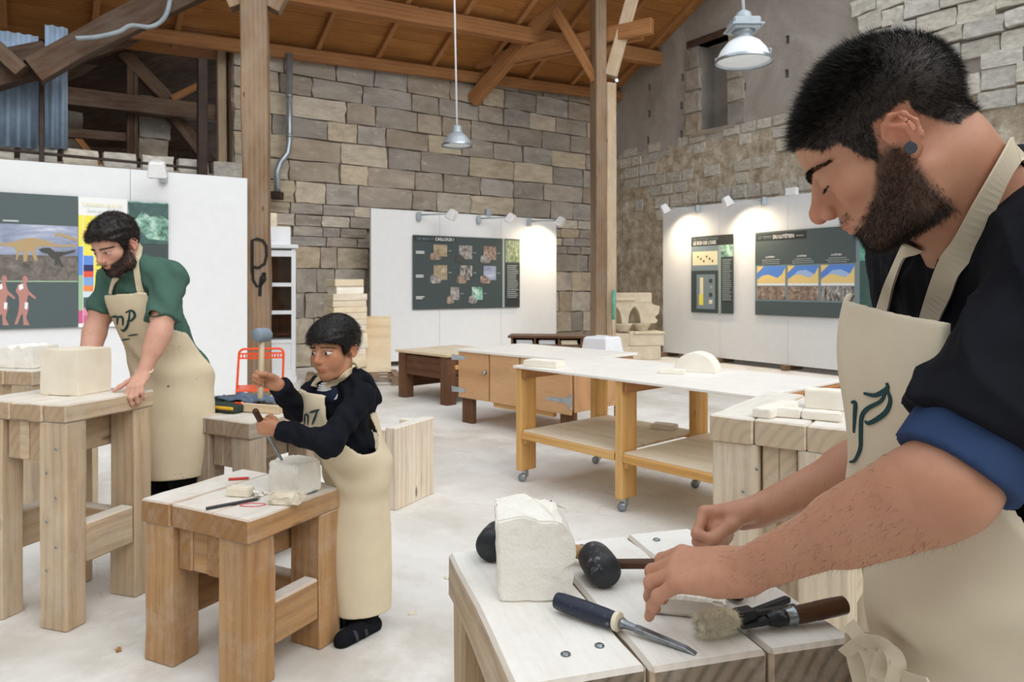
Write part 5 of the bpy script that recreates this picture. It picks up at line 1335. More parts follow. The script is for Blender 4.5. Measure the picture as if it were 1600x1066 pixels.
def finger_prims(f, base, dirs, lens, rads, k=.004):
    p = np.array(base, float); pts = [p]
    for d, l, (r0, r1) in zip(dirs, lens, rads):
        q = p+np.array(d)*l; f.cap(p, q, r0, r1, k); p = q; pts.append(p)
    return pts
def rotv(v, ax, a):
    ax = ax/np.linalg.norm(ax); return v*math.cos(a)+np.cross(ax, v)*math.sin(a)+ax*(ax @ v)*(1-math.cos(a))
def add_hand(f, Wp, A, Lt, s, curls, thumb, spread=(6, 2, -3, -9), info=None):
    """A wrist->knuckles, Lt towards the thumb side; back of hand is N. curls: per finger (mcp, pip, dip) degrees; thumb: list of (along, lateral, palmward) directions"""
    A = np.array(A, float)/np.linalg.norm(A); Lt = np.array(Lt, float); Lt -= A*(A @ Lt); Lt /= np.linalg.norm(Lt)
    N = info['N'] if info and 'N' in info else np.cross(Lt, A)
    Wp = np.array(Wp, float); P_ = lambda a, l, n=0.: Wp+(A*a+Lt*l+N*n)*s
    kn = [(.092, .027), (.095, .009), (.091, -.009), (.083, -.026)]; ln = [(.042, .026, .021), (.046, .029, .022), (.042, .027, .021), (.033, .021, .019)]
    fk = (info or {}).get('fat', 1.)
    rr = [(.0098, .0088, .0078, .0068), (.0100, .0090, .0080, .0070), (.0096, .0086, .0077, .0067), (.0088, .0078, .0069, .006)]
    f.ell(P_(.045, 0, -.004), A3((.052, .034, .0135))*s, np.stack([A, Lt, N], 1), .015*s)
    f.cap(P_(-.005, .012), P_(.03, .018, -.004), .017*s, .016*s, .015*s); f.cap(P_(-.005, -.012), P_(.03, -.016, -.004), .016*s, .016*s, .015*s)
    f.cap(P_(.025, .026, -.010), P_(.05, .030, -.010), .014*s, .012*s, .014*s)
    tips = []
    for i in range(4):
        a, l = kn[i]; f.cap(P_(.02, l*.55), P_(a, l), .0115*s, .0108*s, .010*s)
        d = rotv(A, N, math.radians(spread[i])*(1 if (np.cross(N, A) @ Lt) > 0 else -1)); ds = []
        ax = np.cross(d, N); c = 0
        for x in curls[i]: c += math.radians(x); ds.append(rotv(d, ax, -c))
        r = [q*s*fk for q in rr[i]]
        pts = finger_prims(f, P_(a, l), ds, [q*s for q in ln[i]], [(r[0], r[1]), (r[1], r[2]), (r[2], r[3])], .0035*s)
        for j in (1, 2): f.sph(pts[j], r[j]*1.07, .003*s)
        tips.append((pts[-1], pts[-2], ds[-1], rotv(N, ax, -c) if True else N, r[3]))
    dl = (.046, .034, .026); rt = [(.0145, .0112), (.0112, .0102), (.0102, .0080)]
    ds = []
    for a, l, n in thumb: v = A*a+Lt*l-N*n; ds.append(v/np.linalg.norm(v))
    pts = finger_prims(f, P_(.012, .022, -.006), ds, [q*s for q in dl], [(x*s, y*s) for x, y in rt], .008*s)
    tips.append((pts[-1], pts[-2], ds[-1], N, .008*s))
    return tips
def add_arm(f, S_, E_, Wr, s, fat=1.):
    S_, E_, Wr = A3(S_), A3(E_), A3(Wr); u = E_-S_; w = Wr-E_
    f.cap(S_, E_, .058*s*fat, .043*s*fat, .03*s); f.cap(S_+u*.3, S_+u*.65, .052*s*fat, .050*s*fat, .03*s)
    f.cap(E_, Wr, .042*s*fat, .027*s, .02*s); f.cap(E_+w*.12, E_+w*.42, .046*s*fat, .038*s*fat, .025*s); f.sph(E_-(u/np.linalg.norm(u)*-.0)-w/np.linalg.norm(w)*.01, .041*s*fat, .015*s)
def add_torso(f, J, s, ex=0., k=.04, legs=True, skirt=False):
    Fw, Lf = A3(J['F']), A3(J['L']); pel, che, nek = A3(J['pel']), A3(J['che']), A3(J['nek'])
    U = (che-pel)/np.linalg.norm(che-pel); Fq = Fw-U*(Fw @ U); Fq /= np.linalg.norm(Fq); Lq = np.cross(U, Fq); M = np.stack([Fq, Lq, U], 1)
    e = ex/s
    f.ell(pel, A3((.115+e, .165+e, .125+e))*s, M, k*s); f.ell(pel+(che-pel)*.45+Fq*.012*s, A3((.112+e, .150+e, .16+e))*s, M, k*s)
    f.ell(che+Fq*.0*s-U*.02*s, A3((.115+e, .165+e, .175+e))*s, M, k*s); f.ell(che+U*.05*s-Fq*.02*s, A3((.09+e, .16+e, .12+e))*s, M, k*s)
    f.cap(J['shL'], J['shR'], (.056+e)*s, (.056+e)*s, k*s)
    for q in ('shL', 'shR'): f.cap(nek, A3(J[q])+A3((0, 0, .01*s)), (.055+e)*s, (.055+e)*s, k*s)
    if legs:
        for sd in ('L', 'R'):
            f.cap(J['hip'+sd], J['kne'+sd], (.088+e)*s, (.058+e)*s, .03*s); f.cap(J['kne'+sd], J['ank'+sd], (.056+e)*s, (.038+e)*s, .02*s)
    return M, Fq, Lq, U
def ramp_np(x, xs, ys): return np.interp(x, xs, ys)
def fbm(P, sc, seed=0):
    g = np.random.default_rng(seed); out = 0
    for i in range(4):
        k = g.normal(size=3)*sc*(1.7**i); out = out+np.sin(P @ k.astype(np.float32)+g.uniform(0, 6))/(1.6**i)
    return out*.4
def raycast(bvh, o, d, org):
    h = bvh.ray_cast(Vector(o)-Vector(org), Vector(d)); return (np.array(h[0])+np.array(org), np.array(h[1])) if h[0] else (None, None)
def bvh_of(o): me = o.data; return BVHTree.FromPolygons([v.co for v in me.vertices], [p.vertices for p in me.polygons])
def add_brow(H, bvh, org, parent, mat, seed, n=420, th=.0042, arch=.004, lw=.00045, inner=0.):
    g = np.random.default_rng(seed); roots, dirs, lens = [], [], []
    for y in (1, -1):
        for k in range(n):
            t = g.uniform(0, 1); zz = .0225+arch*math.sin(min(1, t*1.25)*math.pi*.75)-.007*max(0, t-.6)+g.uniform(-1, 1)*th*(1-.6*t)+inner*(1-t)
            ph = math.radians(7+40*t); dl = np.array((math.cos(ph), y*math.sin(ph), 0)); o0 = np.array((.02, 0, zz))+dl*.2
            r, nn = raycast(bvh, H.p(*o0), H.M @ -dl, org)
            if r is None: continue
            d = H.M @ np.array((-.25*t, y*(.35+.8*t), .55-.65*t))+nn*.35; roots.append(r-nn*.0005); dirs.append(d/np.linalg.norm(d)); lens.append(g.uniform(.005, .009)*H.s)
    return strands('eyebrows', np.array(roots), np.array(dirs), np.array(lens), lw*1.6, mat, parent, org, .1, 2, seed)
def face_patch(name, H, bvh, org, parent, y0, z0, ring, mat, lift, rings=4):
    """thin patch following the face; ring: outline as (dy, dz)"""
    n = len(ring); vs, ok = [], True
    def hit(dy, dz):
        r, nn = raycast(bvh, H.p(.2, y0+dy, z0+dz), -H.M[:, 0], org)
        return None if r is None else r+nn*lift-org
    c = hit(sum(a for a, b in ring)/n, sum(b for a, b in ring)/n)
    if c is None: return
    cy, cz = sum(a for a, b in ring)/n, sum(b for a, b in ring)/n; vs.append(c)
    for k in range(1, rings+1):
        for a, b in ring:
            t = k/rings; q = hit(cy+(a-cy)*t, cz+(b-cz)*t); vs.append(q if q is not None else c)
    fs = [(0, 1+i, 1+(i+1) % n) for i in range(n)]
    for k in range(rings-1):
        for i in range(n): A_ = 1+k*n+i; B_ = 1+k*n+(i+1) % n; fs.append((A_, A_+n, B_+n, B_))
    return MB().add(vs, fs).build(name, mat, parent, smooth=True)
def eyes(H, bvh, org, parent, gz=(0, 0), w=.0140, up=.0056, dn=.0042, z0=.0065, ir_=.0057):
    for y in (1, -1):
        N_ = 22; ring = []
        for k in range(N_):
            a = 2*math.pi*k/N_; sn = math.sin(a); ring.append((w*math.cos(a), (up if sn > 0 else dn)*(abs(sn)**1.15)*(1 if sn > 0 else -1)))
        e = face_patch('eye', H, bvh, org, parent, y*.0315, z0, ring, M_('eye_white'), .0006)
        ir = [(gz[0]+ir_*math.cos(a), max(-dn*.95, min(up*.86, gz[1]+ir_*math.sin(a)))) for a in [2*math.pi*k/18 for k in range(18)]]
        face_patch('iris', H, bvh, org, e or parent, y*.0315, z0, ir, M_('iris_brown'), .0011, 3)
        ua = [(w*1.06*math.cos(a), up*1.05*math.sin(a)**1.15) for a in [math.pi*k/14 for k in range(15)]]; lid = ua+[(w*1.06*math.cos(a), up*1.05*max(0, math.sin(a))**1.15+.0022) for a in [math.pi*(14-k)/14 for k in range(15)]]
        lid = [(a_, b_) for a_, b_ in lid]
        # upper lid and lashes as one dark rim
        vs = []
        for a_, b_ in ua:
            for dz in (0, .0020):
                r, nn = raycast(bvh, H.p(.2, y*.0315+a_, z0+b_+dz), -H.M[:, 0], org); vs.append((r+nn*(.0016 if dz == 0 else .0007)-org) if r is not None else None)
        if all(v is not None for v in vs): MB().add(vs, [(2*i, 2*i+1, 2*i+3, 2*i+2) for i in range(14)]).build('upper_lid', M_('hair_black'), parent, smooth=True)
# ================================================================== PEOPLE
def smin(a, b, k): h = np.clip(.5+.5*(b-a)/k, 0, 1); return b+(a-b)*h-k*h*(1-h)
def capd(P, a, b, ra, rb): return Field.d('c', (A3(a), A3(b), ra, rb), P)
def skin_colors(V, H, base, tips=None, beard=None, hairmask=None, haircol=(.02, .018, .016)):
    c = np.tile(np.array(base), (len(V), 1)); l = H.loc(V); x, y, z = l.T; ay = np.abs(y)
    def blend(m, col): 
        nonlocal c
        m = np.clip(m, 0, 1)[:, None]; c = c*(1-m)+np.array(col)*m
    inh = (np.abs(l) < .2).all(1)
    g = lambda cx, cy, cz, r: np.exp(-(((x-cx)**2+(ay-cy)**2+(z-cz)**2)/r**2))*inh
    red = np.array(base)*np.array((1.02, .72, .68))
    blend(g(.128, 0, -.02, .018)*.75, red); blend(g(.085, .045, -.022, .024)*.35, red); blend(g(-.01, .082, .005, .03)*.6, np.array(base)*np.array((1.05, .70, .66)))
    lips = ((z < -.0495) & (z > -.0685) & (x > .1005-.06*(ay-.0)) & (ay < .023) & (x > .098) & inh).astype(float); lips *= np.clip((x-.1)/.006, 0, 1)
    blend(lips*.7, np.array(base)*np.array((.92, .60, .58)))
    if beard is not None: blend(beard(x, ay, z)*inh*.82, (.035, .024, .019))
    if hairmask is not None: blend(hairmask(x, ay, z)*inh*.96, haircol)
    if tips:
        for t, b, d, n, r in tips:
            q = t-d*.005+n*r*.7; m = np.exp(-(((V-q)**2).sum(1))/(r*.75)**2); blend(m*.9, np.array(base)*np.array((1.12, 1.05, 1.05)))
    return c
def person_root(loc, label): return empty('person', loc, 0, label, 'person')
def build_head_hair(H, V, Nn, org, parent, hm, mat, n, L, w, seed, flow, lift=.6, curl=.25, name='hair', seg=2, grav=0):
    g = np.random.default_rng(seed); l = H.loc(V); x, y, z = l.T; inh = (np.abs(l) < .2).all(1)
    m = hm(x, np.abs(y), z)*inh; idx = np.flatnonzero(g.uniform(size=len(V)) < m)
    if not len(idx): return
    idx = g.choice(idx, n); nn = Nn[idx]; fl = flow(l[idx]) @ H.M.T
    d = nn*lift+fl*(1-lift)+g.normal(size=(n, 3))*.14; d /= np.linalg.norm(d, axis=1)[:, None]
    r = V[idx]+g.normal(size=(n, 3))*.0012
    return strands(name, r, d, g.uniform(.6, 1.15, n)*L, w, mat, parent, org, curl, seg, seed, grav)
def hl_mask(xs, zs, soft=.006):
    return lambda x, ay, z: np.clip((z-np.interp(x, xs, zs))/soft+.5, 0, 1)
def ribbon_on(name, pts, nrm, w, mat, parent, org, th=.003):
    return MB().ribbon([Vector(p)-Vector(org) for p in pts], [Vector(n) for n in nrm], w, th).build(name, mat, parent, smooth=False)
def bez(pts, n=24):
    """Catmull-Rom through points"""
    p = [np.array(q, float) for q in pts]; p = [2*p[0]-p[1]]+p+[2*p[-1]-p[-2]]; out = []
    for i in range(1, len(p)-2):
        for k in range(n):
            t = k/n; out.append(.5*((2*p[i])+(-p[i-1]+p[i+1])*t+(2*p[i-1]-5*p[i]+4*p[i+1]-p[i+2])*t*t+(-p[i-1]+3*p[i]-3*p[i+1]+p[i+2])*t**3))
    out.append(p[-2]); return out
def pix_dir(px, py): return np.array(((px-CX)/F_PX, 1, -(py-HZ)/F_PX))
def logo(name, strokes, bvh, org, parent, mat, w, lift=.0015):
    """brush strokes printed on a garment"""
    for st_ in strokes:
        pts, ns = [], []
        for px, py in bez(st_, 6):
            d = pix_dir(px, py); h, n = raycast(bvh, (0, 0, EYE), d/np.linalg.norm(d), org)
            if h is None: continue
            if n @ d > 0: n = -n
            pts.append(h+n*lift); ns.append(n)
        if len(pts) > 2:
            k = len(pts); ws = [w*(.55+.6*math.sin(math.pi*i/(k-1))) for i in range(k)]
            MB().ribbon([Vector(p)-Vector(org) for p in pts], [Vector(n) for n in ns], ws, .0012).build(name, mat, parent)
def sc_joint(c): return {k: np.array(v, float) for k, v in c.items()}
# ------------------------------------------------------------------ the carver in the foreground
def front_man():
    org = np.array((.70, .97, 0.)); root = person_root(org, 'bearded carver in a black jumper and cream apron bending over the foreground bench')
    J = sc_joint(dict(F=(-1, 0, 0), L=(0, -1, 0), pel=(.705, .97, .95), che=(.685, .97, 1.31), nek=(.652, .962, 1.478), shL=(.645, .80, 1.44), shR=(.665, 1.135, 1.445),
        elL=(.458, .77, 1.205), wrL=(.316, .985, 1.030), elR=(.675, 1.2, 1.17), wrR=(.428, 1.25, 1.03), hipL=(.71, .88, .92), hipR=(.71, 1.06, .92), kneL=(.70, .87, .50), kneR=(.70, 1.07, .50), ankL=(.73, .87, .09), ankR=(.73, 1.07, .09)))
    Hd = Head((.483, .906, 1.600), frame(math.radians(144.5), math.radians(34.5), math.radians(-7.7)), .985)
    f = Field(); add_head(f, Hd, dict(jaw=1.04, nose=1.10, chin=.0, slit=1, chinz=.009))
    add_torso(f, J, 1.); n0 = Hd.p(-.028, 0, -.052)
    f.cap(n0, J['nek'], .054, .062, .03); f.cap(Hd.p(.0, 0, -.06), J['nek']+np.array((-.04, 0, -.03)), .045, .05, .03); f.cap(Hd.p(-.05, 0, -.035), J['nek']+np.array((.02, 0, .01)), .030, .045, .02)
    add_arm(f, J['shL'], J['elL'], J['wrL'], 1.06); add_arm(f, J['shR'], J['elR'], J['wrR'], 1.0)
    A_ = np.array((-.74, .60, -.20)); Lt = np.array((.5, .66, .45))
    tips = add_hand(f, J['wrL'], A_, Lt, 1.12, [(24, 52, 24), (22, 50, 24), (20, 44, 22), (26, 20, 8)], [(.75, .75, .55), (.85, .35, .75), (.8, .1, .7)], (5, 1, -4, -14), dict(fat=1.12))
    A2 = np.array((-.93, .22, -.22)); L2 = np.array((-.1, -.7, .68)); N2_ = np.cross(A2, L2); N2_ /= np.linalg.norm(N2_)
    tips += add_hand(f, J['wrR'], A2, L2, 1.0, [(62, 92, 55), (66, 92, 55), (70, 92, 55), (74, 92, 55)], [(.85, .1, .5), (.85, -.15, .45), (.7, -.35, .4)], (2, 0, -2, -4), dict(N=N2_))
    f.sph(J['wrR']+A2/np.linalg.norm(A2)*.075-N2_*.022, .024, .012)
    for sd in 'LR': f.cap(J['ank'+sd], J['ank'+sd]+np.array((-.16, 0, -.05)), .042, .034, .02)
    lo, hi = f.bounds(); V, F = nets(f.ev, lo, hi, .0030); Nn = vnormals(V, F)
    hm0 = hl_mask([-.12, -.085, -.06, -.045, -.03, -.005, .012, .022, .030, .040, .050, .072, .09, .11], [-.04, -.04, -.03, -.01, .018, .028, .022, .0, -.012, .004, .034, .040, .062, .078])
    cran = lambda x, ay, z: (((x+.008)/.107)**2+(ay/.088)**2+((z-.05)/.096)**2 < 1.12)|(x > .03)
    hm = lambda x, ay, z: hm0(x, ay, z)*np.where((ay > .064) & (x > -.034) & (x < .010) & (z < .028), 0, 1)*cran(x, ay, z)
    bd = lambda x, ay, z: np.clip(np.minimum(np.minimum((np.interp(x, [-.02, .01, .03, .045, .06, .08, .095, .12], [-.02, .0, .0, -.022, -.038, -.050, -.058, -.052])-z)/.010, (x+.005)/.012), (z+.115)/.01), 0, 1)*np.where((z > -.066) & (x > .099) & (ay < .02), 0, 1)
    base = np.array(rgb('c08d72')[:3])
    col = skin_colors(V, Hd, base, tips, bd, hm)
    body = mesh_np('body', V, F, SKIN, root, org, col); bv = bvh_of(body)
    flow = lambda l: np.stack([np.clip((l[:, 2]-.02)/.08, 0, 1)*.8, np.zeros(len(l)), -.9+np.clip((l[:, 2]-.02)/.08, 0, 1)], 1)
    build_head_hair(Hd, V, Nn, org, root, hm, M_('hair_black'), 26000, .0105, .00055, 3, flow, .62)
    build_head_hair(Hd, V, Nn, org, root, lambda x, ay, z: hm(x, ay, z)*np.clip((z-.05)/.03, 0, 1)*np.clip((x+.06)/.04, 0, 1), M_('hair_black'), 16000, .018, .0006, 13, flow, .6, name='top_hair')
    build_head_hair(Hd, V, Nn, org, root, lambda x, ay, z: bd(x, ay, z)*np.clip((-.01-z)/.05+.25, .1, 1), M_('beard_brown'), 17000, .0075, .00045, 4, lambda l: np.tile(np.array((.5, 0, -.8)), (len(l), 1)), .45, name='beard')
    mst = lambda x, ay, z: ((z < -.038) & (z > -.050) & (x > .092) & (ay < .028)).astype(float)*.5
    build_head_hair(Hd, V, Nn, org, root, mst, M_('beard_brown'), 700, .004, .0003, 9, lambda l: np.tile(np.array((.3, 0, -.8)), (len(l), 1)), .4, name='moustache')
    add_brow(Hd, bv, org, root, M_('hair_black'), 5, 900, .0048, .006, .00042)
    # lashes along the lowered lid
    g = np.random.default_rng(2); rt, dr, ln = [], [], []
    for y in (1, -1):
        for k in range(60):
            yy = g.uniform(.020, .044); r, n = raycast(bv, Hd.p(.2, y*yy, .0012+g.normal()*.0006), -Hd.M[:, 0], org)
            if r is not None: rt.append(r); d = Hd.M @ np.array((.8, y*(yy-.03)*14, -.45)); dr.append(d/np.linalg.norm(d)); ln.append(g.uniform(.006, .009))
    strands('eyelashes', np.array(rt), np.array(dr), np.array(ln), .0007, M_('hair_black'), root, org, .1, 2, 3)
    # hair on the forearms
    def fore(a, b):
        ba = b-a; h = (V-a) @ ba/(ba @ ba); r = np.linalg.norm((V-a)-h[:, None]*ba, axis=1); return np.flatnonzero((h > .05) & (h < 1.35) & (r < .06))
    for a, b, n in ((J['elL'], J['wrL'], 1500), (J['elR'], J['wrR'], 400)):
        ii = g.choice(fore(a, b), n); d = (b-a)/np.linalg.norm(b-a)*.8+Nn[ii]*.25+np.array((0, 0, -.35))+g.normal(size=(n, 3))*.3; d /= np.linalg.norm(d, axis=1)[:, None]
        strands('arm_hair', V[ii], d, g.uniform(.006, .014, n), .00028, M_('beard_brown'), root, org, .3, 2, 8)
    # ear plug
    r, n = raycast(bv, Hd.p(-.006, .2, -.0215), -Hd.M[:, 1], org)
    if r is not None:
        q = MB().lathe([(.0, -.002), (.0068, -.002), (.0072, .001), (.0066, .003), (.0055, .0034), (0, .0030)], 20).build('ear_plug', M_('plug_grey'), root, smooth=True, angle=.8)
        q.location = Vector(r-org); q.rotation_euler = Vector((0, 0, 1)).rotation_difference(Vector(Hd.M[:, 1])).to_euler()
    # --- jumper
    ft = Field(); add_torso(ft, J, 1., .024, .05, legs=False)
    npt, nn = np.array((.555, .97, 1.520)), np.array((-.55, 0, .835))
    def sleeves(P_, ro, rh, t1, hollow):
        out = None
        for a, b in ((J['shL'], J['elL']), (J['shR'], J['elR'])):
            ax = (b-a)/np.linalg.norm(b-a); e = a+(b-a)*t1
            d = capd(P_, a, a+(b-a)*1.2, ro, rh); d = np.maximum(d, (P_-A3(e)) @ A3(ax)); d = np.maximum(d, -capd(P_, a+(b-a)*(t1+.12), a+(b-a)*1.6, rh-hollow, rh-hollow+.004))
            out = d if out is None else np.minimum(out, d)
        return out
    def folds(P_):
        s_ = capd(P_, J['shL'], J['elL'], .0, .0); u = P_[..., 0]*.75+P_[..., 2]*.65
        return .009*(1-np.abs(np.sin(u*34+1.8*np.sin(P_[..., 1]*20)+s_*12)))**2*np.clip((P_[..., 2]-1.12)/.1, 0, 1)+.005*fbm(P_, 22, 3)
    def jumper(P_, C, hd):
        t = ft.ev(P_, C, hd); t = np.maximum(t, (P_-A3(npt)) @ A3(nn)); t = np.maximum(t, .93-P_[..., 2])
        nk = f_neck.ev(P_, C, hd); t = np.maximum(t, -(nk-.006)*np.where((P_-A3(npt)) @ A3(nn) > -.05, 1, -9)) if False else t
        return smin(t, sleeves(P_, .080, .076, .80, .014), .03)-folds(P_)
    f_neck = Field()
    lo, hi = ft.bounds(.06); lo = np.minimum(lo, J['elL']-.1); hi = np.maximum(hi, J['elR']+.1)
    V2, F2 = nets(jumper, lo, hi, .0042); mesh_np('jumper', V2, F2, M_('knit_black'), root, org, relax=2)
    def tee(P_, C, hd): return sleeves(P_, .066, .064, .93, .011)-.002*fbm(P_, 40, 5)
    def tee_ev(P_, C, hd):
        d = tee(P_, C, hd); ms = []
        for a, b in ((J['shL'], J['elL']), (J['shR'], J['elR'])):
            ax = (b-a)/np.linalg.norm(b-a); ms.append(np.maximum(-((P_-A3(a+(b-a)*.755)) @ A3(ax)), capd(P_, a+(b-a)*.7, b, .12, .12)))
        return np.maximum(d, np.minimum(*ms))
    for a, b in ((J['shL'], J['elL']), (J['shR'], J['elR'])):
        m_ = (a+b)/2; V3, F3 = nets(tee_ev, np.minimum(a, b)-np.array((.12, .09, .12)), np.maximum(a, b)+np.array((.12, .09, .12)), .0042); mesh_np('tee_shirt_sleeve', V3, F3, M_('tee_blue'), root, org, relax=1)
    # ribbed collar
    cpts, cn = [], []
    ux = np.array((.835, 0, .55)); uy = np.array((0, 1, 0.))
    for k in range(41):
        a = 2*math.pi*k/40; q = npt+np.array((.035, -.003, .028))+ux*.088*math.cos(a)+uy*.083*math.sin(a); cpts.append(q)
    MB().tube([Vector(q-org) for q in cpts], .009, 8, False).build('collar', M_('knit_black'), root, smooth=True)
    # --- trousers
    fl = Field()
    for sd in 'LR': fl.cap(J['hip'+sd], J['kne'+sd], .102, .078, .03); fl.cap(J['kne'+sd], J['ank'+sd], .078, .066, .03)
    fl.ell(J['pel'], (.128, .178, .13), None, .04)
    V4, F4 = nets(lambda P_, C, hd: np.maximum(fl.ev(P_, C, hd), P_[..., 2]-1.0), *fl.bounds(), .008); mesh_np('trousers', V4, F4, M_('trouser_black'), root, org)
    for sd in 'LR':
        fs = Field(); fs.cap(J['ank'+sd]+np.array((.03, 0, -.045)), J['ank'+sd]+np.array((-.17, 0, -.05)), .046, .04, .02)
        Vs, Fs = nets(lambda P_, C, hd: np.maximum(fs.ev(P_, C, hd), .0-P_[..., 2]), *fs.bounds(), .006); mesh_np('shoe', Vs, Fs, M_('black_cloth'), root, org)
    # --- apron
    JA = dict(J); JA['pel'] = J['pel']+np.array((-.03, 0, 0)); JA['che'] = J['che']+np.array((-.068, 0, 0)); fa = Field(); add_torso(fa, JA, 1., .036, .06, legs=False); fa.ell(J['pel']+np.array((-.012, 0, -.22)), (.165, .215, .62), None, .06); fa.ell(J['pel']+np.array((-.02, 0, .06)), (.15, .185, .14), None, .06)
    def apron(P_, C, hd):
        d = fa.ev(P_, C, hd); x, y, z = P_[..., 0], P_[..., 1], P_[..., 2]; a = .70-x; b = np.abs(y-.97)
        d = d-.007*np.sin(z*26+y*34+2*np.sin(y*17))*np.exp(-((z-1.0)/.14)**2)-.008*np.exp(-((y-.99-.16*(z-1.24))/.025)**2)*np.clip((z-1.12)/.1, 0, 1)+.006*np.sin(y*38+z*6)*np.clip((.98-z)/.2, 0, 1)
        d = d-.010*np.exp(-(((z-1.0)+.42*(y-.93))/.034)**2)*np.clip((1.02-y)/.1, 0, 1)-.009*np.exp(-(((z-.90)+.55*(y-.90))/.036)**2)*np.clip((1.0-y)/.12, 0, 1)-.006*np.exp(-(((z-1.09)-.3*(y-.95))/.03)**2)
        d = np.abs(d)-.0052
        w = np.interp(z, [.4, .98, 1.05, 1.12, 1.20, 1.28, 1.5], [.30, .30, .26, .185, .145, .135, .125])
        d = np.maximum(d, (b-w)*.8); d = np.maximum(d, -.02-a); d = np.maximum(d, z-(1.392+.12*(y-.97))); return np.maximum(d, .46-z)
    lo, hi = fa.bounds(.02); lo[2] = .44; hi[2] = 1.45
    V5, F5 = nets(apron, lo, hi, .0034); ap = mesh_np('apron', V5, F5, M_('cotton_canvas'), root, org, relax=2); ab = bvh_of(ap)
    C5 = lambda x, y: (1280+x/2.664, 400+y/2.664)
    logo('logo_mark', [[C5(*q) for q in s_] for s_ in (((190, 572), (235, 580), (270, 565), (288, 548), (284, 528)), ((284, 552), (299, 600), (282, 648), (240, 682), (208, 696), (194, 688)), ((284, 550), (262, 602), (205, 635), (180, 670), (176, 740), (174, 800), (152, 850), (131, 858)), ((137, 609), (153, 613), (151, 660), (147, 735)))], ab, org, ap, M_('logo_ink'), .0055)
    # straps: up from the bib over the collar-bones and round the nape
    def surf(px, py, dflt):
        for b_ in (jb, bv): pass
    jb = BVHTree.FromPolygons([Vector(v) for v in (V2-org)], [list(map(int, q)) for q in F2])
    for pxs, w in ((((1458, 508), (1470, 470), (1484, 430), (1503, 385), (1525, 330), (1546, 285), (1562, 255), (1574, 238)), .030), (((1384, 492), (1396, 455), (1408, 425), (1420, 398), (1430, 378)), .024)):
        pts, ns = [], []
        for px, py in bez(pxs, 5):
            d = pix_dir(px, py); d = d/np.linalg.norm(d); c = []
            for b_ in (jb, bv):
                h, n = raycast(b_, (0, 0, EYE), d, org)
                if h is not None: c.append((np.linalg.norm(h-np.array((0, 0, EYE))), h, n))
            if not c: continue
            _, h, n = min(c, key=lambda q: q[0]); n = n if n @ d < 0 else -n; pts.append(h+n*.006); ns.append(n)
        # smooth
        for _ in range(6):
            pts = [pts[0]]+[(pts[i-1]+pts[i]*2+pts[i+1])/4 for i in range(1, len(pts)-1)]+[pts[-1]]; ns = [ns[0]]+[(ns[i-1]+ns[i]*2+ns[i+1])/4 for i in range(1, len(ns)-1)]+[ns[-1]]
        pts = [p_+n_/np.linalg.norm(n_)*.003 for p_, n_ in zip(pts, ns)]
        if w > .028:  # carry on round the nape
            for a in (.25, .6, 1.): pts.append(pts[-1]+np.array((.62, 1., .15))*.016-np.array((0, 0, .004))); ns.append(np.array((.35, -.1, .9)))
        ribbon_on('apron_strap', pts, ns, w, M_('cotton_canvas'), ap, org, .003)
    # tie bow hanging at the waist, beside the bench corner
    t0 = np.array((.525, 1.08, .93)); 
    W_ = lambda px, py, d: np.array(P(px, py, d))
    for pxs, w, dd in ((((1326, 975), (1345, 1000), (1362, 1035), (1368, 1075)), .020, 0), (((1368, 1060), (1378, 1030), (1392, 1018), (1404, 1035), (1398, 1060), (1380, 1070)), .018, -.006), (((1318, 1022), (1345, 1004), (1372, 1003), (1392, 1018), (1398, 1046), (1390, 1075)), .016, -.012), (((1390, 1050), (1420, 1062), (1455, 1072)), .018, .004), (((1332, 990), (1336, 1030), (1348, 1075)), .022, .004)):
        pts = []
        for x, y in bez(pxs, 8):
            dep = 1.04-(x-1320)*.00155+dd
            pts.append(W_(x, y, dep))
        for _ in range(4): pts = [pts[0]]+[(pts[i-1]+pts[i]*2+pts[i+1])/4 for i in range(1, len(pts)-1)]+[pts[-1]]
        ribbon_on('tie', pts, [np.array((-.35, -.9, .25))]*len(pts), w, M_('cotton_canvas'), ap, org, .0025)
front_man()
def hair_cap(Hd, th, xs, zs, mat, parent, org, h, nz=.004, front=1., seed=1, ears=True):
    f = Field(); q = Hd.s
    f.ell(Hd.p(-.008, 0, .050), A3((.096+th, .077+th, .084+th))*q, Hd.M, .02); f.ell(Hd.p(.040, 0, .050), A3((.064+th*front, .066+th*.8, .053+th))*q, Hd.M, .03)
    M32 = Hd.M.astype(np.float32); E32 = A3(Hd.E)
    def ev(P_, C, hd):
        d = f.ev(P_, C, hd); l = (P_-E32) @ M32/q; x, ay, z = l[..., 0], np.abs(l[..., 1]), l[..., 2]
        d = d-nz*fbm(l, 70, seed)-nz*.7*np.sin(l[..., 1]*120+l[..., 0]*60+4*np.sin(l[..., 2]*50))
        hlz = np.interp(x, xs, zs); d = np.maximum(d, (hlz-z)*.7*q)
        if ears: d = np.maximum(d, np.minimum(np.minimum(ay-.066, x+.034), np.minimum(.012-x, .018-z))*q)
        return d
    V, F = nets(ev, *f.bounds(.02), h); o = mesh_np('hair', V, F, mat, parent, org, relax=1); return o, V, vnormals(V, F)
def torso_ops(org, root, J, s, spec):
    pass
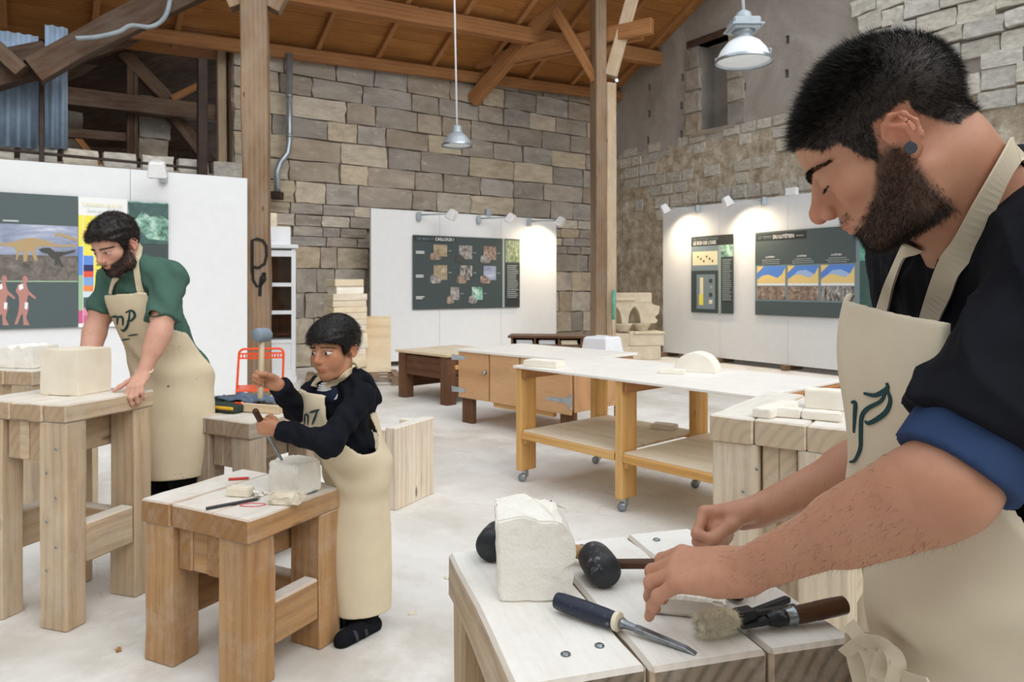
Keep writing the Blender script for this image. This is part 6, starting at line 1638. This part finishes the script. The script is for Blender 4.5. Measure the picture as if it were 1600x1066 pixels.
# ------------------------------------------------------------------ the man in green
def green_man():
    org = np.array((-1.78, 3.84, 0.)); root = person_root(org, 'bearded man in a green t-shirt and apron leaning on the tall bench'); s = 1.07
    Fv = np.array((-.42, -.908, 0)); Lv = np.array((.908, -.42, 0))
    J = sc_joint(dict(F=Fv, L=Lv, pel=(-1.76, 3.80, .98), che=(-1.845, 3.645, 1.355), nek=(-1.905, 3.56, 1.54), shL=(-1.672, 3.54, 1.448), shR=(-2.03, 3.71, 1.448), elL=(-1.66, 3.42, 1.20), wrL=(-1.70, 3.34, 1.01), elR=(-2.07, 3.60, 1.20), wrR=(-2.035, 3.45, .985),
        hipL=(-1.67, 3.78, .93), hipR=(-1.85, 3.86, .93), kneL=(-1.69, 3.74, .50), kneR=(-1.87, 3.84, .50), ankL=(-1.68, 3.82, .09), ankR=(-1.86, 3.93, .09)))
    Hd = Head(P(184, 383, 3.46), frame(math.radians(-106), math.radians(29), math.radians(4)), 1.06)
    f = Field(); add_head(f, Hd, dict(jaw=1.02, nose=1.0)); add_torso(f, J, s, -.014)
    f.cap(Hd.p(-.03, 0, -.05), J['nek'], .056, .066, .03); f.cap(Hd.p(.01, 0, -.07), J['nek']+Fv*.04-np.array((0, 0, .03)), .046, .05, .03)
    add_arm(f, J['shL'], J['elL'], J['wrL'], s*1.0, 1.05); add_arm(f, J['shR'], J['elR'], J['wrR'], s, 1.05)
    tips = add_hand(f, J['wrL'], (.05, -.72, -.42), (-.9, .1, .05), 1.05, [(35, 45, 20)]*2+[(38, 45, 20)]*2, [(.5, .9, .3), (.65, .75, .2), (.7, .7, .2)], (6, 2, -2, -7), dict(fat=1.1))
    A2, L2 = np.array((.1, -.75, -.35)), np.array((.9, .1, .1)); N_ = np.cross(A2, L2); N_ /= np.linalg.norm(N_)
    tips += add_hand(f, J['wrR'], A2, L2, 1.05, [(25, 30, 15)]*4, [(.6, .8, .3), (.8, .5, .2), (.8, .4, .2)], info=dict(N=N_ if N_[2] > 0 else -N_))
    for sd in 'LR': f.cap(J['ank'+sd], J['ank'+sd]+Fv*.16+np.array((0, 0, -.05)), .045, .036, .02)
    V, F = nets(f.ev, *f.bounds(), .0055); Nn = vnormals(V, F)
    bd = lambda x, ay, z: np.clip(np.minimum(np.minimum((np.interp(x, [-.02, .01, .03, .045, .06, .08, .095, .12], [-.02, .01, .005, -.012, -.025, -.036, -.042, -.040])-z)/.010, (x+.002)/.012), (z+.13)/.01), 0, 1)*np.where((z > -.066) & (z < -.049) & (x > .100) & (ay < .02), 0, 1)
    hx, hz = [-.12, -.085, -.06, -.04, -.02, .0, .012, .022, .030, .042, .052, .072, .09, .115], [-.03, -.03, -.02, .0, .02, .03, .02, -.01, -.016, .012, .036, .050, .064, .072]
    hm = hl_mask(hx, hz)
    cran = lambda x, ay, z: (((x+.008)/.107)**2+(ay/.088)**2+((z-.05)/.096)**2 < 1.12)|(x > .03)
    hm2 = lambda x, ay, z: hm(x, ay, z)*np.where((ay > .064) & (x > -.034) & (x < .010) & (z < .028), 0, 1)*cran(x, ay, z)
    col = skin_colors(V, Hd, np.array(rgb('cf9f8a')[:3]), tips, bd, hm2)
    body = mesh_np('body', V, F, SKIN, root, org, col); bv = bvh_of(body)
    flow = lambda l: np.stack([.6+0*l[:, 0], 1.5*l[:, 1], -.2+0*l[:, 0]], 1)
    hr, Vh, Nh = hair_cap(Hd, .016, hx, hz, M_('hair_dark'), root, org, .004, .0035, 1.2, 4)
    g = np.random.default_rng(5); ii = g.choice(len(Vh), 7000); fl = flow(Hd.loc(Vh[ii])) @ Hd.M.T; d = Nh[ii]*.5+fl*.6+g.normal(size=(7000, 3))*.2; d /= np.linalg.norm(d, axis=1)[:, None]
    strands('hair_strands', Vh[ii], d, g.uniform(.006, .018, 7000), .0013, M_('hair_dark'), root, org, .4, 2, 6)
    build_head_hair(Hd, V, Nn, org, root, bd, M_('beard_brown'), 7000, .012, .0011, 4, lambda l: np.tile(np.array((.5, 0, -.8)), (len(l), 1)), .5, name='beard')
    add_brow(Hd, bv, org, root, M_('hair_dark'), 5, 350, .0045, .003, .0010, .004); eyes(Hd, bv, org, root, (-.002, -.002), .0140, .0036, .0034)
    # t-shirt
    ft = Field(); add_torso(ft, J, s, .010, .04, legs=False)
    npt = J['nek']+Fv*.05+np.array((0, 0, -.005)); nn = np.array((Fv[0]*.45, Fv[1]*.45, .9)); nn /= np.linalg.norm(nn)
    def tee(P_, C, hd):
        t = ft.ev(P_, C, hd); t = np.maximum(t, (P_-A3(npt)) @ A3(nn)); t = np.maximum(t, .80-P_[..., 2]); out = t
        for a, b, t1 in ((J['shL'], J['elL'], .80), (J['shR'], J['elR'], .72)):
            ax = (b-a)/np.linalg.norm(b-a); e = a+(b-a)*t1; d = capd(P_, a-ax*.0, a+(b-a)*1.1, .074, .082); d = np.maximum(d, (P_-A3(e)) @ A3(ax)); d = np.maximum(d, -capd(P_, a+(b-a)*(t1+.20), a+(b-a)*1.6, .066, .070)); out = smin(out, d, .03)
        return out-.006*fbm(P_, 20, 8)-.004*np.sin(P_[..., 2]*60+P_[..., 0]*50+2*np.sin(P_[..., 1]*30))
    lo, hi = ft.bounds(.08); V2, F2 = nets(tee, lo, hi, .007); tsh = mesh_np('t_shirt', V2, F2, M_('tee_green'), root, org, relax=2)
    # shirt tail hanging behind
    fl_ = Field(); bk = -Fv
    for sd in 'LR': fl_.cap(J['hip'+sd], J['kne'+sd], .112, .09, .03); fl_.cap(J['kne'+sd], J['ank'+sd], .09, .075, .03)
    fl_.ell(J['pel'], (.15, .17, .14), None, .04)
    V4, F4 = nets(lambda P_, C, hd: np.maximum(fl_.ev(P_, C, hd), P_[..., 2]-1.0), *fl_.bounds(), .012); mesh_np('trousers', V4, F4, M_('trouser_black'), root, org)
    for sd in 'LR':
        fs = Field(); fs.cap(J['ank'+sd]-Fv*.04+np.array((0, 0, -.045)), J['ank'+sd]+Fv*.17+np.array((0, 0, -.05)), .05, .043, .02)
        Vs, Fs = nets(lambda P_, C, hd: np.maximum(fs.ev(P_, C, hd), -P_[..., 2]), *fs.bounds(), .008); mesh_np('shoe', Vs, Fs, M_('black_cloth'), root, org)
    fa = Field(); add_torso(fa, J, s, .034, .06, legs=False); fa.ell(J['pel']+Fv*.02+np.array((0, 0, -.25)), A3((.19, .225, .66)), np.stack([Fv, Lv, (0, 0, 1)], 1), .06)
    def apron(P_, C, hd):
        d = fa.ev(P_, C, hd); q = P_-A3(J['pel']); a = q @ A3(Fv); b = q @ A3(Lv); z = P_[..., 2]
        d = d-.007*np.sin(z*30+b*14+2*np.sin(b*13))*np.exp(-((z-1.02)/.12)**2)+.007*np.sin(b*30+z*5)*np.clip((.95-z)/.2, 0, 1)
        d = np.abs(d)-.0048; w = np.interp(z, [.4, .98, 1.05, 1.13, 1.20, 1.28, 1.5], [.34, .34, .30, .21, .155, .14, .125])
        c0 = .02+(z-.98)*.0
        d = np.maximum(d, (np.abs(b-c0)-w)*.8); d = np.maximum(d, -.06-a+np.clip(z-.95, 0, 1)*.7); d = np.maximum(d, z-(1.375+.06*b)); return np.maximum(d, .44-z)
    lo, hi = fa.bounds(.02); lo[2] = .42; hi[2] = 1.45
    V5, F5 = nets(apron, lo, hi, .0062); ap = mesh_np('apron', V5, F5, M_('canvas_khaki'), root, org, relax=2); ab = bvh_of(ap)
    C3 = lambda x, y: (100+x/3.333, 300+y/3.333)
    logo('logo_mark', [[C3(*q) for q in s_] for s_ in (((322, 628), (345, 618), (362, 622), (370, 645), (352, 668), (330, 672)), ((345, 620), (338, 670), (330, 700), (312, 722), (298, 716)), ((248, 650), (250, 690)), ((248, 652), (278, 650), (278, 690)), ((278, 652), (306, 652), (308, 695)))], ab, org, ap, M_('logo_ink'), .011, .003)
    logo('logo_words', [[C3(*q) for q in s_] for s_ in (((292, 772), (345, 764)), ((335, 748), (388, 740)))], ab, org, ap, M_('logo_ink'), .006, .003)
    tb_ = BVHTree.FromPolygons([Vector(v) for v in (V2-org)], [list(map(int, q)) for q in F2])
    for pxs, w in ((((221, 458), (217, 430), (214, 405), (216, 385)), .03), (((176, 460), (178, 450), (181, 440), (184, 432)), .026)):
        pts, ns = [], []
        for px, py in bez(pxs, 6):
            d = pix_dir(px, py); d = d/np.linalg.norm(d); c = []
            for b_ in ((tb_, bv) if px > 200 else (tb_,)):
                h, n = raycast(b_, (0, 0, EYE), d, org)
                if h is not None: c.append((h[1], h, n))
            if c: _, h, n = min(c, key=lambda q: q[0]); n = n if n @ d < 0 else -n; pts.append(h+n*.012); ns.append(n)
        for _ in range(6):
            pts = [pts[0]]+[(pts[i-1]+pts[i]*2+pts[i+1])/4 for i in range(1, len(pts)-1)]+[pts[-1]]; ns = [ns[0]]+[(ns[i-1]+ns[i]*2+ns[i+1])/4 for i in range(1, len(ns)-1)]+[ns[-1]]
        if len(pts) > 2: ribbon_on('apron_strap', pts, ns, w, M_('canvas_khaki'), ap, org, .005)
    a_ = J['wrL']+(J['elL']-J['wrL'])*.06
    MB().tube([Vector(a_-org)+Vector((.033*math.cos(t), .022*math.sin(t), .012*math.sin(t)))*1.12 for t in [i*.32 for i in range(21)]], .004, 6, False).build('bracelet', M_('cotton_canvas'), root, smooth=True)
green_man()
# ------------------------------------------------------------------ the boy
def boy():
    org = np.array((-.66, 2.97, 0.)); root = person_root(org, 'boy in a dark hoodie and long apron raising a hammer over a chisel'); s = .72
    Fv = np.array((-.60, -.80, 0)); Lv = np.array((.80, -.60, 0)); up = np.array((0, 0, 1.))
    J = sc_joint(dict(F=Fv, L=Lv, pel=(-.632, 3.005, .67), che=(-.69, 2.91, .92), nek=(-.69, 2.885, 1.045), shL=(-.588, 2.81, .982), shR=(-.795, 2.960, .982), elL=(-.665, 2.63, .845), wrL=(-.872, 2.71, .878), elR=(-.845, 2.84, .935), wrR=(-.872, 2.705, 1.045),
        hipL=(-.60, 2.96, .64), hipR=(-.665, 3.07, .64), kneL=(-.60, 2.96, .36), kneR=(-.67, 3.07, .36), ankL=(-.59, 2.955, .06), ankR=(-.67, 3.08, .06)))
    Hd = Head(P(525, 547, 2.83), frame(math.radians(-114), math.radians(7), math.radians(3)), .97)
    f = Field(); add_head(f, Hd, dict(jaw=.94, nose=.82, chin=-.006, mouth=.002, kid=1, chinz=.006)); add_torso(f, J, s, -.014)
    f.cap(Hd.p(-.025, 0, -.05), J['nek'], .043, .05, .03); f.cap(Hd.p(.01, 0, -.06), J['nek']+Fv*.02, .034, .04, .03)
    add_arm(f, J['shL'], J['elL'], J['wrL'], .70); add_arm(f, J['shR'], J['elR'], J['wrR'], .70)
    hs = .80
    AL, LL = np.array((-.95, -.02, .12)), np.array((.12, -.05, .98))
    tips = add_hand(f, J['wrL'], AL, LL, hs, [(72, 88, 45)]*4, [(.6, .35, .8), (.75, .1, .7), (.7, -.25, .4)], (1, 0, -1, -3), dict(fat=1.12))
    NL = np.cross(LL, AL); NL /= np.linalg.norm(NL)
    AR, LR = np.array((-.90, -.05, .38)), np.array((.38, 0, .92)); NR = np.cross(AR, LR); NR /= np.linalg.norm(NR)
    tips += add_hand(f, J['wrR'], AR, LR, hs, [(70, 88, 45)]*4, [(.6, .35, .8), (.7, .1, .7), (.6, -.2, .4)], (1, 0, -1, -3), dict(N=NR, fat=1.12))
    for sd in 'LR': f.cap(J['ank'+sd]+up*-.012, J['ank'+sd]+Fv*.12+up*-.03, .030, .024, .02)
    V, F = nets(f.ev, *f.bounds(), .0046); Nn = vnormals(V, F)
    hx, hz = [-.12, -.085, -.06, -.04, -.02, .0, .012, .022, .032, .045, .060, .078, .095, .12], [-.02, -.025, -.03, -.025, -.01, .01, .0, -.016, -.01, .022, .034, .040, .046, .050]
    hm0 = hl_mask(hx, hz); cran = lambda x, ay, z: (((x+.008)/.107)**2+(ay/.088)**2+((z-.05)/.096)**2 < 1.12)|(x > .03)
    hm = lambda x, ay, z: hm0(x, ay, z)*np.where((ay > .064) & (x > -.034) & (x < .010) & (z < .02), 0, 1)*cran(x, ay, z)
    col = skin_colors(V, Hd, np.array(rgb('b58263')[:3]), tips, None, hm)
    body = mesh_np('body', V, F, SKIN, root, org, col); bv = bvh_of(body)
    hr, Vh, Nh = hair_cap(Hd, .014, hx, hz, M_('hair_boy'), root, org, .004, .0018, 1.15, 2)
    g = np.random.default_rng(5); ii = g.choice(len(Vh), 8000); l = Hd.loc(Vh[ii])
    fl = np.stack([.7*np.sign(l[:, 0]+.02), l[:, 1]*6, -.55+0*l[:, 0]], 1) @ Hd.M.T; d = Nh[ii]*.22+fl*.7+g.normal(size=(8000, 3))*.12; d /= np.linalg.norm(d, axis=1)[:, None]
    strands('hair_strands', Vh[ii], d, g.uniform(.008, .018, 8000), .0011, M_('hair_boy'), root, org, .25, 2, 6)
    add_brow(Hd, bv, org, root, M_('hair_boy'), 5, 240, .0024, .002, .0007, .006); eyes(Hd, bv, org, root, (-.002, -.0004), .0158, .0076, .0056, ir_=.0068)
    # hoodie
    ft = Field(); add_torso(ft, J, s, .007, .03, legs=False)
    hood = J['nek']-Fv*.085+up*-.055
    ft.ell(hood, A3((.062, .110, .09)), np.stack([Fv, Lv, up], 1), .03); ft.ell(hood-Fv*.05-up*.035, A3((.045, .085, .07)), np.stack([Fv, Lv, up], 1), .03)
    ft.cap(J['nek']-Fv*.05+Lv*.06, J['nek']+Fv*.03+Lv*.065-up*.02, .024, .018, .02); ft.cap(J['nek']-Fv*.05-Lv*.06, J['nek']+Fv*.03-Lv*.065-up*.02, .024, .018, .02)
    for a, b, c in ((J['shL'], J['elL'], J['wrL']), (J['shR'], J['elR'], J['wrR'])):
        ft.cap(a, b, .052, .047, .03); ft.cap(b, b+(c-b)*.98, .047, .037, .02); ft.sph(b-(c-b)/np.linalg.norm(c-b)*.008, .047, .02); ft.cap(b+(c-b)*.82, b+(c-b)*.97, .038, .036, .008)
    def hoodie(P_, C, hd):
        t = ft.ev(P_, C, hd)-.0055*fbm(P_, 34, 8)-.003*np.sin(P_[..., 0]*95+P_[..., 2]*70+2*np.sin(P_[..., 1]*40))
        for b, c in ((J['elL'], J['wrL']), (J['elR'], J['wrR'])):
            ax = (c-b)/np.linalg.norm(c-b); t = np.maximum(t, np.minimum((P_-A3(b+(c-b)*.97)) @ A3(ax), .058-np.sqrt(((P_-A3(c))**2).sum(-1))))
        t = np.maximum(t, -capd(P_, J['nek']+Fv*.03+up*.0, Hd.p(.0, 0, -.06), .052, .06)); return np.maximum(t, .60-P_[..., 2])
    V2, F2 = nets(hoodie, *ft.bounds(.04), .0052); hood_o = mesh_np('hoodie', V2, F2, M_('hoodie_black'), root, org, relax=2); hb = bvh_of(hood_o)
    C4 = lambda x, y: (380+x/3.553, 460+y/3.553)
    logo('chest_print', [[C4(*q) for q in s_] for s_ in (((484, 580), (505, 570), (524, 572)), ((490, 570), (508, 562), (526, 566)))], hb, org, hood_o, M_('p_white'), .02, .004)
    # striped vest at the neck: a small yoke with raised stripes
    npt = J['nek']+Fv*.045-up*.035
    yk = Field(); yk.ell(npt-up*.015, A3((.040, .062, .05)), np.stack([Fv, Lv, up], 1)); 
    V6, F6 = nets(lambda P_, C, hd: yk.ev(P_, C, hd), *yk.bounds(.02), .004); vest = mesh_np('striped_vest', V6, F6, M_('tee_stripe'), root, org); vb = bvh_of(vest)
    for k in range(4): logo('stripe', [[C4(420-4*k, 492+13*k), C4(450, 497+12*k), C4(490, 487+13*k)]], vb, org, vest, M_('p_white'), .008, .002)
    # trousers, sandals
    fl_ = Field()
    for sd in 'LR': fl_.cap(J['hip'+sd], J['kne'+sd], .075, .06, .03); fl_.cap(J['kne'+sd], J['ank'+sd]+up*.02, .06, .048, .03)
    V4, F4 = nets(fl_.ev, *fl_.bounds(), .008); mesh_np('trousers', V4, F4, M_('trouser_black'), root, org)
    for sd in 'LR':
        fs = Field(); b0 = J['ank'+sd]; fs.cap(b0-Fv*.035+up*-.04, b0+Fv*.13+up*-.043, .034, .034, .02); fs.cap(b0+Fv*.02+up*-.015, b0+Fv*.12+up*-.035, .035, .026, .02)
        Vs, Fs = nets(lambda P_, C, hd: np.maximum(fs.ev(P_, C, hd), .001-P_[..., 2]), *fs.bounds(), .005); sh = mesh_np('sandal', Vs, Fs, M_('black_cloth'), root, org)
        for k in (.04, .09): MB().ribbon([Vector(b0+Fv*k+Lv*(.042*math.cos(t))+up*(-.045+.042*math.sin(t))-org) for t in [i*math.pi/10 for i in range(11)]], [Vector(Lv*math.cos(t)+up*math.sin(t)) for t in [i*math.pi/10 for i in range(11)]], .014, .004).build('strap', M_('rubber'), sh)
    # apron
    JB = dict(J); JB['che'] = J['che']+Fv*.030; JB['pel'] = J['pel']+Fv*.012; fa = Field(); add_torso(fa, JB, s, .036, .05, legs=False); Mx = np.stack([Fv, Lv, up], 1)
    fa.ell(J['pel']+Fv*.005+up*-.30, A3((.112, .125, .62)), Mx, .05); fa.cap(J['pel']+up*-.2-Fv*.015, J['pel']+up*-.62-Fv*.015, .100, .112, .04)
    def apron(P_, C, hd):
        d = fa.ev(P_, C, hd); q = P_-A3(J['pel']); a = q @ A3(Fv); b = q @ A3(Lv); z = P_[..., 2]
        d = d-.006*np.sin(z*40+b*30+2*np.sin(b*23))*np.exp(-((z-.68)/.08)**2)+.007*np.sin(b*42+z*6+a*20)*np.clip((.62-z)/.2, 0, 1)
        d = np.abs(d)-.0062; w = np.interp(z, [0, .62, .70, .76, .82, .9, 1.1], [.30, .30, .22, .135, .10, .09, .082])
        d = np.maximum(d, (np.abs(b)-w)*.8); d = np.maximum(d, -.075-a); d = np.maximum(d, z-(1.005-.06*b)); return np.maximum(d, .085-z)
    lo, hi = fa.bounds(.02); lo[2] = .06; hi[2] = 1.06
    V5, F5 = nets(apron, lo, hi, .0055); ap = mesh_np('apron', V5, F5, M_('canvas_khaki'), root, org, relax=2); ab = bvh_of(ap)
    logo('logo_mark', [[C4(*q) for q in s_] for s_ in (((345, 668), (362, 672), (360, 725)), ((345, 670), (342, 722)), ((372, 655), (425, 640)), ((415, 645), (398, 690), (385, 722)))], ab, org, ap, M_('logo_ink'), .008, .003)
    for pts_ in ([C4(*q) for q in ((470, 520), (490, 500), (530, 470), (560, 445), (590, 420))], [C4(*q) for q in ((392, 520), (410, 490), (430, 468), (455, 450))]):
        pts, ns = [], []
        for px, py in bez(pts_, 6):
            d = pix_dir(px, py); d = d/np.linalg.norm(d); c = []
            for b_ in ((hb, bv, vb) if pts_[0][0] > 500 else (hb, vb)):
                h, n = raycast(b_, (0, 0, EYE), d, org)
                if h is not None: c.append((h[1], h, n))
            if c: _, h, n = min(c, key=lambda q: q[0]); n = n if n @ d < 0 else -n; pts.append(h+n*.008); ns.append(n)
        for _ in range(8):
            pts = [pts[0]]+[(pts[i-1]+pts[i]*2+pts[i+1])/4 for i in range(1, len(pts)-1)]+[pts[-1]]; ns = [ns[0]]+[(ns[i-1]+ns[i]*2+ns[i+1])/4 for i in range(1, len(ns)-1)]+[ns[-1]]
        if len(pts) > 2: ribbon_on('apron_strap', pts, ns, .024, M_('canvas_khaki'), ap, org, .005)
    k0 = np.array(P(553, 576, 2.93)); MB().tube([Vector(k0-org)+Vector((.018*math.cos(t), .004*t-.01, .022*math.sin(t))) for t in [i*.5 for i in range(14)]], .006, 7).build('strap_knot', M_('canvas_khaki'), ap, smooth=True)
    # tools in his hands
    gl = J['wrL']+(AL/np.linalg.norm(AL)*.078-NL*.020)*hs; tip = np.array((BLK_TOP.x-.045, BLK_TOP.y-.02, .7375)); tp = gl+(gl-tip)/np.linalg.norm(gl-tip)*.085
    chisel('wooden-handled chisel the boy steadies on the stone', [Vector(tp)], [
        ('handle', tp, tp+(tip-tp)*.42, [(0, .007), (.04, .0115), (.5, .0115), (.9, .009), (1, .008)], 'handle_brown', 'r'),
        ('blade', tp+(tip-tp)*.40, tip, [(0, .009, .009, 0), (.3, .012, .010, 0), (.9, .013, .006, 0), (1, .013, .001, 0)], 'steel', 'b')])
    gr = J['wrR']+(AR/np.linalg.norm(AR)*.078-NR*.020)*hs; hdz = np.array((.02, -.02, 1.)); hdz /= np.linalg.norm(hdz)
    c0 = gr+hdz*.165
    e = mallet(Vector(c0), (-.42, -.90, .04), -hdz, .026, .066, .235, 'grey rubber mallet raised in the boy\'s fist', 'rubber_grey', 'handle_pale', .0105)
boy()
